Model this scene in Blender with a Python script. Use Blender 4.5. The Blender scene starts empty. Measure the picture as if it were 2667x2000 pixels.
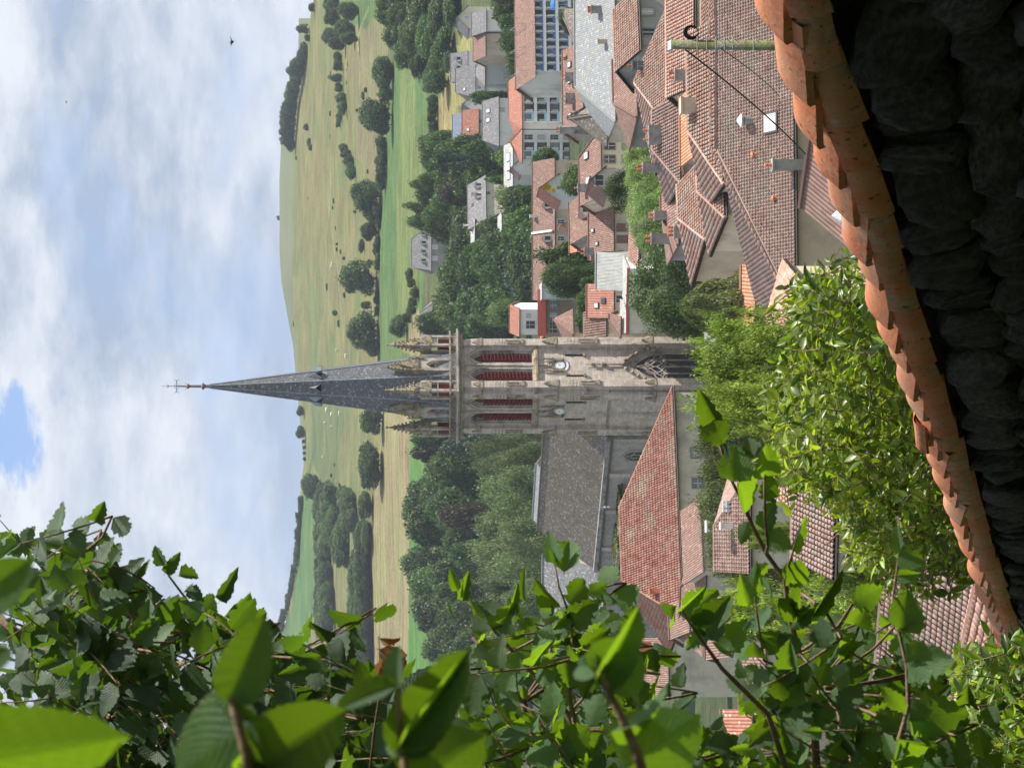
import bpy, math, random
import numpy as np
from mathutils import Vector, Matrix, Euler, noise
from mathutils.geometry import tessellate_polygon
R = math.radians
random.seed(11)
rng = np.random.default_rng(11)
sc = bpy.context.scene
col = sc.collection

# ------------------------------------------------------------------ camera
HAZE = 0.00008
F = 5930.0            # focal length in photograph pixels (2667 wide)
HZ = 1100.0           # the horizon's column in the photograph (which lies on its side)
PT = math.atan((1333.5 - HZ) / F)
FW = Vector((0, math.cos(PT), -math.sin(PT)))
UPV = Vector((0, math.sin(PT), math.cos(PT)))
RT = Vector((1, 0, 0))
cam = bpy.data.cameras.new("camera")
camo = bpy.data.objects.new("camera", cam)
col.objects.link(camo)
m = Matrix.Identity(4)
for i in range(3):
    m[i][0] = -UPV[i]
    m[i][1] = RT[i]
    m[i][2] = -FW[i]
camo.matrix_world = m
cam.sensor_fit = 'HORIZONTAL'
cam.sensor_width = 36
cam.lens = F / 2667.0 * 36
cam.clip_start = 0.1
cam.clip_end = 30000
cam.dof.use_dof = True
cam.dof.focus_distance = 32
cam.dof.aperture_fstop = 26
sc.camera = camo

# ------------------------------------------------------------------ sun and sky
SUN_AZ, SUN_EL = 79, 51
SD = Vector((math.sin(R(SUN_AZ)) * math.cos(R(SUN_EL)), math.cos(R(SUN_AZ)) * math.cos(R(SUN_EL)), math.sin(R(SUN_EL))))
sl = bpy.data.lights.new("sun", 'SUN')
sl.energy = 4.4
sl.angle = R(0.6)
sl.color = (1.0, 0.95, 0.87)
so = bpy.data.objects.new("sun", sl)
so.rotation_euler = SD.to_track_quat('Z', 'Y').to_euler()
so.location = (0, 0, 300)
col.objects.link(so)

world = bpy.data.worlds.new("World")
sc.world = world
world.use_nodes = True
wt = world.node_tree
wt.nodes.clear()


class G:
    """small node graph helper"""
    def __init__(s, nt): s.nt = nt
    def n(s, t, **kw):
        nd = s.nt.nodes.new(t)
        for k, v in kw.items():
            if k.startswith('i_'):
                key = k[2:]
                key = int(key) if key.isdigit() else key.replace('_', ' ')
                s.set(nd.inputs[key], v)
            else:
                setattr(nd, k, v)
        return nd
    def set(s, inp, v):
        if isinstance(v, bpy.types.NodeSocket): s.nt.links.new(v, inp)
        elif isinstance(v, bpy.types.Node): s.nt.links.new(v.outputs[0], inp)
        else:
            if inp.type == 'RGBA' and hasattr(v, '__len__') and len(v) == 3: v = (*v, 1)
            inp.default_value = v
    def m(s, op, a, b=0.0, c=None, clamp=False):
        nd = s.nt.nodes.new('ShaderNodeMath'); nd.operation = op; nd.use_clamp = clamp
        s.set(nd.inputs[0], a); s.set(nd.inputs[1], b)
        if c is not None: s.set(nd.inputs[2], c)
        return nd.outputs[0]
    def mix(s, f, a, b, blend='MIX'):
        nd = s.nt.nodes.new('ShaderNodeMix'); nd.data_type = 'RGBA'; nd.blend_type = blend
        s.set(nd.inputs[0], f); s.set(nd.inputs[6], a); s.set(nd.inputs[7], b)
        return nd.outputs[2]
    def mapr(s, v, a, b, c=0.0, d=1.0):
        nd = s.nt.nodes.new('ShaderNodeMapRange')
        for i, x in enumerate((v, a, b, c, d)): s.set(nd.inputs[i], x)
        return nd.outputs[0]
    def noise(s, vec, scale, detail=3, rough=.5, out=0):
        nd = s.n('ShaderNodeTexNoise')
        if vec is not None: s.set(nd.inputs['Vector'], vec)
        nd.inputs['Scale'].default_value = scale
        nd.inputs['Detail'].default_value = detail
        nd.inputs['Roughness'].default_value = rough
        return nd.outputs[out]
    def sep(s, v):
        nd = s.n('ShaderNodeSeparateXYZ'); s.set(nd.inputs[0], v); return nd.outputs
    def comb(s, x, y, z):
        nd = s.n('ShaderNodeCombineXYZ')
        for i, q in enumerate((x, y, z)): s.set(nd.inputs[i], q)
        return nd.outputs[0]


def ray0(X, Y): return (FW + RT * ((1000 - Y) / F) + UPV * ((1333.5 - X) / F)).normalized()


g = G(wt)
sky = g.n('ShaderNodeTexSky', sky_type='NISHITA', sun_disc=False, sun_elevation=R(SUN_EL), sun_rotation=R(SUN_AZ), altitude=800.0, air_density=1.0, dust_density=1.6, ozone_density=1.0)
tc = g.n('ShaderNodeTexCoord')
dx, dy, dz = g.sep(tc.outputs['Generated'])
pv = g.comb(g.m('MULTIPLY', dx, 1.0), dy, g.m('MULTIPLY', dz, 1.8))
warp = g.noise(pv, 9.0, 4, .6, out=1)
pw = g.n('ShaderNodeVectorMath', operation='MULTIPLY_ADD', i_0=warp, i_1=(.05, .05, .05)); g.set(pw.inputs[2], pv)
n1 = g.noise(pw.outputs[0], 7.5, 9, .58)
pb = g.n('ShaderNodeMapping'); g.set(pb.inputs[0], pv); pb.inputs['Scale'].default_value = (1, 1, 1.5); pb.inputs['Location'].default_value = (.3, .9, .2)
n2 = g.noise(pb.outputs[0], 8.0, 9, .60)
cover = g.mapr(n1, .34, .46, 0.45, 1.0)
cover = g.m('MAXIMUM', cover, g.mapr(dz, .02, .15, .93, .0))
n3 = g.noise(pb.outputs[0], 30.0, 6, .6)
shade = g.m('ADD', g.m('MULTIPLY', g.mapr(n2, .42, .58, 0.0, 1.0), .60), g.m('MULTIPLY', g.mapr(n1, .44, .60, 0.0, 1.0), .45), clamp=True)
shade = g.m('ADD', shade, g.mapr(n3, .35, .65, -.16, .16), clamp=True)
D0 = ray0(25, 1135)
gapd = g.n('ShaderNodeVectorMath', operation='DISTANCE', i_0=tc.outputs['Generated'], i_1=tuple(D0))
gap = g.mapr(g.m('ADD', gapd.outputs['Value'], g.mapr(n3, .3, .7, -.012, .012)), .012, .022, 0.0, 1.0)
cover = g.m('MULTIPLY', cover, gap)
cloudc = g.mix(shade, (2.95, 3.6, 4.65), (6.3, 6.65, 7.2))
skyc = g.mix(cover, g.mix(.75, sky.outputs[0], (2.7, 4.1, 7.2)), cloudc)
bg = g.n('ShaderNodeBackground', i_Color=skyc, i_Strength=0.08)
wo = g.n('ShaderNodeOutputWorld')
wt.links.new(bg.outputs[0], wo.inputs[0])

sc.view_settings.view_transform = 'Standard'
sc.view_settings.look = 'None'
sc.view_settings.exposure = 0.80
sc.view_settings.gamma = 1
sc.cycles.use_denoising = True
sc.cycles.max_bounces = 6
sc.cycles.diffuse_bounces = 3
sc.cycles.glossy_bounces = 2
sc.cycles.transmission_bounces = 4
sc.cycles.transparent_max_bounces = 4
sc.cycles.volume_bounces = 0
sc.cycles.use_adaptive_sampling = True
sc.cycles.adaptive_threshold = 0.02
sc.cycles.sample_clamp_indirect = 6


# ------------------------------------------------------------------ places
def ray(X, Y):
    return FW + RT * ((1000 - Y) / F) + UPV * ((1333.5 - X) / F)
def P(X, Y, d):
    """the place d metres ahead that is seen at photograph pixel X, Y"""
    r = ray(X, Y)
    return r * (d / r.y)
def proj(p):
    f = p.dot(FW)
    return 1333.5 - p.dot(UPV) / f * F, 1000 - p.x / f * F


# ------------------------------------------------------------------ mesh helpers
class MB:
    def __init__(s): s.v = []; s.f = []; s.uv = None
    def add(s, vs, fs):
        o = len(s.v); s.v.extend([tuple(q) for q in vs]); s.f.extend([tuple(i + o for i in f) for f in fs])
    def box(s, x0, x1, y0, y1, z0, z1, mp=None):
        vs = [(x, y, z) for z in (z0, z1) for y in (y0, y1) for x in (x0, x1)]
        if mp: vs = [mp(*q) for q in vs]
        s.add(vs, [(0, 2, 3, 1), (4, 5, 7, 6), (0, 1, 5, 4), (2, 6, 7, 3), (0, 4, 6, 2), (1, 3, 7, 5)])
    def prism(s, poly, off):
        """extrude polygon (3D points) by vector off"""
        n = len(poly); off = Vector(off)
        vs = [Vector(p) for p in poly]; vs += [p + off for p in vs]
        s.add(vs, [tuple(range(n)), tuple(range(2 * n - 1, n - 1, -1))] + [(i, i + n, (i + 1) % n + n, (i + 1) % n) for i in range(n)])
    def tube(s, pts, r0, r1=None, n=6, cap=True):
        r1 = r0 if r1 is None else r1
        pts = [Vector(p) for p in pts]; k = len(pts); rings = []
        for i, p in enumerate(pts):
            t = (pts[min(i + 1, k - 1)] - pts[max(i - 1, 0)]).normalized()
            a = t.orthogonal() if i == 0 else (pa - t * pa.dot(t))
            if a.length < 1e-6: a = t.orthogonal()
            a.normalize(); pa = a; b = t.cross(a)
            rr = r0[i] if hasattr(r0, '__len__') else r0 + (r1 - r0) * i / max(1, k - 1)
            rings += [p + (a * math.cos(q) + b * math.sin(q)) * rr for q in [2 * math.pi * j / n for j in range(n)]]
        fs = [(i * n + j, i * n + (j + 1) % n, (i + 1) * n + (j + 1) % n, (i + 1) * n + j) for i in range(k - 1) for j in range(n)]
        if cap: fs += [tuple(range(n - 1, -1, -1)), tuple(range((k - 1) * n, k * n))]
        s.add(rings, fs)
    def lathe(s, c, prof, n=8, rot=0.0):
        c = Vector(c); vs = []
        for r, z in prof:
            vs += [c + Vector((r * math.cos(rot + 2 * math.pi * j / n), r * math.sin(rot + 2 * math.pi * j / n), z)) for j in range(n)]
        k = len(prof)
        fs = [(i * n + j, i * n + (j + 1) % n, (i + 1) * n + (j + 1) % n, (i + 1) * n + j) for i in range(k - 1) for j in range(n)]
        fs += [tuple(range(n - 1, -1, -1)), tuple(range((k - 1) * n, k * n))]
        s.add(vs, fs)
    def holed(s, outer, holes, mp):
        """flat polygon with holes; 2-D points mapped by mp(a, b)"""
        loops = [[Vector((a, b, 0)) for a, b in lp] for lp in [outer] + holes]
        flat = [q for lp in loops for q in lp]
        tr = tessellate_polygon(loops)
        s.add([mp(q.x, q.y, 0) for q in flat], [tuple(t) for t in tr])
    def build(s, name, mat, parent=None, smooth=False, link=True):
        me = bpy.data.meshes.new(name)
        me.from_pydata(s.v, [], s.f)
        if smooth: me.shade_smooth()
        if mat: me.materials.append(mat)
        return put(name, me, parent)


def put(name, me, parent=None, mw=None):
    o = bpy.data.objects.new(name, me)
    col.objects.link(o)
    if parent is not None: o.parent = parent
    if mw is not None: o.matrix_local = mw
    return o


def fastmesh(name, V, Fc, mat, smooth=False, uv=None):
    """V (n,3) floats, Fc (m,k) ints"""
    me = bpy.data.meshes.new(name)
    V = np.asarray(V, np.float32); Fc = np.asarray(Fc, np.int32)
    m_, k = Fc.shape
    me.vertices.add(len(V)); me.vertices.foreach_set('co', V.ravel())
    me.loops.add(m_ * k); me.loops.foreach_set('vertex_index', Fc.ravel())
    me.polygons.add(m_)
    me.polygons.foreach_set('loop_start', np.arange(0, m_ * k, k, dtype=np.int32))
    if smooth: me.polygons.foreach_set('use_smooth', np.ones(m_, bool))
    if uv is not None:
        u = me.uv_layers.new(name='uv'); u.data.foreach_set('uv', np.asarray(uv, np.float32)[Fc.ravel()].ravel())
    if mat: me.materials.append(mat)
    me.update(calc_edges=True)
    return me


def tag(o, label=None, cat=None, group=None, kind=None):
    if label: o['label'] = label
    if cat: o['category'] = cat
    if group: o['group'] = group
    if kind: o['kind'] = kind
    return o


def thing(name, label, cat, loc=(0, 0, 0), rz=0.0, group=None):
    o = bpy.data.objects.new(name, None)
    o.empty_display_size = .5
    col.objects.link(o)
    o.location = loc; o.rotation_euler = (0, 0, rz)
    return tag(o, label, cat, group)


# ------------------------------------------------------------------ materials
def newmat(name):
    mt = bpy.data.materials.new(name); mt.use_nodes = True
    nt = mt.node_tree; nt.nodes.clear()
    gg = G(nt)
    out = gg.n('ShaderNodeOutputMaterial')
    return mt, gg, out


def pm(name, c1, c2=None, scale=1.0, rough=.8, spec=.25, bump=0.0, bscale=None, island=0.0, detail=4, metal=0.0, lo=.35, hi=.65, stain=None, sscale=.15, coords='Object', stretch=None):
    mt, g, out = newmat(name)
    tc = g.n('ShaderNodeTexCoord').outputs[coords]
    if stretch:
        mp = g.n('ShaderNodeMapping'); g.set(mp.inputs[0], tc); mp.inputs['Scale'].default_value = stretch; tc = mp.outputs[0]
    c = c1
    if c2 is not None:
        c = g.mix(g.mapr(g.noise(tc, scale, detail, .6), lo, hi), c1, c2)
    if stain is not None:
        c = g.mix(g.mapr(g.noise(tc, sscale, 5, .65), .5, .68), c, stain)
    if island:
        gi = g.n('ShaderNodeNewGeometry').outputs['Random Per Island']
        oi = g.n('ShaderNodeObjectInfo').outputs['Random']
        f = g.m('FRACT', g.m('ADD', gi, oi))
        hs = g.n('ShaderNodeHueSaturation')
        g.set(hs.inputs['Color'], c)
        g.set(hs.inputs['Value'], g.mapr(f, 0, 1, 1 - island, 1 + island))
        g.set(hs.inputs['Hue'], g.mapr(g.m('FRACT', g.m('MULTIPLY', f, 7.7)), 0, 1, .5 - island * .03, .5 + island * .03))
        c = hs.outputs[0]
    b = g.n('ShaderNodeBsdfPrincipled', i_Base_Color=c, i_Roughness=rough, i_Metallic=metal)
    b.inputs['Specular IOR Level'].default_value = spec
    if bump:
        bp = g.n('ShaderNodeBump', i_Height=g.noise(tc, bscale or scale * 3, 5, .6), i_Strength=bump)
        bp.inputs['Distance'].default_value = .05
        g.set(b.inputs['Normal'], bp)
    g.set(out.inputs[0], b)
    return mt


def roofmat(name, c1, c2, c3, tw=.22, tl=.34, moss=(.30, .28, .18), mossamt=.6, bump=1.0, gap=.45):
    """roof seen from afar: rows of tiles from uv in metres"""
    mt, g, out = newmat(name)
    uv = g.n('ShaderNodeUVMap').outputs[0]
    u, v, _ = g.sep(uv)
    cu = g.m('DIVIDE', u, tw); cv = g.m('DIVIDE', v, tl)
    fu = g.m('FRACT', cu); fv = g.m('FRACT', cv)
    wn = g.n('ShaderNodeTexWhiteNoise', noise_dimensions='2D')
    g.set(wn.inputs['Vector'], g.comb(g.m('FLOOR', cu), g.m('FLOOR', cv), 0))
    c = g.mix(wn.outputs['Value'], c1, c2)
    c = g.mix(g.m('GREATER_THAN', g.m('FRACT', g.m('MULTIPLY', wn.outputs['Value'], 13.7)), .93), c, c3)
    big = g.noise(uv, .35, 5, .65)
    c = g.mix(g.m('MULTIPLY', g.mapr(big, .48, .66), mossamt), c, moss)
    hump = g.m('SINE', g.m('MULTIPLY', fu, math.pi))
    h = g.m('SUBTRACT', g.m('MULTIPLY', hump, .06), g.m('MULTIPLY', fv, .03))
    c = g.mix(g.mapr(hump, .15, .5, gap, 0.0), c, (.03, .022, .018), 'MIX')
    b = g.n('ShaderNodeBsdfPrincipled', i_Base_Color=c, i_Roughness=.85)
    b.inputs['Specular IOR Level'].default_value = .2
    bp = g.n('ShaderNodeBump', i_Height=h, i_Strength=bump); bp.inputs['Distance'].default_value = 1.0
    g.set(b.inputs['Normal'], bp)
    g.set(out.inputs[0], b)
    return mt


def brickmat(name, c1, c2, mortar, bw=.55, bh=.3, ms=.012, rough=.9, stain=None, bump=.6, extra=None):
    mt, g, out = newmat(name)
    o = g.n('ShaderNodeTexCoord').outputs['Object']
    x, y, z = g.sep(o)
    v = g.comb(g.m('ADD', x, y), z, 0.0)
    br = g.n('ShaderNodeTexBrick')
    g.set(br.inputs['Vector'], v)
    g.set(br.inputs['Color1'], c1); g.set(br.inputs['Color2'], c2); g.set(br.inputs['Mortar'], mortar)
    br.inputs['Scale'].default_value = 1.0
    br.inputs['Mortar Size'].default_value = ms
    br.inputs['Brick Width'].default_value = bw
    br.inputs['Row Height'].default_value = bh
    br.offset = .5
    c = g.mix(.28, br.outputs['Color'], g.mix(g.mapr(g.noise(o, .5, 6, .7), .35, .65), (.26, .235, .21), (.60, .53, .46)), 'MIX')
    if stain is not None:
        sv = g.n('ShaderNodeMapping'); g.set(sv.inputs[0], o); sv.inputs['Scale'].default_value = (1, 1, .22)
        c = g.mix(g.m('MULTIPLY', g.mapr(g.noise(sv.outputs[0], .9, 6, .7), .52, .7), .6), c, stain)
    b = g.n('ShaderNodeBsdfPrincipled', i_Base_Color=c, i_Roughness=rough)
    b.inputs['Specular IOR Level'].default_value = .2
    bp = g.n('ShaderNodeBump', i_Height=g.m('ADD', g.m('MULTIPLY', br.outputs['Fac'], -.6), g.m('MULTIPLY', g.noise(o, 7, 4, .6), .5)), i_Strength=bump)
    bp.inputs['Distance'].default_value = .04
    g.set(b.inputs['Normal'], bp)
    g.set(out.inputs[0], b)
    return mt


def leafmat(name, c1, c2, tr, mixt=.45, spec=.3, rough=.5, vein=False, island=.25, nscale=6.5, objv=.25):
    mt, g, out = newmat(name)
    gi = g.n('ShaderNodeNewGeometry').outputs['Random Per Island']
    oi = g.n('ShaderNodeObjectInfo').outputs['Random']
    f = g.m('FRACT', g.m('ADD', gi, g.m('MULTIPLY', oi, 3.7)))
    tc = g.n('ShaderNodeTexCoord').outputs['Object']
    nz = g.mapr(g.noise(tc, nscale, 3, .5), .38, .62)
    c = g.mix(g.m('ADD', g.m('MULTIPLY', f, .5), g.m('MULTIPLY', nz, .5)), c1, c2)
    hs = g.n('ShaderNodeHueSaturation'); g.set(hs.inputs['Color'], c)
    g.set(hs.inputs['Value'], g.m('MULTIPLY', g.mapr(f, 0, 1, 1 - island, 1 + island), g.mapr(oi, 0, 1, 1 - objv, 1 + objv)))
    g.set(hs.inputs['Hue'], g.mapr(g.m('FRACT', g.m('MULTIPLY', oi, 5.3)), 0, 1, .485, .515))
    c = hs.outputs[0]
    trc = g.mix(1.0, c, tr, 'MULTIPLY')
    b = g.n('ShaderNodeBsdfPrincipled', i_Base_Color=c, i_Roughness=rough)
    b.inputs['Specular IOR Level'].default_value = spec
    if vein:
        u, v, _ = g.sep(g.n('ShaderNodeUVMap').outputs[0])
        av = g.m('ABSOLUTE', u)
        ph = g.m('SUBTRACT', g.m('MULTIPLY', v, 8.0), g.m('MULTIPLY', av, 5.0))
        w = g.m('ABSOLUTE', g.m('SUBTRACT', g.m('FRACT', ph), .5))
        side = g.mapr(w, .40, .5, 0, 1)
        mid = g.mapr(av, .0, .05, 1, 0)
        vv = g.m('MAXIMUM', side, mid)
        fine = g.noise(g.n('ShaderNodeUVMap').outputs[0], 26, 3, .6)
        bp = g.n('ShaderNodeBump', i_Height=g.m('ADD', g.m('MULTIPLY', w, -1.0), g.m('MULTIPLY', fine, 1.2)), i_Strength=.4)
        bp.inputs['Distance'].default_value = .004
        g.set(b.inputs['Normal'], bp)
        c2_ = g.mix(g.m('MULTIPLY', vv, .5), c, (.15, .23, .08))
        g.set(b.inputs['Base Color'], c2_)
        trc = g.mix(g.m('MULTIPLY', vv, .7), tr, (tr[0] * .45, tr[1] * .55, tr[2] * .5))
        spot = g.m('MULTIPLY', g.mapr(g.noise(tc, 3.3, 3, .6), .66, .70), g.m('GREATER_THAN', f, .35))
        c2_ = g.mix(spot, c2_, (.16, .09, .03)); g.set(b.inputs['Base Color'], c2_)
        trc = g.mix(spot, trc, (.12, .06, .01))
        trc = g.mix(g.m('MULTIPLY', g.mapr(fine, .35, .7), .35), trc, (tr[0] * .6, tr[1] * .7, tr[2] * .6))
        hs2 = g.n('ShaderNodeHueSaturation'); g.set(hs2.inputs['Color'], trc); g.set(hs2.inputs['Value'], g.mapr(f, 0, 1, .65, 1.15)); trc = hs2.outputs[0]
    t = g.n('ShaderNodeBsdfTranslucent', i_Color=trc)
    mx = g.n('ShaderNodeMixShader', i_0=mixt)
    g.set(mx.inputs[1], b); g.set(mx.inputs[2], t)
    g.set(out.inputs[0], mx)
    return mt


M = {}
M['stone'] = brickmat('ashlar stone', (.47, .395, .33), (.70, .61, .53), (.40, .355, .31), bw=.62, bh=.36, ms=.014, stain=(.14, .13, .11))
M['stone_lich'] = pm('lichened carved stone', (.42, .37, .30), (.13, .11, .07), 1.6, stain=(.34, .25, .08), sscale=1.2, bump=.6, bscale=6)
M['stone_plain'] = pm('dressed stone', (.50, .45, .39), (.34, .30, .26), .9, bump=.3, bscale=8, stain=(.16, .15, .13), sscale=.4)
M['rubble'] = brickmat('rubble wall', (.30, .28, .26), (.50, .46, .41), (.46, .42, .36), bw=.38, bh=.22, ms=.03, stain=(.13, .12, .11))
M['slate'] = roofmat('spire slate', (.12, .125, .135), (.205, .21, .22), (.32, .33, .34), .24, .20, mossamt=.3, moss=(.13, .14, .14), bump=.2, gap=.15)
M['lauze'] = roofmat('old stone slate', (.15, .125, .10), (.25, .22, .185), (.36, .34, .31), .26, .22, mossamt=.55, moss=(.13, .115, .08), bump=.35, gap=.2)
M['lauze_mid'] = roofmat('choir stone slate', (.20, .20, .20), (.33, .33, .33), (.48, .48, .47), .26, .22, mossamt=.5, moss=(.2, .19, .15), bump=.35, gap=.2)
M['lauze_light'] = roofmat('pale stone slate', (.25, .26, .265), (.34, .35, .35), (.44, .445, .44), .26, .22, mossamt=.4, moss=(.30, .29, .22), bump=.4, gap=.15)
M['redtile'] = roofmat('red tiles', (.36, .14, .095), (.48, .215, .15), (.58, .36, .27), .24, .34, mossamt=.5, moss=(.33, .24, .16), bump=1.0, gap=.4)
M['browntile'] = roofmat('brown tiles', (.235, .135, .108), (.335, .21, .17), (.42, .28, .22), .24, .34, mossamt=.45, moss=(.20, .17, .13), bump=1.0, gap=.4)
M['orangetile'] = roofmat('orange tiles', (.50, .20, .11), (.60, .30, .18), (.50, .38, .30), .24, .34, mossamt=.4, moss=(.32, .22, .14), bump=1.0, gap=.35)
M['greytile'] = roofmat('grey tiles', (.17, .165, .17), (.26, .25, .25), (.34, .33, .33), .3, .34, mossamt=.4, moss=(.16, .15, .14), bump=.4, gap=.15)
M['fibre'] = roofmat('fibre cement sheets', (.42, .42, .40), (.50, .50, .47), (.36, .36, .34), .18, 1.2, mossamt=.6, moss=(.26, .27, .24), bump=.6, gap=.25)
M['tile'] = pm('clay roof tile', (.36, .205, .15), (.48, .32, .25), 1.6, island=.16, bump=.3, bscale=20, stain=(.40, .34, .28), sscale=.8)
M['tile_pink'] = pm('pink clay roof tile', (.50, .26, .19), (.64, .40, .31), 2.2, island=.15, bump=.3, bscale=20, stain=(.48, .40, .32), sscale=.8)
M['tile_red'] = pm('red clay roof tile', (.34, .14, .10), (.45, .24, .18), .9, island=.2, bump=.3, bscale=20, stain=(.42, .34, .24), sscale=.3)
M['tile_dark'] = pm('brown clay roof tile', (.29, .185, .15), (.40, .28, .235), 1.1, island=.13, bump=.3, bscale=20, stain=(.30, .25, .20), sscale=.7)
M['under'] = pm('roof underlay', (.035, .025, .02))
M['cream'] = pm('cream render', (.74, .68, .56), (.68, .62, .50), .5, bump=.1, bscale=12, stain=(.46, .41, .34), sscale=.3)
M['beige'] = pm('beige render', (.60, .50, .385), (.55, .455, .35), .4, bump=.1, bscale=12, stain=(.42, .34, .26), sscale=.3)
M['white'] = pm('white render', (.86, .83, .77), (.82, .79, .73), .4, stain=(.6, .59, .57), sscale=.2)
M['palegrey'] = pm('pale grey render', (.60, .62, .62), (.55, .57, .57), .4)
M['greywall'] = pm('grey old render', (.40, .38, .35), (.30, .285, .265), .5, stain=(.2, .19, .18), sscale=.3, bump=.3)
M['timber'] = pm('brown boarding', (.30, .21, .16), (.36, .26, .2), .5, stretch=(3, 3, .3))
M['redpaint'] = pm('red painted metal', (.62, .13, .10), rough=.4)
M['concrete'] = pm('weathered concrete', (.40, .385, .36), (.24, .23, .215), 1.2, bump=.4, stain=(.14, .13, .12), sscale=.8)
M['pot'] = pm('chimney pot clay', (.52, .17, .09), (.62, .25, .14), 3, island=.2)
M['glass'] = pm('window glass', (.05, .06, .07), rough=.12, spec=.8)
M['glasslight'] = pm('skylight glass', (.62, .66, .68), rough=.25, spec=.8)
M['glassmid'] = pm('sky lit glass', (.22, .26, .30), rough=.15, spec=.8)
M['curtain'] = pm('net curtain', (.55, .54, .50), (.42, .41, .38), 4)
M['frame'] = pm('white frame', (.76, .75, .73), rough=.5)
M['greyframe'] = pm('grey stone surround', (.30, .295, .29), (.24, .235, .23), 2)
M['brownshut'] = pm('brown shutter', (.30, .20, .16), (.26, .17, .14), 2)
M['blueshut'] = pm('blue shutter', (.13, .19, .42), (.10, .15, .34), 2)
M['bluerail'] = pm('blue balcony panel', (.10, .17, .38), rough=.4)
M['lightblue'] = pm('light blue balcony panel', (.40, .62, .76), rough=.4)
M['whitepaint'] = pm('white paint', (.80, .80, .79), rough=.5)
M['louvre'] = pm('oxblood louvre', (.25, .055, .052), (.18, .04, .04), 1.5, rough=.5)
M['dark'] = pm('dark interior', (.012, .012, .014))
M['zinc'] = pm('zinc sheet', (.26, .29, .33), (.34, .37, .41), .8, rough=.5, metal=.2)
M['gutter'] = pm('gutter metal', (.14, .12, .11), rough=.4, metal=.5)
M['iron'] = pm('wrought iron', (.06, .05, .07), rough=.5, metal=.6)
M['lead'] = pm('lead finial', (.20, .17, .18), (.28, .25, .27), 3, rough=.5)
M['cable'] = pm('black cable', (.012, .012, .014), rough=.6)
M['asphalt'] = pm('street asphalt', (.20, .20, .21), (.26, .26, .26), .6)
M['pole'] = pm('mossy pole', (.13, .14, .045), (.22, .22, .11), 5, lo=.4, hi=.6, stain=(.30, .29, .25), sscale=3, bump=.6, bscale=30)
M['galv'] = pm('galvanised steel', (.42, .42, .42), rough=.4, metal=.7)
M['bark'] = pm('grey brown bark', (.10, .08, .06), (.17, .14, .11), 3, bump=.5, stretch=(3, 3, .6))
M['twig'] = pm('hazel twig bark', (.16, .10, .06), (.26, .18, .11), 30, rough=.6, bump=.3, bscale=90)
M['clock'] = pm('clock enamel', (.78, .82, .84), rough=.3)
M['clockmark'] = pm('clock black', (.02, .02, .03))
M['cow'] = pm('cream cattle hide', (.66, .60, .48))
M['bird'] = pm('dark plumage', (.03, .03, .03))
# coping tiles and dark wall stones close to the camera
mt, g, out = newmat('coping tile clay')
tc = g.n('ShaderNodeTexCoord').outputs['Object']
oi = g.n('ShaderNodeObjectInfo').outputs['Random']
oc = g.n('ShaderNodeMapping'); g.set(oc.inputs[0], tc); g.set(oc.inputs[1], g.comb(g.m('MULTIPLY', oi, 31.0), g.m('MULTIPLY', oi, 17.0), 0.0)); oc = oc.outputs[0]
c = g.mix(g.mapr(g.noise(oc, 7, 5, .65), .35, .65), (.60, .175, .068), (.66, .28, .145))
c = g.mix(g.m('MULTIPLY', g.mapr(oi, .2, 1.0, 0, .5), g.mapr(g.noise(oc, 3.0, 2), .4, .6)), c, (.50, .33, .20))
fr = g.m('FRACT', g.m('MULTIPLY', oi, 9.1))
gm = g.m('MULTIPLY', g.mapr(g.noise(oc, 9, 9, .75), .46, .60), g.mapr(fr, .35, .8, .12, .95))
c = g.mix(gm, c, g.mix(g.mapr(g.noise(oc, 24, 5, .7), .4, .6), (.54, .40, .32), (.30, .22, .18)))
c = g.mix(g.mapr(g.noise(oc, 38, 4, .65), .61, .68), c, (.08, .05, .035))
b = g.n('ShaderNodeBsdfPrincipled', i_Base_Color=c, i_Roughness=.85); b.inputs['Specular IOR Level'].default_value = .2
bp = g.n('ShaderNodeBump', i_Height=g.noise(oc, 38, 6, .7), i_Strength=.7); bp.inputs['Distance'].default_value = .006
g.set(b.inputs['Normal'], bp); g.set(out.inputs[0], b)
M['coping'] = mt
mt, g, out = newmat('dark basalt rubble')
tc = g.n('ShaderNodeTexCoord').outputs['Object']
oi = g.n('ShaderNodeObjectInfo').outputs['Random']
c = g.mix(g.mapr(g.noise(tc, 9, 6, .65), .38, .62), (.035, .036, .034), (.15, .15, .135))
c = g.mix(g.mapr(oi, 0, 1, 0, .5), c, (.05, .053, .056))
c = g.mix(g.m('MULTIPLY', g.mapr(g.noise(tc, 5, 6, .7), .52, .64), .8), c, (.065, .07, .022))
c = g.mix(g.mapr(g.noise(tc, 30, 4, .7), .66, .74), c, (.15, .15, .13))
b = g.n('ShaderNodeBsdfPrincipled', i_Base_Color=c, i_Roughness=.95); b.inputs['Specular IOR Level'].default_value = .15
bp = g.n('ShaderNodeBump', i_Height=g.m('ADD', g.noise(tc, 6, 9, .75), g.m('MULTIPLY', g.noise(tc, 30, 5, .7), .4)), i_Strength=1.0); bp.inputs['Distance'].default_value = .03
g.set(b.inputs['Normal'], bp); g.set(out.inputs[0], b)
M['basalt'] = mt
M['mortar'] = pm('dark wall core', (.02, .02, .018), (.035, .035, .028), 8, bump=1, bscale=25)

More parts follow.
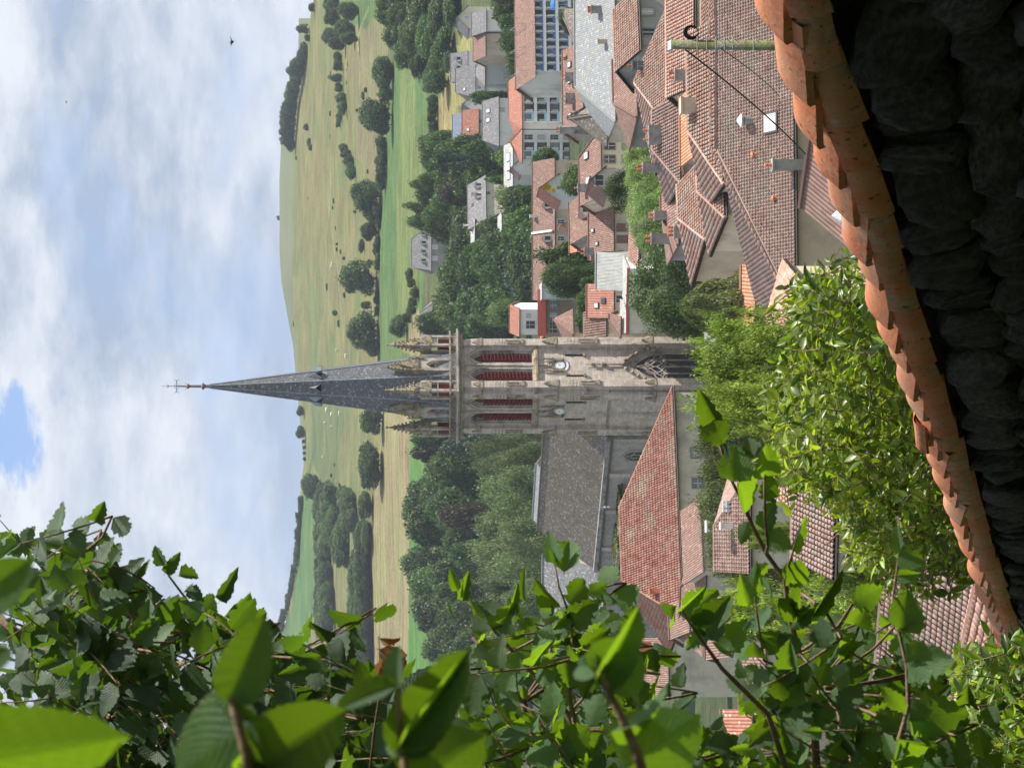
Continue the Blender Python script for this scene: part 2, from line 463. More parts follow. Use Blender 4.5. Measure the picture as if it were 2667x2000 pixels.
L = {}
L['dark'] = leafmat('dark green foliage', (.026, .054, .022), (.112, .168, .060), (1.4, 1.6, .7), .35)
L['mid'] = leafmat('mid green foliage', (.038, .082, .026), (.13, .20, .06), (1.4, 1.6, .7), .35)
L['light'] = leafmat('light green foliage', (.16, .23, .085), (.32, .40, .18), (1.2, 1.4, .7), .35, nscale=6)
L['grey'] = leafmat('grey green foliage', (.09, .13, .06), (.24, .30, .14), (1.1, 1.2, .8), .3)
L['blue'] = leafmat('blue green needles', (.045, .075, .055), (.09, .13, .10), (1, 1.1, .8), .2)
L['copper'] = leafmat('dull purple brown foliage', (.050, .045, .030), (.085, .075, .048), (1.2, 1.1, .7), .3)
L['gold'] = leafmat('yellow green conifer sprays', (.10, .17, .032), (.42, .52, .11), (1.2, 1.3, .5), .4, nscale=9)
L['hedge'] = leafmat('olive cypress foliage', (.085, .115, .035), (.19, .22, .075), (1.2, 1.2, .6), .25)
L['shiny'] = leafmat('shiny climber leaf', (.045, .115, .03), (.34, .45, .07), (1.7, 1.7, .5), .48, spec=.5, rough=.35, nscale=.8, island=.4)
L['hazel'] = leafmat('hazel leaf', (.036, .085, .030), (.085, .155, .060), (.31, .52, .014), .45, spec=.3, rough=.5, vein=True, island=.35)
L['street'] = leafmat('street tree foliage', (.050, .085, .030), (.12, .17, .07), (1.3, 1.4, .7), .3, nscale=4)
L['hazel_shaded'] = leafmat('hazel leaf shaded green', (.034, .078, .028), (.062, .12, .05), (.16, .30, .012), .38, spec=.5, rough=.45, vein=True)  # hazel leaf again, with the cluster's shade put into colour and translucency
L['dead'] = leafmat('dry brown leaf', (.30, .17, .08), (.42, .27, .14), (.30, .14, .05), .3, vein=True)

M['mossroof'] = pm('mossy flat roof', (.10, .10, .035), (.20, .17, .06), 1.2)
M['slateblue'] = roofmat('slate blue sheets', (.16, .19, .25), (.20, .23, .29), (.24, .27, .32), .5, .4, mossamt=.2, bump=.2, gap=.1)
M['redbrown'] = roofmat('red brown sheets', (.36, .16, .12), (.42, .20, .15), (.46, .28, .22), .33, .4, mossamt=.3, bump=.8, gap=.35)
M['redflat'] = roofmat('red sheet roof', (.52, .13, .11), (.56, .16, .13), (.56, .2, .16), .5, 2.0, mossamt=.2, bump=.2, gap=.1)
M['slateclad'] = pm('slate hung chimney', (.09, .09, .10), (.14, .14, .15), 3)

# ------------------------------------------------------------------ terrain
TD = np.array([-400, 0, 5, 15, 25, 60, 100, 150, 200, 300, 450, 540, 620, 700, 750, 800, 850, 1020, 1080, 1250, 1400, 1580, 1700, 1900, 2200, 2600, 4000])
TZ = np.array([3, -1.8, -2.2, -5.6, -10, -22, -32.5, -35.5, -38, -39.6, -38, -34, -29, -21, -14, -5.4, 1.4, 17, 24.6, 42, 59, 80, 96, 128, 185, 230, 260.])
RY = np.array([-4000, -400, 0, 130, 250, 375, 830, 900, 1050, 1180, 1290, 1460, 1586, 1704, 1850, 2000, 2400, 6000])
RX = np.array([950, 835, 815, 793, 773, 762, 766, 777, 786, 792, 781, 767, 742, 708, 670, 640, 600, 600.])
DD = np.linspace(800, 2400, 400)
XL = 1100 - np.interp(DD, TD, TZ) / DD * F      # picture column of the slope at each distance


def ridge_d(Y):
    xr = np.interp(Y, RY, RX)
    return np.interp(-xr, -XL, DD)


def tz(x, y):
    x = np.asarray(x, float); y = np.asarray(y, float)
    z = np.interp(y, TD, TZ)
    Y = 1000 - F * x / np.maximum(y, 1)
    dr = ridge_d(Y)
    over = np.maximum(y - dr, 0)
    zr = np.interp(np.minimum(y, dr), TD, TZ)
    z = np.where(y > 800, zr - over * .10, z)
    amp = np.clip((y - 780) / 150, 0, 1)
    z = z + amp * (np.sin(x * .021 + y * .008) * .7 + np.sin(x * .05 - y * .031) * .35)
    return z


def tzs(x, y): return float(tz(x, y))


def hill_d(X):
    return float(np.interp(-X, -XL, DD))


def inpoly(px, py, poly):
    r = np.zeros(px.shape, bool); n = len(poly); j = n - 1
    for i in range(n):
        xi, yi = poly[i]; xj, yj = poly[j]
        c = ((yi > py) != (yj > py)) & (px < (xj - xi) * (py - yi) / (yj - yi + 1e-9) + xi)
        r ^= c; j = i
    return r


def vnoise(x, y, s, seed=0):
    r = np.random.default_rng(seed); T = r.random((64, 64))
    x = x / s; y = y / s
    xi = np.floor(x).astype(int); yi = np.floor(y).astype(int); fx = x - xi; fy = y - yi
    fx = fx * fx * (3 - 2 * fx); fy = fy * fy * (3 - 2 * fy)
    a = T[xi % 64, yi % 64]; b = T[(xi + 1) % 64, yi % 64]; c = T[xi % 64, (yi + 1) % 64]; d = T[(xi + 1) % 64, (yi + 1) % 64]
    return (a * (1 - fx) + b * fx) * (1 - fy) + (c * (1 - fx) + d * fx) * fy


us = np.concatenate([np.linspace(-1.4, -.20, 26)[:-1], np.linspace(-.20, .20, 440), np.linspace(.20, 1.4, 26)[1:]])
ds = np.concatenate([np.linspace(-60, 40, 26), np.linspace(44, 780, 60)[:-1], np.linspace(780, 1760, 230), np.linspace(1780, 2400, 20)[1:], np.linspace(2500, 4000, 8)])
U, D_ = np.meshgrid(us, ds)
GX = U * (np.abs(D_) + 40); GY = D_
GZ = tz(GX, GY)
V = np.stack([GX, GY, GZ], -1).reshape(-1, 3)
nc, nr = len(us), len(ds)
ii = (np.arange(nr - 1)[:, None] * nc + np.arange(nc - 1)[None, :]).ravel()
Fc = np.stack([ii, ii + 1, ii + nc + 1, ii + nc], -1)
# field colours (what grows there)
PY = 1000 - F * GX / np.maximum(GY, 1); PX = 1100 - F * GZ / np.maximum(GY, 1)
wob = (vnoise(GX, GY, 40, 1) - .5) * 14
px = PX + wob; py = PY + wob
colr = np.zeros(GX.shape + (3,)); st = np.zeros(GX.shape)
colr[:] = (.060, .075, .035)
far = GY > 640
def setc(mask, c, s=0.0):
    colr[mask] = c; st[mask] = s
setc(far & (GY > 690), (.085, .10, .042))
DRY = (.150, .142, .060); DRY2 = (.158, .146, .074); GRN = (.085, .135, .045); STB = (.20, .175, .088); OLV = (.10, .125, .052)
hillm = far & (PX < 1010)
setc(hillm, DRY, .3)
k_ = vnoise(GX, GY, 55, 5) + .5 * vnoise(GX, GY, 17, 6)
setc(hillm & (k_ > .88) & (PX < 940), (.125, .14, .056), .3)
setc(hillm & inpoly(px, py, [(905, -200), (935, 420), (1005, 480), (1015, -200)]), DRY2, .15)
setc(far & inpoly(px, py, [(1022, 130), (1003, 380), (985, 600), (985, 1010), (1080, 1010), (1100, 700), (1110, 400), (1125, 290), (1180, 240), (1150, 150), (1050, 60)]), GRN, .5)
setc(far & inpoly(px, py, [(1045, 150), (1030, 500), (1035, 900), (1075, 900), (1095, 400), (1085, 190)]), (.125, .155, .052), .5)
setc(far & inpoly(px, py, [(888, -60), (868, 60), (890, 75), (960, 70), (1010, 0), (1010, -60)]), GRN)
setc(far & inpoly(px, py, [(1130, 290), (1138, 380), (1190, 350), (1260, 60), (1225, 20), (1160, 220)]), (.22, .20, .085), .4)
setc(far & inpoly(px, py, [(1085, 800), (1050, 920), (1090, 930), (1100, 830)]), STB, .4)
setc(far & inpoly(PX + wob * .3, py, [(1000, 1090), (976, 1270), (962, 1460), (957, 1600), (962, 1670), (975, 2100), (1070, 2100), (1064, 1560), (1065, 1440), (1068, 1270), (1085, 1080), (1070, 1000), (1020, 1000)]), STB, 1.0)
setc(far & inpoly(px, py, [(1072, 1080), (1066, 1600), (1064, 2200), (1110, 2200), (1120, 1080)]), (.075, .155, .038), .1)
setc(far & inpoly(px, py, [(812, 1000), (815, 1200), (845, 1280), (900, 1300), (930, 1190), (905, 1080), (880, 960)]), OLV, .3)
setc(far & inpoly(px, py, [(900, 1090), (880, 1180), (890, 1330), (955, 1420), (985, 1200), (960, 1090)]), (.135, .14, .06), .4)
setc(far & inpoly(px, py, [(800, 1262), (790, 1330), (775, 1480), (740, 1640), (712, 1760), (690, 2100), (780, 2100), (800, 1800), (820, 1500), (830, 1300)]), (.08, .135, .046), .15)
# worn tracks across the meadow
for line, w, cc in [([(862, 450), (858, 560), (870, 640), (880, 700), (888, 800), (897, 905), (905, 980)], 1.5, (.20, .18, .095)),
                    ([(846, 560), (850, 700), (842, 770), (836, 850), (832, 905), (829, 960)], 2.0, (.15, .16, .07)),
                    ([(962, 20), (945, 60), (930, 105), (935, 140)], 1.8, (.22, .20, .11)),
                    ([(864, 330), (866, 480), (858, 600)], 1.6, (.14, .14, .065)),
                    ([(852, 905), (853, 1100), (862, 1200)], 1.8, (.12, .13, .06)),
                    ([(815, 1060), (822, 1160), (806, 1230)], 3.0, (.085, .10, .05)),
                    ([(957, 140), (963, 400), (960, 640), (967, 900)], 2.0, (.16, .14, .07))]:
    for a, b_ in zip(line[:-1], line[1:]):
        a = np.array(a, float); b_ = np.array(b_, float); ab = b_ - a
        t = np.clip(((PX - a[0]) * ab[0] + (PY - a[1]) * ab[1]) / (ab @ ab), 0, 1)
        dist = np.hypot(PX - a[0] - t * ab[0], PY - a[1] - t * ab[1]) + (vnoise(GX, GY, 12, 9) - .5) * 1.5
        mk = far & (dist < w)
        colr[mk] = cc
me = fastmesh('ground', V, Fc, None, smooth=True)
ca = me.color_attributes.new('field', 'FLOAT_COLOR', 'POINT')
ca.data.foreach_set('color', np.concatenate([colr, st[..., None]], -1).astype(np.float32).ravel())
mt, g, out = newmat('meadows and ground')
at = g.n('ShaderNodeAttribute', attribute_name='field')
o = g.n('ShaderNodeTexCoord').outputs['Object']
mp = g.n('ShaderNodeMapping'); g.set(mp.inputs[0], o); mp.inputs['Scale'].default_value = (.05, .28, .3)
a = g.noise(mp.outputs[0], 1.0, 6, .65)
b_ = g.noise(o, .55, 5, .7)
mp2 = g.n('ShaderNodeMapping'); g.set(mp2.inputs[0], o); mp2.inputs['Scale'].default_value = (.012, .10, .1)
w_ = g.noise(mp2.outputs[0], 1.0, 3, .6)
sx, sy, sz = g.sep(o)
row = g.m('SINE', g.m('ADD', g.m('MULTIPLY', sy, 1.05), g.m('MULTIPLY', w_, 20.0)))
row = g.m('MULTIPLY', row, at.outputs['Alpha'])
f = g.m('ADD', g.m('MULTIPLY', g.mapr(a, .3, .7, -.5, .5), .75), g.m('MULTIPLY', g.mapr(b_, .3, .7, -.5, .5), .6))
f = g.m('ADD', f, g.mapr(g.noise(o, .03, 5, .65), .3, .7, -.22, .22))
f = g.m('ADD', f, g.m('MULTIPLY', row, .13))
hs = g.n('ShaderNodeHueSaturation'); g.set(hs.inputs['Color'], at.outputs['Color'])
g.set(hs.inputs['Value'], g.m('ADD', 1.0, f)); g.set(hs.inputs['Hue'], g.mapr(g.noise(o, .025, 6, .7), .35, .65, .53, .48))
bs = g.n('ShaderNodeBsdfPrincipled', i_Base_Color=hs.outputs[0], i_Roughness=.95); bs.inputs['Specular IOR Level'].default_value = .1
bp = g.n('ShaderNodeBump', i_Height=g.m('ADD', b_, g.m('MULTIPLY', a, 2.0)), i_Strength=.5); bp.inputs['Distance'].default_value = .6
g.set(bs.inputs['Normal'], bp); g.set(out.inputs[0], bs)
me.materials.append(mt)
tag(put('ground', me), kind='structure')

# the further ridge behind the first crest
us2 = np.linspace(-.16, .16, 200); ds2 = np.concatenate([np.linspace(1850, 2300, 20), np.linspace(2330, 3400, 8)])
U, D_ = np.meshgrid(us2, ds2)
BY = np.array([-2000, 200, 330, 400, 470, 660, 735, 830, 900, 1500, 4000]); BX = np.array([820, 790, 749, 747, 744, 744.5, 749, 765, 778, 830, 840.])
Yq = 1000 - F * U
zc = (1100 - np.interp(Yq, BY, BX)) / F * 2300
hz = np.where(D_ <= 2300, zc * (1 - ((2300 - D_) / 450) ** 2 * .25), zc - (D_ - 2300) * .12)
V = np.stack([U * D_, D_, hz], -1).reshape(-1, 3)
nc, nr = len(us2), len(ds2)
ii = (np.arange(nr - 1)[:, None] * nc + np.arange(nc - 1)[None, :]).ravel()
me = fastmesh('far_hill', V, np.stack([ii, ii + 1, ii + nc + 1, ii + nc], -1), pm('far meadow', (.10, .13, .06), (.14, .145, .075), .02, detail=8), smooth=True)
tag(put('far_hill', me), kind='structure')
q = MB(); q.box(-8500, 8500, -8500, 8500, -61, -60)
tag(q.build('valley_plain', pm('valley plain', (.10, .12, .05), (.16, .16, .08), .01)), kind='structure')


# ------------------------------------------------------------------ foliage
def leafcloud(pts, nrm, size, jitter=.8, aspect=1.6, seed=0, droop=0.0):
    r = np.random.default_rng(seed); n = len(pts)
    nn = nrm + r.normal(size=(n, 3)) * jitter
    nn /= np.linalg.norm(nn, axis=1)[:, None] + 1e-9
    h = r.normal(size=(n, 3)); h[:, 2] -= droop
    t = h - nn * np.sum(h * nn, 1)[:, None]; t /= np.linalg.norm(t, axis=1)[:, None] + 1e-9
    b = np.cross(nn, t)
    s = size * r.uniform(.6, 1.35, (n, 1))
    p = pts
    v = np.stack([p - t * s * .5 * aspect, p + b * s * .5 + nn * s * .12, p + t * s * .5 * aspect, p - b * s * .5 + nn * s * .12], 1)
    return v.reshape(-1, 3), np.arange(n * 4).reshape(n, 4)


def sphere_pts(n, r):
    v = r.normal(size=(n, 3)); return v / np.linalg.norm(v, axis=1)[:, None]


def crown_broad(n, size, seed, lobes=26, flat=.9, z0=.1, rl=(.12, .21), taper=0.0, ragged=.12, mat=None):
    r = np.random.default_rng(seed)
    c = sphere_pts(lobes, r) * (r.uniform(.45, 1, (lobes, 1)) ** .6)
    rad = r.uniform(*rl, lobes)
    C = np.zeros((lobes, 3)); H = 1 - z0
    hh_ = np.clip(.5 + c[:, 2] * .5, 0, 1)
    C[:, 2] = z0 + rad * .8 + hh_ * (H - rad * 1.75)
    sh = 1 - taper * (C[:, 2] - z0) / H
    # full at the skirt, widest a little below the middle
    fat = np.sqrt(np.clip(1 - ((hh_ - .4) / .64) ** 2, .05, 1)) / np.sqrt(np.clip(1 - c[:, 2] ** 2, .06, 1))
    sh = sh * np.clip(fat, .8, 1.9)
    C[:, 0] = c[:, 0] * (.5 - rad) * sh; C[:, 1] = c[:, 1] * (.5 - rad) * sh
    q_ = np.hypot(C[:, 0], C[:, 1]); lim = .5 - rad; C[:, :2] *= np.minimum(1, lim / np.maximum(q_, 1e-6))[:, None]
    k = r.choice(lobes, n, p=(rad ** 2) / np.sum(rad ** 2))
    d = sphere_pts(n, r)
    rr = rad[k][:, None] * (1 + r.normal(size=(n, 1)) * ragged)
    p = C[k] + d * rr * np.array([1, 1, flat])
    keep = np.ones(n, bool)
    for j in range(lobes):
        dd = np.linalg.norm((p - C[j]) / np.array([1, 1, flat]), axis=1)
        keep &= ~((dd < rad[j] * .6) & (k != j))
    keep &= p[:, 2] > .02
    p = p[keep]; d = d[keep]
    ax_, ay_ = 1 + .25 * r.random(), 1 - .2 * r.random()
    p = p * np.array([ax_, ay_, 1])
    V, Fc = leafcloud(p, d, size, .6, seed=seed)
    return V, Fc


def crown_cone(n, size, seed, droop=.5, z0=.05, pw=.9, tiers=16):
    r = np.random.default_rng(seed)
    h = r.random(n) ** 1.3; tier = np.floor(h * tiers) / tiers
    h = tier + (h - tier) * .8
    a = r.uniform(0, 2 * np.pi, n)
    nb = 9
    lob = .72 + .28 * np.abs(np.sin(a * nb / 2 + tier * 40))
    rr = .5 * (1 - h) ** pw * lob * (r.random(n) ** .25)
    p = np.stack([rr * np.cos(a), rr * np.sin(a), z0 + h * (1 - z0) - rr * .25 * droop], 1)
    nrm = np.stack([np.cos(a), np.sin(a), np.full(n, .9)], 1)
    return leafcloud(p, nrm, size, .5, 2.2, seed, droop)


def crown_column(n, size, seed):
    r = np.random.default_rng(seed)
    h = r.random(n); a = r.uniform(0, 2 * np.pi, n)
    prof = np.sin(np.clip(h * .94 + .06, 0, 1) ** .75 * np.pi) ** .45
    lob = .84 + .16 * np.sin(a * 5 + h * 9) * np.sin(a * 3 - h * 17 + 1)
    rr = .5 * prof * lob * (1 - .12 * r.random(n))
    p = np.stack([rr * np.cos(a), rr * np.sin(a), h], 1)
    nrm = np.stack([np.cos(a), np.sin(a), np.full(n, .5)], 1)
    return leafcloud(p, nrm, size, .55, 2.0, seed, -1.2)


def crown_willow(n, size, seed):
    r = np.random.default_rng(seed)
    V, Fc = crown_broad(n // 3, size, seed, 22, .8, .35, (.13, .2))
    p0 = V.reshape(-1, 4, 3).mean(1)
    k = r.integers(0, len(p0), n)
    L_ = r.random(n) ** 1.2 * .45
    p = p0[k].copy(); p[:, 2] -= L_; p[:, :2] *= (1 + L_[:, None] * .15)
    p = p[p[:, 2] > .02]
    nrm = p * np.array([1, 1, .2]); nrm /= np.linalg.norm(nrm, axis=1)[:, None] + 1e-9
    V2, F2 = leafcloud(p, nrm, size, .7, 2.4, seed + 1, 3.0)
    return V2, F2


PROTO = {}
def proto(key, VF):
    PROTO[key] = VF
for i in range(5): proto(('broad', i), crown_broad(11000, .034, 20 + i, 24 + 5 * i, z0=.02, rl=(.08, .22), ragged=.16))
for i in range(3): proto(('bush', i), crown_broad(4500, .05, 40 + i, 15, z0=.0, rl=(.10, .26), ragged=.2))
for i in range(2): proto(('tall', i), crown_broad(10000, .034, 50 + i, 34, z0=.04, rl=(.08, .17), taper=.35, ragged=.25))
for i in range(2): proto(('cone', i), crown_cone(6000, .035, 60 + i))
for i in range(2): proto(('willow', i), crown_willow(8000, .022, 70 + i))
for i in range(3): proto(('fine', i), crown_broad(30000, .016, 80 + i, 64, z0=.04, rl=(.07, .16), ragged=.2))
for i in range(2): proto(('pale', i), crown_broad(20000, .015, 90 + i, 70, z0=.06, rl=(.05, .13), ragged=.3))
proto(('column', 0), crown_column(20000, .017, 95))
MESHC = {}
def crownmesh(kind, i, mat):
    k = (kind, i, mat)
    if k not in MESHC:
        V, Fc = PROTO[(kind, i)]
        MESHC[k] = fastmesh('crown', V, Fc, L[mat])
    return MESHC[k]
q = MB()
q.tube([(0, 0, -.02), (.01, 0, .15), (-.01, .01, .35), (0, 0, .6)], [.03, .022, .016, .008], n=6)
for a in range(5):
    t = a * 1.3
    q.tube([(0, 0, .2 + .06 * a), (.12 * math.cos(t), .12 * math.sin(t), .36 + .06 * a), (.24 * math.cos(t), .24 * math.sin(t), .5 + .06 * a)], [.014, .009, .004], n=4)
me_trunk = bpy.data.meshes.new('trunk'); me_trunk.from_pydata(q.v, [], q.f); me_trunk.materials.append(M['bark'])
NP = {'broad': 5, 'bush': 3, 'tall': 2, 'cone': 2, 'willow': 2, 'fine': 3, 'pale': 2, 'column': 1}


def tree(Xtop, Y, wpx, d=None, Xbase=None, kind='broad', mat='dark', label=None, group=None, name=None, cat=None, h=None, i=None, zb=None, dep=1.0):
    if d is None: d = hill_d(Xbase)
    top = P(Xtop, Y, d)
    zg = tzs(top.x, d) if zb is None else zb
    if zb is None and d > 700:
        dr = float(ridge_d(np.array(Y)))
        if d > dr: d = dr; top = P(Xtop, Y, d); zg = tzs(top.x, d)
    zg -= .3
    if h is None: h = max(top.z - zg, 1.0)
    w = wpx / F * d * (1.12 if kind in ('broad', 'bush') else 1)
    t = thing(name or ('bush' if kind == 'bush' else 'tree'), label, cat or ('bush' if kind == 'bush' else 'tree'), (top.x, top.y, top.z - h), random.uniform(0, 6.28), group)
    i = random.randrange(NP[kind]) if i is None else i
    c = put('crown', crownmesh(kind, i, mat), t); c.scale = (w, w * dep, h)
    k = put('trunk', me_trunk, t); k.scale = (w * .8, w * .8, h)
    if kind == 'column': k.scale = (w * .6, w * .6, h * .6)
    return t

# ------------------------------------------------------------------ trees on the hill
HG = 'hedgerow bushes on the far hill'
def many(lst, kind, mat, label, group, **kw):
    for (X, Y, w, Xb) in lst:
        tree(X, Y, w, Xbase=Xb, kind=kind, mat=mat, label=label, group=group, **kw)
many([(836, 10, 46, 886), (838, 45, 44, 890), (860, 78, 48, 925), (872, 30, 46, 935), (832, 95, 40, 885), (850, 112, 40, 905), (836, -15, 44, 880), (880, 100, 34, 935)], 'broad', 'dark', 'dark tree in the clump on the right-hand meadow slope', 'tree clump on the right meadow slope')
many([(864, 150, 30, 895), (862, 172, 24, 900), (868, 228, 30, 897), (866, 255, 26, 905), (872, 280, 34, 906), (870, 305, 22, 893), (872, 325, 16, 888)], 'bush', 'dark', 'dark bush in the broken hedgerow across the right meadow', HG)
tree(852, 203, 24, Xbase=900, kind='tall', mat='blue', label='small pointed conifer in the hedgerow across the right meadow')
tree(962, 190, 84, Xbase=1022, kind='broad', mat='dark', label='round dark tree above the green field, nearest the right-hand wood')
tree(928, 300, 84, Xbase=1020, kind='broad', mat='dark', label='tall ragged tree above the green field, second from the right-hand wood', i=1)
tree(958, 325, 44, Xbase=1018, kind='bush', mat='dark', label='low bush at the foot of the ragged tree above the green field')
tree(972, 245, 36, Xbase=1022, kind='bush', mat='mid', label='low bush between the two trees above the right end of the green field')
many([(972, 372, 34, 1003), (976, 395, 36, 1003), (968, 425, 46, 1003), (974, 450, 36, 1003)], 'bush', 'dark', 'bush in the thick hedge along the top of the green field', 'hedge along the top of the green field')
many([(880, 398, 34, 914), (886, 420, 34, 920), (892, 446, 36, 925), (878, 385, 22, 905)], 'bush', 'dark', 'bush in the thicket on the open meadow slope', 'thicket on the open meadow slope')
many([(786, 332, 15, 802), (796, 372, 22, 808), (800, 384, 18, 812)], 'bush', 'dark', 'small lone bush high on the dry meadow', 'lone bushes high on the meadow')
many([(858, 357, 12, 864), (882, 310, 18, 890), (938, 250, 18, 946), (945, 235, 14, 952), (768, 412, 12, 772)], 'bush', 'dark', 'tiny scrub bush dotted on the meadow', 'scrub dotted on the meadow')
tree(904, 512, 88, Xbase=988, kind='broad', mat='dark', label='broad dark tree at the hedge above the middle of the green field')
tree(936, 560, 50, Xbase=987, kind='bush', mat='dark', label='bush on the left of the broad tree above the green field')
tree(934, 602, 52, Xbase=986, kind='broad', mat='dark', label='smaller round tree in the hedge, third group from the right')
tree(930, 640, 34, Xbase=946, kind='bush', mat='dark', label='lone dark oval bush on the meadow above the hedge')
tree(966, 655, 30, Xbase=988, kind='bush', mat='dark', label='low hedge bush between two big hillside trees')
tree(877, 724, 104, Xbase=985, kind='broad', mat='dark', label='largest round tree above the green field, in the middle of the slope', i=2)
tree(934, 795, 22, Xbase=968, kind='bush', mat='dark', label='small upright bush between the two largest hillside trees')
tree(893, 862, 104, Xbase=988, kind='broad', mat='dark', label='big round hillside tree just right of the church spire', i=3)
tree(938, 905, 50, Xbase=990, kind='bush', mat='dark', label='bush half behind the spire beside the big round tree')
tree(862, 815, 14, Xbase=875, kind='bush', mat='dark', label='tiny bush by the track right of the spire')
tree(1007, 850, 56, Xbase=1062, kind='broad', mat='dark', label='lone round tree low in the green field by the roof with one dormer')
many([(1050, 715, 26, 1078), (1056, 738, 28, 1085), (1060, 762, 30, 1092), (1058, 785, 26, 1088), (1040, 828, 24, 1075), (1052, 806, 24, 1085)], 'bush', 'dark', 'bush in the hedge along the foot of the green field', 'hedge at the foot of the green field')
many([(1104, 262, 24, 1140), (1108, 284, 26, 1143), (1106, 306, 26, 1143), (1110, 328, 26, 1143), (1108, 348, 24, 1140)], 'bush', 'dark', 'bush in the clipped hedge between green field and yellow strip', 'hedge between green field and yellow strip')
many([(972, 462, 30, 1003), (968, 478, 32, 1000), (966, 548, 34, 992), (970, 575, 34, 990), (972, 628, 30, 990), (974, 672, 28, 990), (966, 640, 24, 990), (970, 690, 30, 990), (972, 812, 26, 990), (968, 780, 28, 990), (974, 765, 26, 990)], 'bush', 'dark', 'low bush filling the hedgerow between the big trees above the green field', 'hedgerow between the big hillside trees')
r_ = random.Random(77)
for k in range(28):
    Y_ = r_.uniform(140, 900); X_ = r_.choice([r_.uniform(800, 960), 905 - (Y_ - 140) * .02 + r_.uniform(-10, 10), 868 + (Y_ - 300) * .03 + r_.uniform(-6, 6)])
    tree(X_ - r_.uniform(4, 9), Y_, r_.uniform(6, 16), Xbase=X_, kind='bush', mat=r_.choice(['dark', 'mid']), label='little tuft of scrub on the dry meadow', group='tufts of scrub on the dry meadow')
# left hill
tree(928, 1212, 122, Xbase=997, kind='broad', mat='dark', label='wide dark tree on the upper edge of the stubble field, left of the spire')
tree(928, 1316, 66, Xbase=976, kind='broad', mat='dark', label='smaller dark tree on the upper edge of the stubble field')
tree(932, 1098, 84, Xbase=1000, kind='broad', mat='dark', label='dark tree showing past the left side of the spire')
tree(778, 1266, 62, Xbase=835, kind='broad', mat='dark', label='round tree standing on the skyline at the head of the left wood')
many([(884, 1276, 16, 896), (880, 1264, 12, 890), (896, 1292, 18, 906), (858, 1238, 10, 864), (868, 1210, 10, 873)], 'bush', 'dark', 'tiny bush on the pasture beside the left wood', 'scrub on the left pasture')
r_ = random.Random(5)
for k in range(120):
    t_ = (k % 40) / 39
    Yc = 1290 + t_ * 560 + r_.uniform(-10, 10)
    lo = 812 + 0.02 * (Yc - 1290) if Yc < 1560 else 818
    row_ = k // 26
    Xt = lo + row_ * (45 if Yc > 1380 else 22) + r_.uniform(-8, 8)
    Xb = Xt + r_.uniform(45, 55)
    if Xb > 968: Xb = 968; Xt = min(Xt, 918)
    tree(Xt, Yc, r_.uniform(52, 80), Xbase=Xb, kind='broad', mat=r_.choice(['dark', 'dark', 'mid', 'dark']), label='tree in the mixed wood covering the left hillside', group='wood on the left hillside')
tree(935, 1395, 90, Xbase=972, kind='broad', mat='mid', label='paler tree at the lower edge of the left hillside wood')
# skyline trees
for Y, X in [(128, 783), (140, 776), (152, 772), (166, 756), (180, 745), (192, 758), (206, 757), (220, 750), (236, 746), (252, 742), (268, 738), (284, 733), (298, 730), (312, 733), (326, 728), (340, 726), (354, 736), (366, 730), (378, 745)]:
    tree(X - 6, Y, 34, Xbase=float(np.interp(Y, RY, RX)) + 6, kind='broad', mat='dark', label='dark tree in the dense line along the right skyline', group='dense tree line on the right skyline')
tree(768, 76, 30, Xbase=806, kind='broad', mat='dark', label='lone tree on the skyline near the right edge, with a bare stem')
tree(800, 20, 22, Xbase=818, kind='bush', mat='dark', label='bush on the skyline at the right edge of the picture')
tree(790, 100, 18, Xbase=806, kind='bush', mat='dark', label='low bush on the skyline beside the lone right-hand tree')
far_base = 749
for (X, Y, w, lab) in [(718, 568, 14, 'tiny round-headed tree leaning on the distant crest'), (732, 556, 16, 'bush below the leaning tree on the distant crest'), (738, 534, 12, 'small bush on the distant crest, right of the leaning tree'), (742, 502, 18, 'dark bush on the distant crest, rightmost of three'), (740, 743, 14, 'small bush on the distant crest towards the spire')]:
    p = P(X, Y, 2290); zc_ = (1100 - float(np.interp(Y, BY, BX))) / F * 2290
    tree(X, Y, w, d=2290, kind='broad', mat='dark', label=lab, zb=zc_ - 1.5)
tree(762, 843, 12, Xbase=768, kind='bush', mat='dark', label='small bush where the skyline dips right of the spire')
tree(770, 1070, 26, Xbase=793, kind='broad', mat='dark', label='skyline tree just left of the spire, nearest to it')
tree(768, 1125, 32, Xbase=794, kind='broad', mat='dark', label='skyline tree left of the spire, second from it')
many([(784, 1150, 8, 794), (785, 1165, 8, 795), (786, 1180, 8, 795), (786, 1195, 8, 795)], 'bush', 'dark', 'low scrub along the skyline left of the spire', 'skyline scrub left of the spire')
r_ = random.Random(9)
for k in range(40):
    Y = 1300 + k * 14
    xr = float(np.interp(Y, RY, RX))
    tree(xr - r_.uniform(4, 12) - (3 if Y > 1580 else 0), Y, r_.uniform(18, 28), Xbase=xr + 9, kind='bush', mat='dark', label='bush in the dark band along the left skyline', group='dark band of scrub on the left skyline')
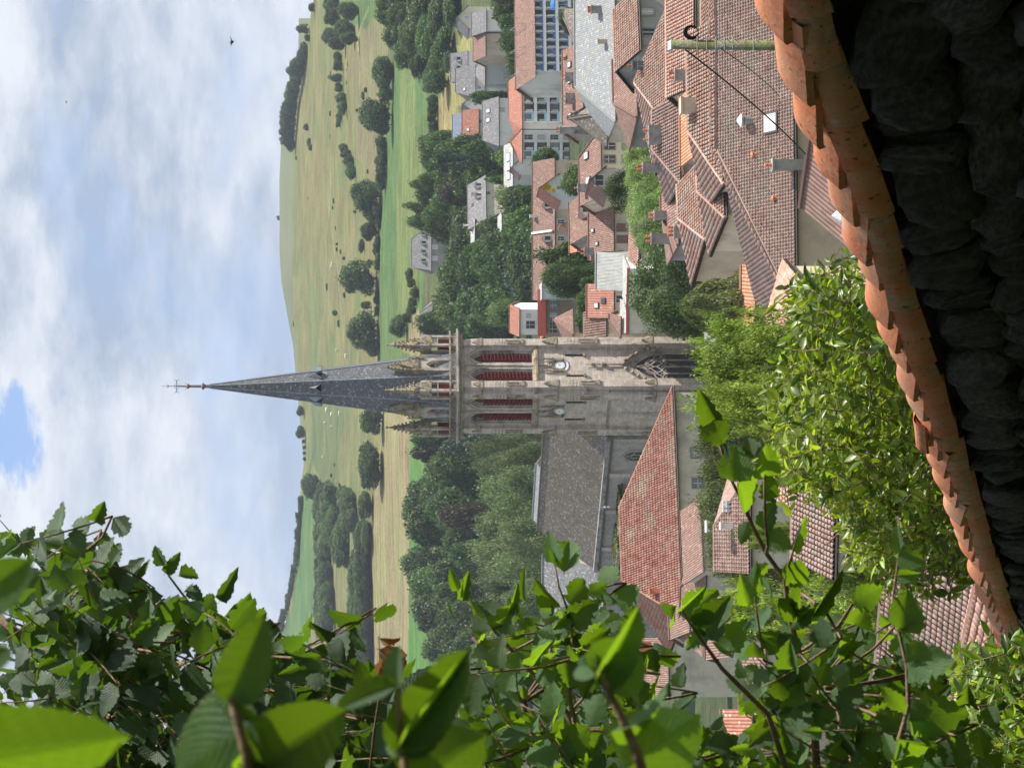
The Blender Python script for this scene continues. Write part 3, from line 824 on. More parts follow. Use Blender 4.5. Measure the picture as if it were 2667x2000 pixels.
# cattle on the upper pasture
q = MB()
q.tube([(-1.1, 0, 1.15), (-.8, 0, 1.2), (.5, 0, 1.25), (.95, 0, 1.3), (1.35, 0, 1.45)], [.25, .42, .44, .30, .16], n=8)
q.tube([(1.3, 0, 1.5), (1.75, 0, 1.25)], [.17, .10], n=6)
for sx in (-.85, -.75, .6, .7):
    q.tube([(sx, .22 if sx in (-.85, .6) else -.22, 1.0), (sx, .22 if sx in (-.85, .6) else -.22, 0)], [.13, .07], n=5)
q.tube([(-1.15, 0, 1.35), (-1.3, 0, .7)], .04, n=4)
me_cow = bpy.data.meshes.new('cow'); me_cow.from_pydata(q.v, [], q.f); me_cow.materials.append(M['cow']); me_cow.shade_smooth()
for (X, Y) in [(852, 1066), (854, 1068), (847, 1100), (868, 1078), (888, 1077), (868, 1110), (842, 1190), (878, 913), (904, 927), (866, 696), (869, 688)]:
    d = hill_d(X); p = P(X, Y, d); o = put('cow', me_cow); o.location = (p.x, p.y, tzs(p.x, d) - .05); o.scale = (1.1, 1.1, 1.1); o.rotation_euler[2] = random.uniform(0, 6)
    tag(o, 'cream cow grazing on the upper pasture', 'cow', 'cattle on the upper pasture')

# ------------------------------------------------------------------ woods and garden trees behind the town
RW = 'dark wood above the houses at the right edge'
r_ = random.Random(3)
for (X, Y, w, d) in [(968, 30, 90, 880), (975, -20, 90, 880), (990, 95, 90, 870), (1000, 40, 90, 850), (1020, 140, 80, 850), (1030, 90, 100, 830), (1060, 170, 90, 820), (1050, 30, 110, 810), (1075, 100, 110, 800), (1100, 190, 80, 790), (1110, 50, 120, 780), (1120, 130, 110, 770), (1150, 20, 110, 760), (1150, 160, 80, 765), (1095, 215, 60, 780)]:
    tree(X, Y, w, d=d, kind=r_.choice(['broad', 'tall', 'broad']), mat=r_.choice(['dark', 'dark', 'mid']), label='dense dark tree in the wood at the right edge below the meadow', group=RW)
CW = 'park woodland between the fields and the town'
for (X, Y, w, d, k, m_) in [
    (1080, 385, 80, 735, 'broad', 'dark'), (1078, 425, 80, 740, 'broad', 'dark'), (1095, 370, 60, 700, 'broad', 'mid'), (1110, 410, 110, 690, 'broad', 'dark'), (1115, 455, 90, 690, 'broad', 'mid'),
    (1150, 380, 80, 660, 'tall', 'dark'), (1150, 470, 90, 660, 'broad', 'dark'), (1058, 475, 60, 740, 'broad', 'dark'), (1070, 510, 70, 745, 'broad', 'dark'), (1046, 540, 46, 760, 'tall', 'dark'), (1052, 570, 60, 760, 'broad', 'dark'), (1085, 560, 70, 730, 'broad', 'mid'),
    (1100, 520, 90, 700, 'broad', 'mid'), (1200, 560, 70, 640, 'broad', 'dark'), (1160, 600, 110, 655, 'broad', 'dark'), (1155, 640, 120, 650, 'broad', 'dark'), (1180, 700, 130, 640, 'broad', 'dark'), (1120, 720, 130, 690, 'broad', 'dark'), (1112, 770, 120, 695, 'broad', 'dark'), (1120, 820, 110, 690, 'broad', 'mid'), (1150, 850, 80, 670, 'broad', 'dark'),
    (1195, 655, 60, 620, 'broad', 'mid'), (1215, 690, 56, 610, 'broad', 'mid'), (1235, 600, 100, 600, 'broad', 'dark'), (1245, 645, 100, 590, 'broad', 'dark'), (1240, 720, 120, 590, 'tall', 'dark'), (1250, 770, 110, 590, 'broad', 'dark'), (1290, 600, 90, 560, 'broad', 'mid'), (1290, 660, 100, 560, 'broad', 'dark'), (1300, 735, 110, 560, 'broad', 'blue'), (1330, 560, 80, 548, 'broad', 'mid'), (1340, 620, 90, 545, 'broad', 'mid'), (1335, 690, 100, 545, 'broad', 'dark'), (1340, 510, 60, 548, 'broad', 'dark'), (1350, 790, 70, 545, 'broad', 'mid'), (1190, 740, 90, 640, 'broad', 'blue'), (1285, 545, 110, 545, 'broad', 'dark'), (1300, 590, 120, 530, 'broad', 'mid'), (1320, 640, 130, 520, 'broad', 'dark'), (1310, 700, 130, 520, 'broad', 'dark'), (1330, 755, 110, 515, 'broad', 'dark'), (1280, 820, 90, 560, 'broad', 'dark'), (1215, 790, 120, 620, 'broad', 'dark'), (1200, 850, 90, 640, 'broad', 'dark'), (1160, 540, 90, 690, 'broad', 'dark'), (1205, 610, 110, 640, 'broad', 'dark'), (1150, 680, 120, 665, 'broad', 'dark'), (1220, 660, 120, 610, 'broad', 'dark'), (1265, 690, 120, 570, 'broad', 'dark'), (1170, 800, 110, 660, 'broad', 'dark'), (1090, 600, 70, 730, 'broad', 'dark'), (1150, 510, 80, 690, 'broad', 'mid'), (1070, 840, 60, 740, 'broad', 'dark'), (1225, 420, 90, 640, 'broad', 'dark'), (1200, 460, 90, 650, 'broad', 'mid'), (1255, 385, 80, 620, 'broad', 'dark')]:
    tree(X, Y, w, d=d, kind=k, mat=m_, label='leafy tree in the park wood behind the long brown roof', group=CW)
tree(1150, 430, 70, d=650, kind='cone', mat='blue', label='blue-grey cedar among the dark park trees, right of the steep-roofed cottage')
tree(1160, 405, 60, d=648, kind='cone', mat='blue', label='second blue-grey cedar beside the first, nearer the apartment block')
tree(1128, 505, 90, d=680, kind='broad', mat='copper', label='dull brown-leaved tree behind the steep-roofed cottage')
tree(1272, 505, 66, d=575, kind='willow', mat='light', label='pale weeping willow in front of the steep-roofed cottage')
tree(1252, 815, 80, d=585, kind='willow', mat='light', label='pale weeping willow just right of the belfry')
tree(1278, 410, 80, d=600, kind='broad', mat='mid', label='round green tree above the glass-roofed shed')
tree(1260, 470, 44, d=610, kind='tall', mat='mid', label='narrow green tree beside the steep-roofed cottage')
tree(1300, 465, 60, d=590, kind='broad', mat='mid', label='green tree between the willow and the glass-roofed shed')
tree(1190, 390, 70, d=640, kind='broad', mat='mid', label='bright green tree below the cedars')
for (X, Y, w, d) in [(1270, 20, 90, 600), (1285, 70, 80, 590), (1290, 110, 70, 580), (1310, 150, 50, 575), (1312, 185, 50, 575), (1310, 215, 44, 575), (1265, -20, 90, 600)]:
    tree(X, Y, w, d=d, kind='broad', mat='mid', label='green tree in the row behind the apartment block roof', group='trees behind the apartment block')
tree(1232, 98, 44, d=650, kind='bush', mat='blue', label='blue-green shrub in the garden between two pale houses')
tree(1205, 255, 40, d=655, kind='bush', mat='mid', label='garden shrub behind the white gabled house')
tree(1225, 375, 60, d=640, kind='broad', mat='blue', label='grey-green tree left of the red and blue roofed house')
# left of the tower
for (X, Y, w, d, k, m_) in [(1060, 1180, 80, 735, 'broad', 'copper'), (1055, 1140, 60, 735, 'broad', 'dark'), (1090, 1240, 110, 715, 'broad', 'dark'), (1080, 1290, 120, 720, 'broad', 'dark'), (1030, 1310, 130, 760, 'broad', 'dark'), (1045, 1370, 110, 750, 'broad', 'dark'), (1095, 1330, 120, 690, 'broad', 'dark'), (1110, 1200, 110, 690, 'broad', 'dark'), (1150, 1160, 90, 660, 'tall', 'blue'), (1130, 1400, 110, 660, 'broad', 'dark'),
    (1030, 1480, 110, 770, 'broad', 'dark'), (1050, 1530, 110, 750, 'broad', 'mid'), (1060, 1590, 120, 745, 'broad', 'dark'), (1095, 1500, 110, 690, 'broad', 'dark'), (1110, 1560, 110, 680, 'broad', 'mid'), (1120, 1620, 110, 670, 'broad', 'dark'), (1080, 1680, 100, 720, 'broad', 'dark'), (1140, 1700, 140, 640, 'broad', 'dark'), (1100, 1780, 140, 690, 'broad', 'dark'), (1150, 1450, 100, 640, 'broad', 'dark'), (1160, 1780, 150, 620, 'broad', 'mid'), (1180, 1880, 160, 610, 'broad', 'dark')]:
    tree(X, Y, w, d=d, kind=k, mat=m_, label='tree in the dark wood left of the tower below the stubble field', group='dark wood left of the tower')
tree(1120, 1345, 80, d=650, kind='broad', mat='copper', label='grey-brown tree standing out of the dark wood left of the tower')
for (X, Y, w, d) in [(1205, 1165, 100, 500), (1222, 1215, 110, 490), (1225, 1285, 150, 480), (1262, 1200, 110, 460), (1215, 1360, 130, 480), (1260, 1330, 140, 455), (1208, 1430, 140, 480), (1222, 1500, 140, 480), (1275, 1400, 150, 450), (1260, 1480, 150, 460), (1230, 1580, 150, 480), (1290, 1560, 150, 450), (1280, 1250, 130, 450), (1250, 1660, 160, 470), (1290, 1740, 170, 440)]:
    tree(X, Y, w, d=d, kind='pale', mat='grey', label='pale grey-green tree massed behind the nave roof', group='pale trees behind the nave')

# ------------------------------------------------------------------ church tower
TD0 = 292.0
K = P(1400, 1018, TD0)
TZ0 = -40.0
def tzl(X): return P(X, 1018, TD0).z - TZ0       # height above the tower's foot
church = thing('church_tower', 'tall grey stone Gothic church tower with clocks, red louvres, pinnacles and slate spire', 'church tower', (K.x, K.y, TZ0), R(40))
W = 9.6; C0 = .65; C1 = W - .65
def fR(a, b, c=0.0): return Vector((a, C0 - c, b))      # right-hand face, c outward
def fL(a, b, c=0.0): return Vector((C0 - c, a, b))      # left-hand face
def fB(a, b, c=0.0): return Vector((a, C1 + c, b))
def fRR(a, b, c=0.0): return Vector((C1 + c, a, b))
zc0, zc1 = tzl(1206), tzl(1190)     # cornice
zl = tzl(1402)                      # ledge under the belfry
zw = tzl(1590)                      # weathering lower down


def arch(cx, hw, z0, zs, rise, n=9, e=2.0):
    pts = [(cx - hw, z0)]
    for i in range(n + 1):
        s = i / n; pts.append((cx - hw * (1 - s ** e), zs + rise * (s if e == 2.0 else s ** .92)))
    for i in range(n - 1, -1, -1):
        s = i / n; pts.append((cx + hw * (1 - s ** e), zs + rise * (s if e == 2.0 else s ** .92)))
    pts.append((cx + hw, z0))
    return pts


def recess(mb, mp, rings, depths):
    """join successive outlines, each set deeper into the wall"""
    n = len(rings[0]); o = len(mb.v)
    vs = []
    for rg, dp in zip(rings, depths): vs += [mp(a, b, dp) for a, b in rg]
    fs = []
    for k in range(len(rings) - 1):
        for i in range(n):
            fs.append((k * n + i, k * n + (i + 1) % n, (k + 1) * n + (i + 1) % n, (k + 1) * n + i))
    mb.add(vs, fs)


bz0, bzs = tzl(1392), tzl(1256)
BCX = (3.25, 6.35)
body = MB(); moulds = []
for mp in (fR, fL, fB, fRR):
    holes = []
    for cx in BCX:
        outs = [arch(cx, h, bz0 - .1 * k, bzs, r_) for k, (h, r_) in enumerate(((1.2, 1.75), (1.0, 1.5), (1.0, 1.5), (.78, 1.25), (.78, 1.25), (.56, 1.0), (.56, 1.0)))]
        holes.append(outs[0][:])
        mould = MB(); moulds.append(mould)
        recess(mould, mp, outs, (0, -.02, -.22, -.24, -.45, -.47, -.85))
    body.holed([(C0, zl), (C1, zl), (C1, zc0), (C0, zc0)], holes, mp)
    if mp in (fR,):
        gx, gz0, gzs = 4.85, tzl(1880), tzl(1752)
        outs = [arch(gx, h, gz0, gzs, r_, 12, 2.6) for h, r_ in ((3.1, 5.9), (2.85, 5.5), (2.85, 5.5), (2.6, 5.1), (2.6, 5.1), (2.3, 4.7), (2.3, 4.7))]
        mould = MB(); moulds.append(mould)
        recess(mould, mp, outs, (0, -.02, -.12, -.14, -.26, -.28, -.42))
        body.holed([(C0, 0), (C1, 0), (C1, zl), (C0, zl)], [outs[0][:]], mp)
    else:
        body.holed([(C0, 0), (C1, 0), (C1, zl), (C0, zl)], [], mp)
body.box(C0 + 1.0, C1 - 1.0, C0 + 1.0, C1 - 1.0, 1, zl - 1)
body.build('wall', M['stone'], church)
for mould in moulds: mould.build('window_moulding', M['stone_plain'], church)
# belfry louvres, one opening per part, slats as sub-parts
slat = MB(); slat.box(-.56, .56, -.28, .02, 0, .06)
for i in (2, 3, 6, 7): pass
sl_me = MB()
sl_me.add([(-.56, .0, -.28), (.56, .0, -.28), (.56, -.42, .18), (-.56, -.42, .18), (-.56, .0, -.22), (.56, .0, -.22), (.56, -.42, .24), (-.56, -.42, .24)], [(0, 1, 2, 3), (4, 7, 6, 5), (0, 4, 5, 1), (3, 2, 6, 7), (0, 3, 7, 4), (1, 5, 6, 2)])
me_slat = bpy.data.meshes.new('slat'); me_slat.from_pydata(sl_me.v, [], sl_me.f); me_slat.materials.append(M['louvre'])
for mp, rot in ((fR, 0), (fL, 1)):
    for cx in BCX:
        b = MB()
        a_ = arch(cx, .57, bz0 - .6, bzs, 1.0)
        b.add([mp(x, z, -.86) for x, z in a_], [tuple(range(len(a_)))])
        lv = b.build('louvre_opening', M['louvre'], church)
        nsl = 15
        for k in range(nsl):
            z = bz0 + .1 + k * (bzs + .35 - bz0) / nsl
            p = mp(cx, z, -.42)
            mw = Matrix.Translation(p) @ Matrix.Rotation(0 if rot == 0 else -math.pi / 2, 4, 'Z')
            if rot: mw = Matrix.Translation(p) @ Matrix(((0, 1, 0, 0), (1, 0, 0, 0), (0, 0, 1, 0), (0, 0, 0, 1)))
            o = put('slat', me_slat, lv, mw)
            if k == nsl - 1: o.scale = (.6, .9, .9)
# string courses, ledges, cornice, frieze
st_ = MB()
for mp in (fR, fL, fB, fRR):
    st_.box(C0 + .6, C1 - .6, zl - .12, zl + .16, .0, .34, lambda a, b, c, mp=mp: mp(a, b, c))
    # sloped sill below the belfry windows
    st_.add([mp(a, b, c) for a, b, c in ((C0 + .6, zl + .16, .30), (C1 - .6, zl + .16, .30), (C1 - .6, zl + .62, .005), (C0 + .6, zl + .62, .005))], [(0, 1, 2, 3)])
    st_.box(C0 + .6, C1 - .6, zc0 - 2.55, zc0 - 2.4, .0, .10, lambda a, b, c, mp=mp: mp(a, b, c)) if False else None
for mp in (fL, fB):
    st_.box(C0, C1, zw - .15, zw + .12, .0, .42, lambda a, b, c, mp=mp: mp(a, b, c))
st_.build('string_course', M['stone_lich'], church)
lw = MB()
for mp in (fL,):
    lw.box(C0, C1, 0, zw - .1, 0, .3, lambda a, b, c, mp=mp: mp(a, b, c))
lw.build('lower_wall', M['stone'], church)
co = MB()
co.box(-.10, W + .10, -.10, W + .10, zc0, zc0 + .10)
co.box(-.02, W + .02, -.02, W + .02, zc0 + .12, zc1 - .22)
co.box(-.55, W + .55, -.55, W + .55, zc1 - .24, zc1 + .02)
co.box(-.35, W + .35, -.35, W + .35, zc1 - .42, zc1 - .24)
co.build('cornice', M['stone_plain'], church)
fz = MB()
nq = 24
for mp in (lambda a, b, c: Vector((a, -.02 - c, b)), lambda a, b, c: Vector((-.02 - c, a, b))):
    for k in range(nq):
        a0 = .1 + k * (W - .2) / nq
        fz.add([mp(a0, zc0 + .14, .05), mp(a0 + .12, zc0 + .14, .05), mp(a0 + .34, zc1 - .25, .05), mp(a0 + .22, zc1 - .25, .05)], [(0, 1, 2, 3)])
        fz.add([mp(a0, zc0 + .14, .0), mp(a0, zc0 + .14, .05), mp(a0 + .22, zc1 - .25, .05), mp(a0 + .22, zc1 - .25, .0)], [(0, 1, 2, 3)])
fz.build('frieze', M['stone_lich'], church)
# pierced parapet
pa = MB()
for mp in (lambda a, b, c: Vector((a, -.35 - c, b)), lambda a, b, c: Vector((-.35 - c, a, b)), lambda a, b, c: Vector((a, W + .35 + c, b)), lambda a, b, c: Vector((W + .35 + c, a, b))):
    bx = lambda a, b, c, mp=mp: mp(a, b, c)
    pa.box(-.15, W + .15, zc1 + .75, zc1 + .95, -.05, .22, bx)
    for k in range(28):
        a0 = k * W / 28
        pa.add([mp(a0, zc1, .0), mp(a0 + .1, zc1, .0), mp(a0 + .34, zc1 + .76, .0), mp(a0 + .24, zc1 + .76, .0)], [(0, 1, 2, 3)])
        pa.add([mp(a0 + .34, zc1, -.06), mp(a0 + .24, zc1, -.06), mp(a0, zc1 + .76, -.06), mp(a0 + .1, zc1 + .76, -.06)], [(0, 1, 2, 3)])
pa.build('parapet', M['stone_lich'], church)
zl_ = MB(); zl_.box(.1, W - .1, .1, W - .1, zc1 - .1, zc1 + .04)
zl_.build('gallery_floor', M['zinc'], church)


# buttresses at the corners
def gable(mb, mp, a, b, w, h, c0, c1, crock=4):
    """small crocketed gable: outline raised from c0 to c1"""
    vs = [mp(a - w, b, c0), mp(a + w, b, c0), mp(a, b + h, c0), mp(a - w, b, c1), mp(a + w, b, c1), mp(a, b + h, c1)]
    mb.add(vs, [(0, 1, 2), (3, 5, 4), (0, 2, 5, 3), (1, 4, 5, 2), (0, 3, 4, 1)])
    for k in range(crock):
        t = (k + .6) / crock
        for s in (-1, 1):
            q_ = mp(a + s * w * (1 - t) + s * .04, b + h * t, c1 * .9)
            mb.lathe(q_ - Vector((0, 0, .1)), [(.03, 0), (.11, .07), (.03, .18)], 5)
    mb.lathe(mp(a, b + h - .08, (c0 + c1) / 2), [(.05, 0), (.13, .15), (.05, .3)], 5)


def pinn(mb, mp, a, b, w, h, c):
    """slender crocketed blind pinnacle standing on a corbel"""
    bx = lambda x, z, y: mp(x, z, y)
    mb.box(a - w, a + w, b, b + h * .45, 0.0, c, bx)
    p = mp(a, b + h * .45, c * .6)
    mb.lathe(p, [(w * 1.5, 0), (w * 1.3, .05), (.03, h * .55)], 4, math.pi / 4)
    for k in range(5):
        t = k / 5
        for s in (-1, 1):
            q_ = mp(a + s * w * 1.35 * (1 - t), b + h * .45 + h * .55 * t, c)
            mb.lathe(q_, [(.02, 0), (.08, .05), (.02, .13)], 4)


z2 = tzl(1345); z3 = tzl(1452); z4 = tzl(1545); z5 = tzl(1705)
for mp in (fR, fL, fB, fRR):
    bx = lambda a, b, c, mp=mp: mp(a, b, c)
    for s, a0, a1 in ((0, C0 - .0, C0 + 1.15), (1, C1 - 1.15, C1 + .0)):
        bt = MB(); btc = MB()
        bt.box(a0, a1, 0, z5, 0, 1.05, bx)
        bt.box(a0, a1, z5, z3, 0, .80, bx)
        bt.box(a0 + .06, a1 - .06, z3, zc0 - 1.1, 0, .55, bx)
        bt.box(a0 + .14, a1 - .14, zc0 - 1.1, zc0 - .02, 0, .50, bx)
        ac = (a0 + a1) / 2
        # slopes
        for zt, c_o, c_i, h_ in ((z5, 1.05, .8, 1.0), (z3, .80, .55, .8)):
            bt.add([mp(a0, zt, c_o), mp(a1, zt, c_o), mp(a1, zt + h_, c_i - .1), mp(a0, zt + h_, c_i - .1), mp(a0, zt, 0), mp(a1, zt, 0)], [(0, 1, 2, 3), (0, 3, 4), (1, 5, 2)])
        for zt, c_o, hh in ((z5 - .3, 1.05, 1.5), (z3 - .2, .82, 1.9), (zc0 - 2.6, .56, 1.4)):
            gable(btc, mp, ac, zt, .62, hh, 0.05, c_o + .06)
        for da in (-.22, .22):
            pinn(btc, mp, ac + da, z4 - .4, .09, 4.2, .95)
            pinn(btc, mp, ac + da, z2 - .7, .08, 4.0, .68)
        gable(btc, mp, ac, z4 - .9, .5, .8, .3, .98, 2)
        gable(btc, mp, ac, z2 - 1.1, .5, .8, .3, .70, 2)
        tag(btc.build('carving', M['stone_lich'], bt.build('buttress', M['stone'], church)), kind='stuff')
# narrow string courses level with arch springing and thin shaft between windows
sc_ = MB()
for mp in (fR, fL):
    bx = lambda a, b, c, mp=mp: mp(a, b, c)
    pinn(sc_, mp, 4.8, zl + 7.0, .08, 2.6, .25)
    sc_.box(4.72, 4.88, zl + .5, zl + 7.0, 0, .12, bx)
    for cx in BCX:
        # hood mould
        a_ = arch(cx, 1.32, bzs - .2, bzs, 1.95)
        sc_.tube([mp(x, z, .06) for x, z in a_[1:-1]], .08, n=5)
    sc_.box(C0 + 1.1, C0 + 1.4, bzs + .1, bzs + .22, 0, .1, bx)
sc_.build('hood_mould', M['stone_plain'], church)

# clocks with crocketed canopies, gargoyle-headed slits
for mp, cc in ((fR, 4.8), (fL, 4.8)):
    zk = tzl(1463)
    ck = MB()
    n = 28
    ck.add([mp(cc + .62 * math.cos(2 * math.pi * k / n), zk + .62 * math.sin(2 * math.pi * k / n), .14) for k in range(n)], [tuple(range(n))])
    ck.add([mp(cc + .62 * math.cos(2 * math.pi * k / n), zk + .62 * math.sin(2 * math.pi * k / n), c_) for c_ in (.02, .14) for k in range(n)], [(k, (k + 1) % n, n + (k + 1) % n, n + k) for k in range(n)])
    clock = ck.build('clock_face', M['clock'], church)
    hm = MB()
    for k in range(12):
        t = math.pi / 2 - k * math.pi / 6
        ca_, sa_ = math.cos(t), math.sin(t)
        r0, r1 = .44, .56
        w_ = .028
        hm.add([mp(cc + r0 * ca_ - w_ * sa_, zk + r0 * sa_ + w_ * ca_, .145), mp(cc + r0 * ca_ + w_ * sa_, zk + r0 * sa_ - w_ * ca_, .145), mp(cc + r1 * ca_ + w_ * sa_, zk + r1 * sa_ - w_ * ca_, .145), mp(cc + r1 * ca_ - w_ * sa_, zk + r1 * sa_ + w_ * ca_, .145)], [(0, 1, 2, 3)])
    hm.build('hour_marks', M['clockmark'], clock)
    for tt, ln, w_ in ((math.radians(125), .26, .035), (math.radians(60), .32, .025)):
        hd = MB(); ca_, sa_ = math.cos(tt), math.sin(tt)
        hd.add([mp(cc + x * ca_ - y * sa_, zk + x * sa_ + y * ca_, .155) for x, y in ((-.08, -w_), (ln, -w_ * .5), (ln, w_ * .5), (-.08, w_))], [(0, 1, 2, 3)])
        hd.build('clock_hand', M['clockmark'], clock)
    cn = MB()
    a_ = arch(cc, .78, zk - .35, zk + .3, 1.25)
    cn.tube([mp(x, z, .2) for x, z in a_], .10, n=6)
    cn.tube([mp(x, z, .12) for x, z in arch(cc, .68, zk - .5, zk + .2, .9)], .07, n=5)
    for s in (-1, 1):
        for k in range(5):
            t = k / 5
            cn.lathe(mp(cc + s * .75 * (1 - t * t), zk + .35 + 1.3 * t, .28), [(.03, 0), (.12, .08), (.03, .2)], 5)
        pinn(cn, mp, cc + s * 1.0, zk - .55, .11, 3.2, .3)
    pinn(cn, mp, cc, zk + 1.5, .06, 1.5, .25)
    cn.build('clock_canopy', M['stone_lich'], church)
    for s in (-1, 1):
        sl2 = MB()
        x0 = cc + s * 1.75
        sl2.box(x0 - .13, x0 + .13, tzl(1524), tzl(1478), -.02, .012, lambda a, b, c, mp=mp: mp(a, b, c))
        so_ = sl2.build('slit_window', M['dark'], church)
        sl3 = MB()
        sl3.box(x0 - .22, x0 + .22, tzl(1526) - .22, tzl(1526) + .06, 0, .28, lambda a, b, c, mp=mp: mp(a, b, c))
        sl3.box(x0 + .14, x0 + .24, tzl(1524), tzl(1478), 0, .05, lambda a, b, c, mp=mp: mp(a, b, c))
        sl3.build('sill', M['stone_lich'], so_)
pl = MB()
zk = tzl(1463)
nn_ = 14
pts = [(4.8 + r0 * math.cos(t), zk + r0 * math.sin(t)) for r0 in (.86, 1.12) for t in [math.pi * (1.18 + .64 * k / nn_) for k in range(nn_ + 1)]]
pl.add([fR(a, b, .1) for a, b in pts], [(k, k + 1, nn_ + 2 + k, nn_ + 1 + k) for k in range(nn_)])
pl.build('date_scroll', M['clock'], church)

# great traceried window
tr = MB()
gi = arch(gx, 2.3, gz0, gzs, 4.7, 12, 2.6)
for s in (-1, 0, 1): tr.box(gx + s * 1.0 - .07, gx + s * 1.0 + .07, gz0, gzs + (1.1 if s == 0 else .9), -.36, -.22, lambda a, b, c: fR(gx + (a - gx) * 1.15, b, c))
def curve(pts, r=.085):
    # smooth through 2-D points
    out = []
    for i in range(len(pts) - 1):
        p0 = pts[max(i - 1, 0)]; p1 = pts[i]; p2 = pts[i + 1]; p3 = pts[min(i + 2, len(pts) - 1)]
        for k in range(4):
            t = k / 4
            out.append(tuple(.5 * ((2 * p1[j]) + (-p0[j] + p2[j]) * t + (2 * p0[j] - 5 * p1[j] + 4 * p2[j] - p3[j]) * t * t + (-p0[j] + 3 * p1[j] - 3 * p2[j] + p3[j]) * t ** 3) for j in (0, 1)))
    out.append(pts[-1])
    tr.tube([fR(gx + (a - gx) * 1.15, b, -.28) for a, b in out], r, n=5)
for k in range(4):
    c_ = gx - 1.5 + k
    curve([(c_ - .5, gzs), (c_ - .42, gzs + .5), (c_, gzs + .95), (c_ + .42, gzs + .5), (c_ + .5, gzs)])
    curve([(c_ - .2, gzs + .35), (c_, gzs + .62), (c_ + .2, gzs + .35)], .045)
for s in (-1, 1):
    curve([(gx + s * 1.5, gzs + .95), (gx + s * 1.15, gzs + 1.5), (gx + s * 1.0, gzs + 2.0), (gx + s * .7, gzs + 2.6), (gx + s * .25, gzs + 3.4), (gx, gzs + 4.4)])
    curve([(gx + s * .5, gzs + .95), (gx + s * .85, gzs + 1.5), (gx + s * .55, gzs + 2.1), (gx + s * .1, gzs + 2.7), (gx, gzs + 3.6)])
    curve([(gx + s * .5, gzs + .95), (gx + s * .1, gzs + 1.5), (gx, gzs + 2.0), (gx + s * .35, gzs + 2.7), (gx + s * .1, gzs + 3.3)])
    curve([(gx + s * 1.5, gzs + .95), (gx + s * 1.8, gzs + 1.3), (gx + s * 1.45, gzs + 1.9), (gx + s * 1.0, gzs + 2.0)])
    curve([(gx + s * 1.0, gzs + 2.0), (gx + s * 1.05, gzs + 2.5), (gx + s * .62, gzs + 3.1)], .05)
    for zz_ in (1.3, 2.0): 
        curve([(gx + s * 1.0, gzs + zz_ - .35), (gx + s * .8, gzs + zz_), (gx + s * 1.0, gzs + zz_ + .35), (gx + s * 1.2, gzs + zz_), (gx + s * 1.0, gzs + zz_ - .35)], .04)
tr.tube([fR(a, b, -.3) for a, b in gi], .12, n=5)
trace = tr.build('window_tracery', M['stone_plain'], church)
gl = MB(); gl.add([fR(a, b, -.40) for a, b in gi], [tuple(range(len(gi)))])
gl.build('window_glass', M['glass'], church)
hd = MB()
ho = arch(gx, 3.2, gzs - .3, gzs, 6.2, 12, 2.6)
hd.tube([fR(a, b, .12) for a, b in ho[1:-1]], .12, n=6)
for k in range(7):
    s_ = (k + 1) / 8
    for s in (-1, 1):
        hd.lathe(fR(gx + s * (3.15 * (1 - s_ * s_)), gzs + 6.3 * s_, .25), [(.08, 0), (.28, .2), (.2, .4), (.05, .5)], 6)
hd.lathe(fR(gx, gzs + 6.1, .22), [(.16, 0), (.10, .8), (.10, 2.2), (.30, 2.4), (.30, 2.7), (.10, 2.9), (.10, 3.6), (.26, 3.8), (.22, 4.1), (.06, 4.3), (.04, 5.0)], 7)
hd.build('window_hood', M['stone_lich'], church)
# little head corbel on the corner buttress
cb = MB()
for a, b in ((.2, zl - 6.3), (.2, zl + .2)):
    cb.box(-.45, .45, -.35, .25, b, b + .35, lambda x, y, z: Vector((x * .7 - y * .7 + .2, x * -.7 - y * -.7 * -1 + .2, z)))
cb.build('corbel', M['stone_lich'], church)

# spire
ap = tzl(533)
spz = zc1 + .05
c_ = Vector((W / 2, W / 2, 0))
ang0 = math.pi / 8
def octo(r): return [(c_.x + r / math.cos(math.pi / 8) * math.cos(ang0 + k * math.pi / 4), c_.y + r / math.cos(math.pi / 8) * math.sin(ang0 + k * math.pi / 4)) for k in range(8)]
sp = MB(); uvs = []
lev = [(4.55, spz), (4.15, spz + 2.0), (0.20, ap)]
for (r0, za), (r1, zb_) in zip(lev[:-1], lev[1:]):
    o0, o1 = octo(r0), octo(r1)
    nseg = 1 if zb_ < ap - 1 else 6
    for k in range(8):
        k2 = (k + 1) % 8
        for j in range(nseg):
            t0, t1 = j / nseg, (j + 1) / nseg
            def lp(a, b, t, z0=za, z1=zb_): return (a[0] + (b[0] - a[0]) * t, a[1] + (b[1] - a[1]) * t, z0 + (z1 - z0) * t)
            A, B, C_, D__ = lp(o0[k], o1[k], t0), lp(o0[k2], o1[k2], t0), lp(o0[k2], o1[k2], t1), lp(o0[k], o1[k], t1)
            n0 = len(sp.v); sp.v += [A, B, C_, D__]; sp.f.append((n0, n0 + 1, n0 + 2, n0 + 3))
            wA = (Vector(B) - Vector(A)).length / 2; wD = (Vector(C_) - Vector(D__)).length / 2
            uvs += [(-wA + 20 * k, A[2]), (wA + 20 * k, A[2]), (wD + 20 * k, D__[2]), (-wD + 20 * k, D__[2])]
me = fastmesh('spire', sp.v, np.array(sp.f), M['slate'], uv=np.array(uvs))
spire = put('spire', me, church)
hp = MB()
for k in range(8):
    o0, o1 = octo(4.17)[k], octo(.25)[k]
    hp.tube([(o0[0], o0[1], spz + 2.0), (o1[0], o1[1], ap)], .06, .04, n=4)
hp.build('hip_roll', M['zinc'], spire)
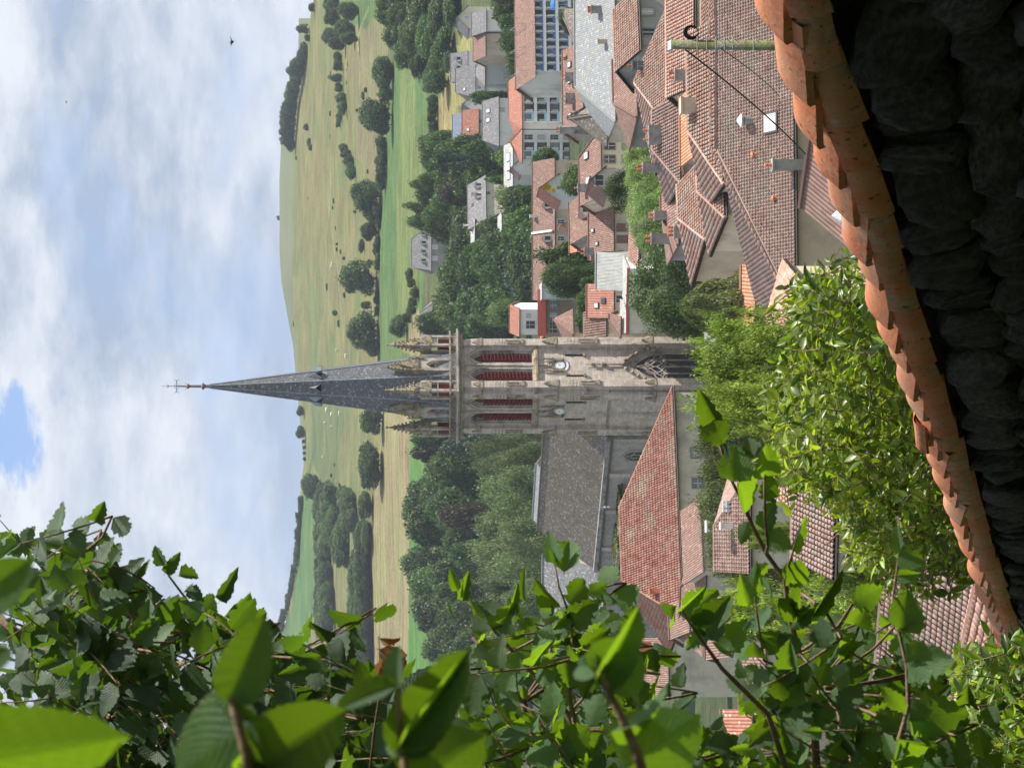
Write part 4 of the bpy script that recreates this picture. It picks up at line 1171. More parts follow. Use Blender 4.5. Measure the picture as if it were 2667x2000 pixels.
# spire lucarnes
zlu = tzl(832)
rl_ = 4.15 + (0.20 - 4.15) * (zlu - spz - 2) / (ap - spz - 2)
for k in range(8):
    t = k * math.pi / 4
    n_ = Vector((math.cos(t), math.sin(t), 0)); tt_ = Vector((-math.sin(t), math.cos(t), 0))
    b0 = c_ + n_ * (rl_ - .25)
    lu = MB()
    out_ = .75
    L0 = b0 + tt_ * .55 + Vector((0, 0, zlu)); L1 = b0 - tt_ * .55 + Vector((0, 0, zlu))
    top0 = b0 + n_ * -.05 + Vector((0, 0, zlu + 1.9)); topF = b0 + n_ * out_ + Vector((0, 0, zlu + .75))
    F0 = L0 + n_ * out_; F1 = L1 + n_ * out_
    lu.add([L0, F0, topF, top0, F1, L1], [(0, 1, 2, 3), (5, 3, 2, 4)])
    lu.add([L0 - Vector((0, 0, .1)), F0 - Vector((0, 0, .06)), topF - Vector((0, 0, .1)), top0, F1 - Vector((0, 0, .06)), L1 - Vector((0, 0, .1))], [(0, 1, 2, 3), (5, 3, 2, 4)])
    l_ = lu.build('lucarne', M['zinc'], spire)
    dk = MB(); dk.add([L0 + n_ * .3, L1 + n_ * .3, topF - n_ * .42 - Vector((0, 0, .06))], [(0, 1, 2)])
    dk.build('lucarne_opening', M['dark'], l_)
# finial and cross
fi = MB()
fi.lathe(c_, [(.24, ap - .1), (.22, ap + .6), (.45, ap + .75), (.45, ap + .95), (.2, ap + 1.1), (.17, ap + 2.6), (.33, ap + 2.75), (.33, ap + 2.9), (.12, ap + 3.1), (.10, ap + 3.9), (.05, ap + 4.0)], 8)
fi.build('finial', M['lead'], church)
cr = MB()
zx = tzl(445)
ax = Vector((RT.x * math.cos(R(40)), -math.sin(R(40)), 0)).normalized()   # cross arms roughly across the view
cr.tube([c_ + Vector((0, 0, ap + 3.8)), c_ + Vector((0, 0, tzl(405)))], .055, .02, n=5)
for s in (-1, 1):
    cr.tube([c_ + Vector((0, 0, zx)), c_ + ax * s * .72 + Vector((0, 0, zx))], .045, n=4)
    e = c_ + ax * s * .72 + Vector((0, 0, zx))
    for v_ in (-1, 1):
        cr.tube([e, e + ax * s * .03 + Vector((0, 0, v_ * .16)), e + ax * s * .16 + Vector((0, 0, v_ * .27))], .03, n=4)
        q0 = c_ + ax * s * .35 + Vector((0, 0, zx))
        cr.tube([c_ + Vector((0, 0, zx + v_ * .12)), c_ + ax * s * .2 + Vector((0, 0, zx + v_ * .3)), c_ + ax * s * .38 + Vector((0, 0, zx + v_ * .1))], .025, n=4)
    t_ = c_ + Vector((0, 0, tzl(425)))
    cr.tube([t_, t_ + ax * s * .22 + Vector((0, 0, .25))], .03, n=4)
    t_ = c_ + Vector((0, 0, tzl(475)))
    cr.tube([t_ + ax * s * .12, t_ + ax * s * .45 + Vector((0, 0, .35))], .025, n=4)
cr.build('cross', M['iron'], church)


# pinnacles: open lantern turrets at the corners, gabled dormers on the faces
def turret(cx, cy, name='pinnacle'):
    t = MB(); z0 = zc1 + .05; hh = tzl(1113) - z0
    for sx in (-1, 1):
        for sy in (-1, 1):
            t.box(cx + sx * .72 - .17, cx + sx * .72 + .17, cy + sy * .72 - .17, cy + sy * .72 + .17, z0, z0 + hh + .6)
    t.box(cx - .86, cx + .86, cy - .86, cy + .86, z0 + hh, z0 + hh + .85)
    t.box(cx - .80, cx + .80, cy - .80, cy + .80, z0, z0 + .35)
    o = t.build(name, M['stone_plain'], church)
    g_ = MB()
    zt = tzl(1002)
    g_.lathe(Vector((cx, cy, 0)), [(1.12, z0 + hh + .8), (.95, z0 + hh + 1.0), (.5, z0 + hh + 2.6), (.07, zt - .3), (.16, zt - .15), (.02, zt)], 4, math.pi / 4)
    for dx_, dy_ in ((0, -1), (-1, 0), (0, 1), (1, 0)):
        def mp(a, b, c, dx_=dx_, dy_=dy_): return Vector((cx + (a if dx_ == 0 else 0) + dx_ * (.86 + c), cy + (a if dy_ == 0 else 0) + dy_ * (.86 + c), b))
        gable(g_, mp, 0, z0 + hh - .55, .78, 2.5, -.1, .06, 5)
        for k in range(6):
            f = k / 6
            zz_ = z0 + hh + 1.6 + (zt - z0 - hh - 2.4) * f
            rr = .78 * (1 - f) + .10
            for s in (45, 135, 225, 315):
                if dx_ == 0 and dy_ == -1:
                    g_.lathe(Vector((cx + rr * math.cos(R(s)), cy + rr * math.sin(R(s)), zz_)), [(.04, 0), (.17, .12), (.05, .3)], 5)
    g_.build('crocketed_cap', M['stone_lich'], o)
    d_ = MB(); d_.box(cx - .5, cx + .5, cy - .5, cy + .5, z0 + .3, z0 + hh * .62)
    d_.build('louvre', M['louvre'], o)
    b_ = MB()
    for dx_, dy_ in ((0, -1), (-1, 0)):
        def mp(a, b, c, dx_=dx_, dy_=dy_): return Vector((cx + (a if dx_ == 0 else 0) + dx_ * (.74 + c), cy + (a if dy_ == 0 else 0) + dy_ * (.74 + c), b))
        b_.box(-.6, .6, z0 + hh * .62, z0 + hh * .62 + .12, 0, .1, lambda a, b, c, mp=mp: mp(a, b, c))
        for s in (-1, 1):
            b_.add([mp(s * .56, z0 + hh * .55, .02), mp(s * .56, z0 + hh + .1, .02), mp(0, z0 + hh + .1, .02), mp(s * .25, z0 + hh * .9, .02), mp(s * .42, z0 + hh * .7, .02)], [(0, 1, 2, 3, 4)])
    b_.build('arch', M['stone_plain'], o)
e = .95
for cx, cy in ((e, e), (W - e, e), (e, W - e), (W - e, W - e)): turret(cx, cy)
for mp, ok in ((lambda a, b, c: Vector((a, .35 - c, b)), 1), (lambda a, b, c: Vector((.35 - c, a, b)), 1)):
    z0 = zc1; zs = tzl(1091); zt = tzl(1004)
    dm = MB()
    holes = [arch(4.8, .62, z0 + .9, zs - 2.0, 1.1)]
    dm.holed([(3.75, z0), (5.85, z0), (5.85, zs), (3.75, zs)], holes, mp)
    recess(dm, mp, [arch(4.8, .62, z0 + .9, zs - 2.0, 1.1), arch(4.8, .5, z0 + 1.0, zs - 2.0, .95), arch(4.8, .42, z0 + 1.1, zs - 2.1, .8)], (0, -.15, -.4))
    dm.add([mp(3.75, z0, 0), mp(3.75, zs, 0), mp(3.75, zs, -1.9), mp(3.75, z0, -.6)], [(0, 1, 2, 3)])
    dm.add([mp(5.85, z0, 0), mp(5.85, zs, 0), mp(5.85, zs, -1.9), mp(5.85, z0, -.6)], [(0, 1, 2, 3)])
    dm.box(3.6, 6.0, zs - .02, zs + .16, -1.2, .12, lambda a, b, c, mp=mp: mp(a, b, c))
    o = dm.build('gabled_dormer', M['stone_plain'], church)
    dk = MB(); dk.add([mp(a, b, -.41) for a, b in arch(4.8, .44, z0 + 1.0, zs - 2.0, .95)], [tuple(range(21))])
    dk.build('louvre', M['louvre'], o)
    cp = MB()
    cp.add([mp(3.7, zs + .15, .1), mp(5.9, zs + .15, .1), mp(4.8, zt, -.6), mp(3.7, zs + .15, -1.6), mp(5.9, zs + .15, -1.6), mp(4.8, zt, -.7)], [(0, 1, 2), (0, 2, 5, 3), (1, 4, 5, 2)])
    gable(cp, mp, 4.8, zs + .1, .95, 2.6, -.2, .16, 5)
    for s in (-1, 1):
        for k in range(9):
            f = k / 9
            cp.lathe(mp(4.8 + s * 1.1 * (1 - f), zs + .2 + (zt - zs) * f, .1 - .6 * f), [(.04, 0), (.17, .1), (.05, .28)], 5)
        pinn(cp, mp, 4.8 + s * 1.0, zs - .6, .12, 2.2, .2)
    cp.lathe(mp(4.8, zt - .1, -.6), [(.06, 0), (.14, .15), (.03, .4)], 5)
    cp.build('crocketed_cap', M['stone_lich'], o)
    # small lead dormer side windows
    for s in (-1, 1):
        lw_ = MB()
        lw_.box(4.8 + s * 1.7 - .3, 4.8 + s * 1.7 + .3, z0 + .1, z0 + 1.9, -.5, -.35, lambda a, b, c, mp=mp: mp(a, b, c))
        lw_.build('gallery_window', M['zinc'], church)

# ------------------------------------------------------------------ houses
def tileshape(tw, tl, kind='barrel', seg=5):
    """one clay tile: u across, v up the slope, w out of the roof"""
    if kind == 'barrel':
        a = np.linspace(math.radians(168), math.radians(12), seg)
        pu = np.cos(a) * tw * .46; pw = np.sin(a) * tw * .36 - .01
    else:
        pu = np.array([-.5, -.18, -.05, .1, .27, .42, .5]) * tw; pw = np.array([.0, .0, .10, .19, .19, .08, .0]) * tw
    k = len(pu)
    lo = np.stack([pu, np.full(k, -tl * .53), pw + .035], 1)
    hi = np.stack([pu * .9, np.full(k, tl * .53), pw * .85 - .0], 1)
    un = np.stack([pu, np.full(k, -tl * .53), pw + .012], 1)
    V = np.concatenate([lo, hi, un])
    Fc = [(i, i + 1, k + i + 1, k + i) for i in range(k - 1)] + [(i, 2 * k + i, 2 * k + i + 1, i + 1) for i in range(k - 1)]
    return V, np.array(Fc)


def inside2(pt, poly):
    c = False; j = len(poly) - 1
    for i in range(len(poly)):
        if (poly[i][1] > pt[1]) != (poly[j][1] > pt[1]) and pt[0] < (poly[j][0] - poly[i][0]) * (pt[1] - poly[i][1]) / (poly[j][1] - poly[i][1]) + poly[i][0]: c = not c
        j = i
    return c


def tile_plane(poly, mat, parent, tw=.24, tl=.34, kind='barrel', single=0, seed=0):
    """real clay tiles over a roof plane (poly in parent's frame, first edge = eave)"""
    r = random.Random(seed)
    A, B = Vector(poly[0]), Vector(poly[1])
    eu = (B - A).normalized()
    nrm = None
    for q_ in poly[2:]:
        nrm = eu.cross(Vector(q_) - A)
        if nrm.length > .1: break
    nrm.normalize()
    if nrm.z < 0: nrm = -nrm
    ev = nrm.cross(eu)
    if ev.z < 0: ev = -ev
    p2 = [((Vector(q_) - A).dot(eu), (Vector(q_) - A).dot(ev)) for q_ in poly]
    u0, u1 = min(p[0] for p in p2), max(p[0] for p in p2); v1 = max(p[1] for p in p2)
    V, Fc = tileshape(tw, tl, kind)
    cells = []
    nv = int(v1 / tl) + 1; nu = int((u1 - u0) / tw) + 1
    for j in range(nv):
        for i in range(nu):
            u = u0 + (i + .5) * tw; v = (j + .5) * tl
            if inside2((u, v), p2): cells.append((u, v))
    mats = []
    basis = Matrix((eu, ev, nrm)).transposed()
    if single:
        W2 = parent.matrix_basis if parent else Matrix.Identity(4)
        cells.sort(key=lambda c: (W2 @ (A + eu * c[0] + ev * c[1])).length)
    me_t = None
    vis = []
    if single:
        rest = []
        for c in cells:
            X_, Y_ = proj(W2 @ (A + eu * c[0] + ev * c[1]))
            (vis if (0 < X_ < 2667 and 0 < Y_ < 2000 and len(vis) < single) else rest).append(c)
        me_t = fastmesh('roof_tile', V, Fc, M[mat])
        for (u, v) in vis:
            p = A + eu * (u + r.uniform(-.01, .01)) + ev * (v + r.uniform(-.012, .012)) + nrm * (.03 + r.uniform(0, .012))
            mw = Matrix.Translation(p) @ (basis @ Matrix.Rotation(r.uniform(-.02, .02), 3, 'Z')).to_4x4()
            put('roof_tile', me_t, parent, mw)
        cells = rest
    if cells:
        C = np.array(cells) + np.array([[r.uniform(-.012, .012), r.uniform(-.015, .015)] for _ in cells])
        off = np.array([r.uniform(.02, .035) for _ in cells])
        n = len(C)
        VV = np.zeros((n, len(V), 3))
        VV[:, :, 0] = V[None, :, 0] + C[:, 0:1]; VV[:, :, 1] = V[None, :, 1] + C[:, 1:2]; VV[:, :, 2] = V[None, :, 2] + off[:, None]
        VV = VV.reshape(-1, 3) @ np.array([list(eu), list(ev), list(nrm)]) + np.array(list(A))
        FF = (Fc[None] + (np.arange(n) * len(V))[:, None, None]).reshape(-1, 4)
        tag(put('roof_tiles', fastmesh('roof_tiles', VV, FF, M[mat]), parent), kind='stuff')


def plane_uv(poly, mat, parent, name='roof', th=.16):
    """roof slab with uv in metres along the eave and up the slope"""
    A, B = Vector(poly[0]), Vector(poly[1]); eu = (B - A).normalized()
    nrm = eu.cross(Vector(poly[2]) - A).normalized()
    if nrm.z < 0: nrm = -nrm
    ev = nrm.cross(eu)
    if ev.z < 0: ev = -ev
    return A, eu, ev, nrm


def roof_slabs(polys, mat, parent, name='roof', th=.18):
    V = []; Fs = []; U = []
    me = bpy.data.meshes.new(name)
    for poly in polys:
        A, eu, ev, nrm = plane_uv(poly, mat, parent)
        n = len(poly); o = len(V)
        top = [Vector(p) for p in poly]; bot = [p - Vector((0, 0, th)) for p in top]
        V += [tuple(p) for p in top + bot]
        U += [((p - A).dot(eu) + 50, (p - A).dot(ev) + 50) for p in top] + [((p - A).dot(eu) + 50, (p - A).dot(ev) + 50) for p in bot]
        Fs.append(tuple(range(o, o + n))); Fs.append(tuple(range(o + 2 * n - 1, o + n - 1, -1)))
        Fs += [(o + i, o + n + i, o + n + (i + 1) % n, o + (i + 1) % n) for i in range(n)]
    me.from_pydata(V, [], Fs)
    uv = me.uv_layers.new(name='uv')
    lu = [U[l.vertex_index] for l in me.loops]
    uv.data.foreach_set('uv', np.array(lu, np.float32).ravel())
    me.materials.append(M[mat])
    return put(name, me, parent)


class House: pass


# picture columns of the ridges, measured on the photograph, by eave corner
XRS = {(1768, 1600): 1615, (1737, 1815): 1657, (1826, 1700): 1772, (1790, 1640): 1742, (1946, 1480): 1861, (2085, 1345): 2005, (2165, 1490): 2065, (1900, 1700): 1835,
       (1990, 1890): 1925, (1955, 2080): 1880, (2590, 2010): 2310, (2700, 1900): 2560, (2059, 790): 1868, (2095, 1010): 1967, (1962, 900): 1930, (1945, 915): 1922,
       (2215, 640): 2100, (1880, 470): 1792, (1868, 140): 1828, (1884, 560): 1818, (1832, 618): 1768, (1872, 700): 1812, (1832, 705): 1782, (1762, 630): 1722, (1770, 470): 1700,
       (1800, 400): 1772, (1738, 330): 1654, (1806, 215): 1736, (1662, 130): 1600, (1654, 300): 1597, (1597, 312): 1497, (1572, 372): 1478, (1515, 320): 1465, (1500, 190): 1470,
       (1500, 110): 1468, (1562, 505): 1508, (1570, 500): 1535, (1356, 336): 1325, (1357, 420): 1328, (1388, 196): 1341, (1216, 74): 1189, (1262, 80): 1228, (1262, 145): 1232,
       (1216, 206): 1173, (1234, 252): 1186, (1260, 220): 1238, (1242, 298): 1203, (1243, 362): 1203, (1206, 372): 1178, (1296, 378): 1256, (1335, 482): 1312, (1350, 456): 1330,
       (1262, 572): 1218, (1120, 702): 1071, (1124, 892): 1094, (1441, 772): 1387, (1450, 522): 1404, (1482, 600): 1460, (1556, 590): 1482, (1580, 570): 1542, (1594, 662): 1533,
       (1634, 756): 1552, (1595, 824): 1528, (1576, 870): 1521, (1612, 872): 1586, (1662, 690): 1640, (1350, 872): 1327, (1488, 868): 1442, (1552, 1482): 1410, (1562, 1690): 1412, (1430, 1402): 1391}


def house(label, A, d, YB, yaw, depth, rh, mat='browntile', wall='cream', hipL=0, hipR=0, over=.35, cat='house', name='house', group=None, k=.5, tiles=None, wallh=None, type='gable', wins=(), single=0, tk=None, zb=None, ridge=True, back=True, W=None):
    """A: photograph pixel of the left eave corner (d metres off); YB: row of the right eave corner"""
    a = P(A[0], A[1], d); c, s = math.cos(R(yaw)), math.sin(R(yaw))
    r = P(A[0], YB, 1.0).x
    if W is None: W = (r * a.y - a.x) / (c - r * s)
    zg = tzs(a.x + W / 2 * c, a.y + W / 2 * s) - .6 if zb is None else zb
    if wallh is not None: zg = a.z - wallh
    h = a.z - zg
    XR = XRS.get(tuple(A))
    if XR is not None:
        lx, ly = (W / 2, depth * k) if type == 'gable' else ((W * k, 0) if type == 'front' else (W / 2, depth))
        q_ = Vector((a.x + lx * c - ly * s, a.y + lx * s + ly * c, 0))
        rh = max(.4, P(XR, 1000 - F * q_.x / q_.y, q_.y).z - a.z)
    H = House(); H.W, H.D, H.h, H.rh = W, depth, h, rh
    t = thing(name, label, cat, (a.x, a.y, zg), R(yaw), group); H.t = t
    t.matrix_basis = Matrix.Translation((a.x, a.y, zg)) @ Matrix.Rotation(R(yaw), 4, 'Z')
    o = over; D = depth
    b = MB()
    b.box(0, W, 0, D, 0, h - .02)
    if type == 'gable':
        yr = D * k
        if not hipL: b.add([(0, 0, h - .02), (0, D, h - .02), (0, yr, h + rh - .12), (.02, 0, h - .02), (.02, D, h - .02), (.02, yr, h + rh - .12)], [(0, 1, 2), (3, 5, 4)])
        if not hipR: b.add([(W, 0, h - .02), (W, D, h - .02), (W, yr, h + rh - .12), (W - .02, 0, h - .02), (W - .02, D, h - .02), (W - .02, yr, h + rh - .12)], [(0, 2, 1), (3, 4, 5)])
        s1 = rh / yr; s2 = rh / (D - yr)
        xl = -o; xr = W + o
        rl = (hipL if hipL else xl); rr = (W - hipR if hipR else xr)
        ze = h - o * s1; ze2 = h - o * s2; zr = h + rh
        front = [(xl, -o, ze), (xr, -o, ze), (rr, yr, zr), (rl, yr, zr)]
        backp = [(xr, D + o, ze2), (xl, D + o, ze2), (rl, yr, zr), (rr, yr, zr)]
        planes = [front] + ([backp] if back else [])
        tp = [front]
        if hipL: lp = [(xl, D + o, ze2), (xl, -o, ze), (rl, yr, zr)]; planes.append(lp); tp.append(lp)
        if hipR: rp = [(xr, -o, ze), (xr, D + o, ze2), (rr, yr, zr)]; planes.append(rp); tp.append(rp)
    elif type == 'front':      # gable wall towards us, ridge running away
        xm = W * k; s1 = rh / xm; s2 = rh / (W - xm)
        zr = h + rh
        b.add([(0, 0, h - .02), (W, 0, h - .02), (xm, 0, zr - .12), (0, .02, h - .02), (W, .02, h - .02), (xm, .02, zr - .12)], [(0, 1, 2), (3, 5, 4)])
        yb = D + o
        yr0 = hipL if hipL else -o
        left = [(-o, yb, h - o * s1), (-o, -o, h - o * s1), (xm, yr0, zr), (xm, yb, zr)]
        right = [(W + o, -o, h - o * s2), (W + o, yb, h - o * s2), (xm, yb, zr), (xm, yr0, zr)]
        planes = [left, right]; tp = [left, right]
        if hipL: fp = [(-o, -o, h - o * s1), (W + o, -o, h - o * s2), (xm, yr0, zr)]; planes.append(fp); tp.append(fp)
    elif type == 'shed':
        s1 = rh / D
        front = [(-o, -o, h - o * s1), (W + o, -o, h - o * s1), (W + o, D, h + rh), (-o, D, h + rh)]
        b.add([(0, 0, h - .02), (0, D, h - .02), (0, D, h + rh - .12), (W, 0, h - .02), (W, D, h - .02), (W, D, h + rh - .12)], [(0, 1, 2), (3, 5, 4), (1, 4, 5, 2)])
        planes = [front]; tp = [front]
    elif type == 'flat':
        planes = [[(-o, -o, h + .05), (W + o, -o, h + .05), (W + o, D + o, h + .05 + rh), (-o, D + o, h + .05 + rh)]]; tp = []
    b.build('wall', M[wall], t)
    H.roof = roof_slabs(planes, mat if not tiles else 'under_uv', t)
    if type in ('gable', 'front') and ridge:
        rg = MB()
        if type == 'gable':
            rg.tube([(rl, yr, zr + .02), (rr, yr, zr + .02)], .13, n=6)
            if hipL: rg.tube([(xl, -o, ze + .04), (rl, yr, zr + .03)], .12, n=6)
            if hipR: rg.tube([(xr, -o, ze + .04), (rr, yr, zr + .03)], .12, n=6)
        else:
            rg.tube([(xm, yr0, zr + .02), (xm, D + o, zr + .02)], .13, n=6)
            if hipL: rg.tube([(-o, -o, h - o * s1 + .04), (xm, yr0, zr + .03)], .12, n=6); rg.tube([(W + o, -o, h - o * s2 + .04), (xm, yr0, zr + .03)], .12, n=6)
        rg.build('ridge', M[tiles[0] if tiles else mat], H.roof)
    if type == 'gable' or type == 'shed':
        gt = MB(); gt.tube([(-o, -o - .08, h - o * s1 - .06), (W + o, -o - .08, h - o * s1 - .06)], .07, n=5)
        gt.build('gutter', M['gutter'], t)
    if tiles:
        for i, p in enumerate(tp):
            tile_plane(p, tiles[0], t, *(tk or (.24, .34)), kind=tiles[1], single=single if i == 0 else 0, seed=i + int(W * 10))
    H.s1 = s1 if type in ('gable', 'shed', 'front') else 0
    H.type = type; H.k = k
    for w in wins: window(H, *w)
    return H


M['under_uv'] = M['under']


def wallmap(H, f):
    if f == 'F': return lambda a, b, c: Vector((a, -c, b))
    if f == 'L': return lambda a, b, c: Vector((-c, H.D - a, b))
    if f == 'R': return lambda a, b, c: Vector((H.W + c, a, b))


def window(H, face, a, drop, w, h, frame='frame', style='plain', n=1, step=0, pane='glass'):
    """a: metres along the wall (or fraction < 1), drop: metres from eave to window head"""
    mp = wallmap(H, face)
    ln = H.W if face == 'F' else H.D
    for i in range(n):
        x = (a * ln if a < 1 else a) + i * step
        z1 = H.h - drop; z0 = z1 - h
        m_ = MB(); bx = lambda p, q, r, mp=mp: mp(p, q, r)
        t_ = .14 if style != 'thin' else .08
        cO = .09
        m_.box(x - w / 2 - t_, x - w / 2, z0 - t_, z1 + t_, 0, cO, bx); m_.box(x + w / 2, x + w / 2 + t_, z0 - t_, z1 + t_, 0, cO, bx)
        m_.box(x - w / 2, x + w / 2, z1, z1 + t_, 0, cO, bx); m_.box(x - w / 2, x + w / 2, z0 - t_, z0, 0, cO + .04, bx)
        f = m_.build('window', M[frame], H.t)
        p_ = MB(); p_.box(x - w / 2, x + w / 2, z0, z1, -.01, .012, bx)
        p_.build('pane', M[random.choice(['glass', 'glass', 'glassmid', 'curtain']) if pane == 'glass' else pane], f)
        s_ = MB()
        s_.box(x - .03, x + .03, z0, z1, .012, .04, bx)
        if h > 1.2: s_.box(x - w / 2, x + w / 2, z0 + h * .62, z0 + h * .62 + .05, .012, .04, bx)
        s_.build('glazing_bar', M['whitepaint'], f)
        if style in M:
            for s in (-1, 1):
                q_ = MB(); q_.box(x + s * (w / 2 + t_ + w * .26) - w * .25, x + s * (w / 2 + t_ + w * .26) + w * .25, z0, z1, 0, .05, bx)
                q_.build('shutter', M[style], f)


def closed_shutters(H, face, a, drop, w, h, mat, n=1, step=0):
    mp = wallmap(H, face); ln = H.W if face == 'F' else H.D
    for i in range(n):
        x = (a * ln if a < 1 else a) + i * step; z1 = H.h - drop
        for s in (-1, 1):
            q_ = MB(); q_.box(x + s * w / 4 - w / 4 + .01, x + s * w / 4 + w / 4 - .01, z1 - h, z1, 0, .06, lambda p, q, r, mp=mp: mp(p, q, r))
            q_.build('shutter', M[mat], H.t)


def onroof(H, x, v):
    """point on the front plane: x along, v metres of plan distance from the eave"""
    return Vector((x, v, H.h + v * H.s1))


def chimney(H, x, y, w, dd, top, mat='concrete', pots=2, base=None):
    """top: height above eave"""
    b = MB()
    z0 = (H.h if base is None else base) - .3
    w *= .50; dd *= .6
    if base is None:
        yr = H.D * H.k
        top = (min(y, yr) * H.s1 if H.type == 'gable' else 0) + .55 + .10 * top
    b.box(x - w / 2, x + w / 2, y - dd / 2, y + dd / 2, z0, H.h + top)
    b.box(x - w / 2 - .08, x + w / 2 + .08, y - dd / 2 - .08, y + dd / 2 + .08, H.h + top, H.h + top + .14)
    c = b.build('chimney', M[mat], H.t)
    for i in range(pots):
        q_ = MB()
        xx = x + (i - (pots - 1) / 2) * (w / max(pots, 1))
        q_.lathe((xx, y, 0), [(.12, H.h + top + .13), (.10, H.h + top + .42), (.13, H.h + top + .46), (.12, H.h + top + .55)], 8)
        q_.build('chimney_pot', M['pot'], c)
    return c


def skylight(H, x, v, w, l, mat='glasslight'):
    b = MB(); n = Vector((0, -H.s1, 1)).normalized(); ev = Vector((0, 1, H.s1)).normalized()
    p = onroof(H, x, v)
    def mp(a, b_, c): return p + Vector((1, 0, 0)) * a + ev * b_ + n * c
    b.box(-w / 2 - .1, w / 2 + .1, -.1, l + .1, .0, .16, mp)
    f = b.build('skylight', M['gutter'], H.t)
    g_ = MB(); g_.box(-w / 2, w / 2, 0, l, .16, .185, mp)
    g_.build('pane', M[mat], f)


def dormer(H, x, v, w, h, mat, wall='white', gw=None):
    """gabled dormer on the front plane"""
    p = onroof(H, x, v); L_ = h / max(H.s1, .3)
    b = MB()
    b.add([p + Vector(q) for q in [(-w / 2, 0, 0), (w / 2, 0, 0), (w / 2, 0, h), (0, 0, h + w * .35), (-w / 2, 0, h), (-w / 2, L_, h), (w / 2, L_, h)]], [(0, 1, 2, 3, 4), (0, 4, 5), (1, 6, 2)])
    d_ = b.build('dormer', M[wall], H.t)
    e = .18; zt = h + w * .35 + .05
    r_ = MB()
    Lt = L_ + w * .35 / max(H.s1, .3)
    r_.add([p + Vector(q) for q in [(-w / 2 - e, -e, h - .1), (0, -e, zt), (0, Lt, zt), (-w / 2 - e, L_, h - .1), (w / 2 + e, -e, h - .1), (w / 2 + e, L_, h - .1)]], [(0, 1, 2, 3), (4, 5, 2, 1)])
    r_.build('dormer_roof', M[mat], d_)
    g_ = MB(); g_.box(-w * .3, w * .3, -.03, -.01, .15, h - .05, lambda a, b_, c: p + Vector((a, b_, c)))
    g_.build('pane', M['glass'], d_)


def aerial(H, x, y, z, h=2.2):
    b = MB(); b.tube([(x, y, z), (x, y, z + h)], .025, n=4); b.tube([(x - .7, y, z + h - .1), (x + .7, y, z + h - .1)], .018, n=4)
    for k in range(7): b.tube([(x - .6 + .2 * k, y - .25, z + h - .1), (x - .6 + .2 * k, y + .25, z + h - .1)], .012, n=3)
    b.build('aerial', M['galv'], H.t)


# ---- church nave, left of the tower
H = house('long church nave with mottled dark stone-slate roof and traceried windows, left of the tower', (1552, 1482), 322, 1144, -50, 14.5, 7.6, 'lauze', 'rubble', cat='church', name='church_nave', over=.3, zb=-40.5)
NV = H
b = MB()
for k in range(46):
    x0 = -.3 + k * (H.W + .3) / 46
    b.box(x0 + .02, x0 + (H.W + .3) / 46 - .03, -.42, .55, H.h - .22, H.h + .36)
b.build('eave_slabs', M['concrete'], H.t)
for i, xx in enumerate((H.W - 3.6, H.W - 11.6, H.W - 20.6)):
    b = MB(); outs = [arch(xx, h_, H.h - 7.2, H.h - 3.6, r_, 8) for h_, r_ in ((1.35, 1.9), (1.1, 1.6), (.95, 1.4))]
    mpN = wallmap(H, 'F')
    recess(b, mpN, outs, (.12, .10, .03))
    o = b.build('nave_window', M['stone_plain'], H.t)
    g_ = MB(); g_.add([mpN(a, c, .02) for a, c in outs[2]], [tuple(range(len(outs[2])))]); g_.build('pane', M['glass'], o)
    t_ = MB()
    for s in (-.32, .32): t_.tube([mpN(xx + s, H.h - 7, .06), mpN(xx + s, H.h - 3.3, .06), mpN(xx, H.h - 2.4, .06)], .06, n=4)
    t_.tube([mpN(xx - .95, H.h - 3.7, .06), mpN(xx, H.h - 3.2, .06), mpN(xx + .95, H.h - 3.7, .06)], .05, n=4)
    t_.build('tracery', M['stone_plain'], o)
for xx in (H.W - 7.4, H.W - 15.6, H.W - 24.2):
    b = MB(); b.box(xx - .35, xx + .35, -.35, .05, 0, H.h - .4); b.build('buttress', M['stone'], H.t)
b = MB(); b.box(-.3, H.W - .2, .4, .7, H.h + .3, H.h + .34) ; 
# lower chapels with grassy flat roofs against the nave
for i, (Xc, Y0, Y1) in enumerate(((1607, 1388, 1330), (1600, 1502, 1436))):
    H2 = house('small chapel roof overgrown with grass against the nave, ' + ('nearer the tower' if i == 0 else 'further from the tower'), (1618 if i == 0 else 1608, Y0), 308 if i == 0 else 313, Y1, -50, 5.0, 0.05, 'mossroof' if 'mossroof' in M else 'lauze', 'greywall', cat='chapel', name='side_chapel', type='flat', over=.25)
    b = MB(); b.box(-.3, H2.W + .3, -.35, -.2, H2.h, H2.h + .45); b.box(-.35, -.2, -.3, 5.2, H2.h, H2.h + .45); b.build('parapet', M['stone_plain'], H2.t)
    gp = np.random.default_rng(i).uniform([0, 0, 0], [H2.W, 5, .35], (2500, 3)); gp[:, 2] += H2.h + .1
    Vg, Fg = leafcloud(gp, np.tile([0, 0, 1.0], (2500, 1)), .22, 1.0, 2.0, i)
    tag(put('roof_grass', fastmesh('roof_grass', Vg, Fg, L['hedge']), H2.t), kind='stuff')
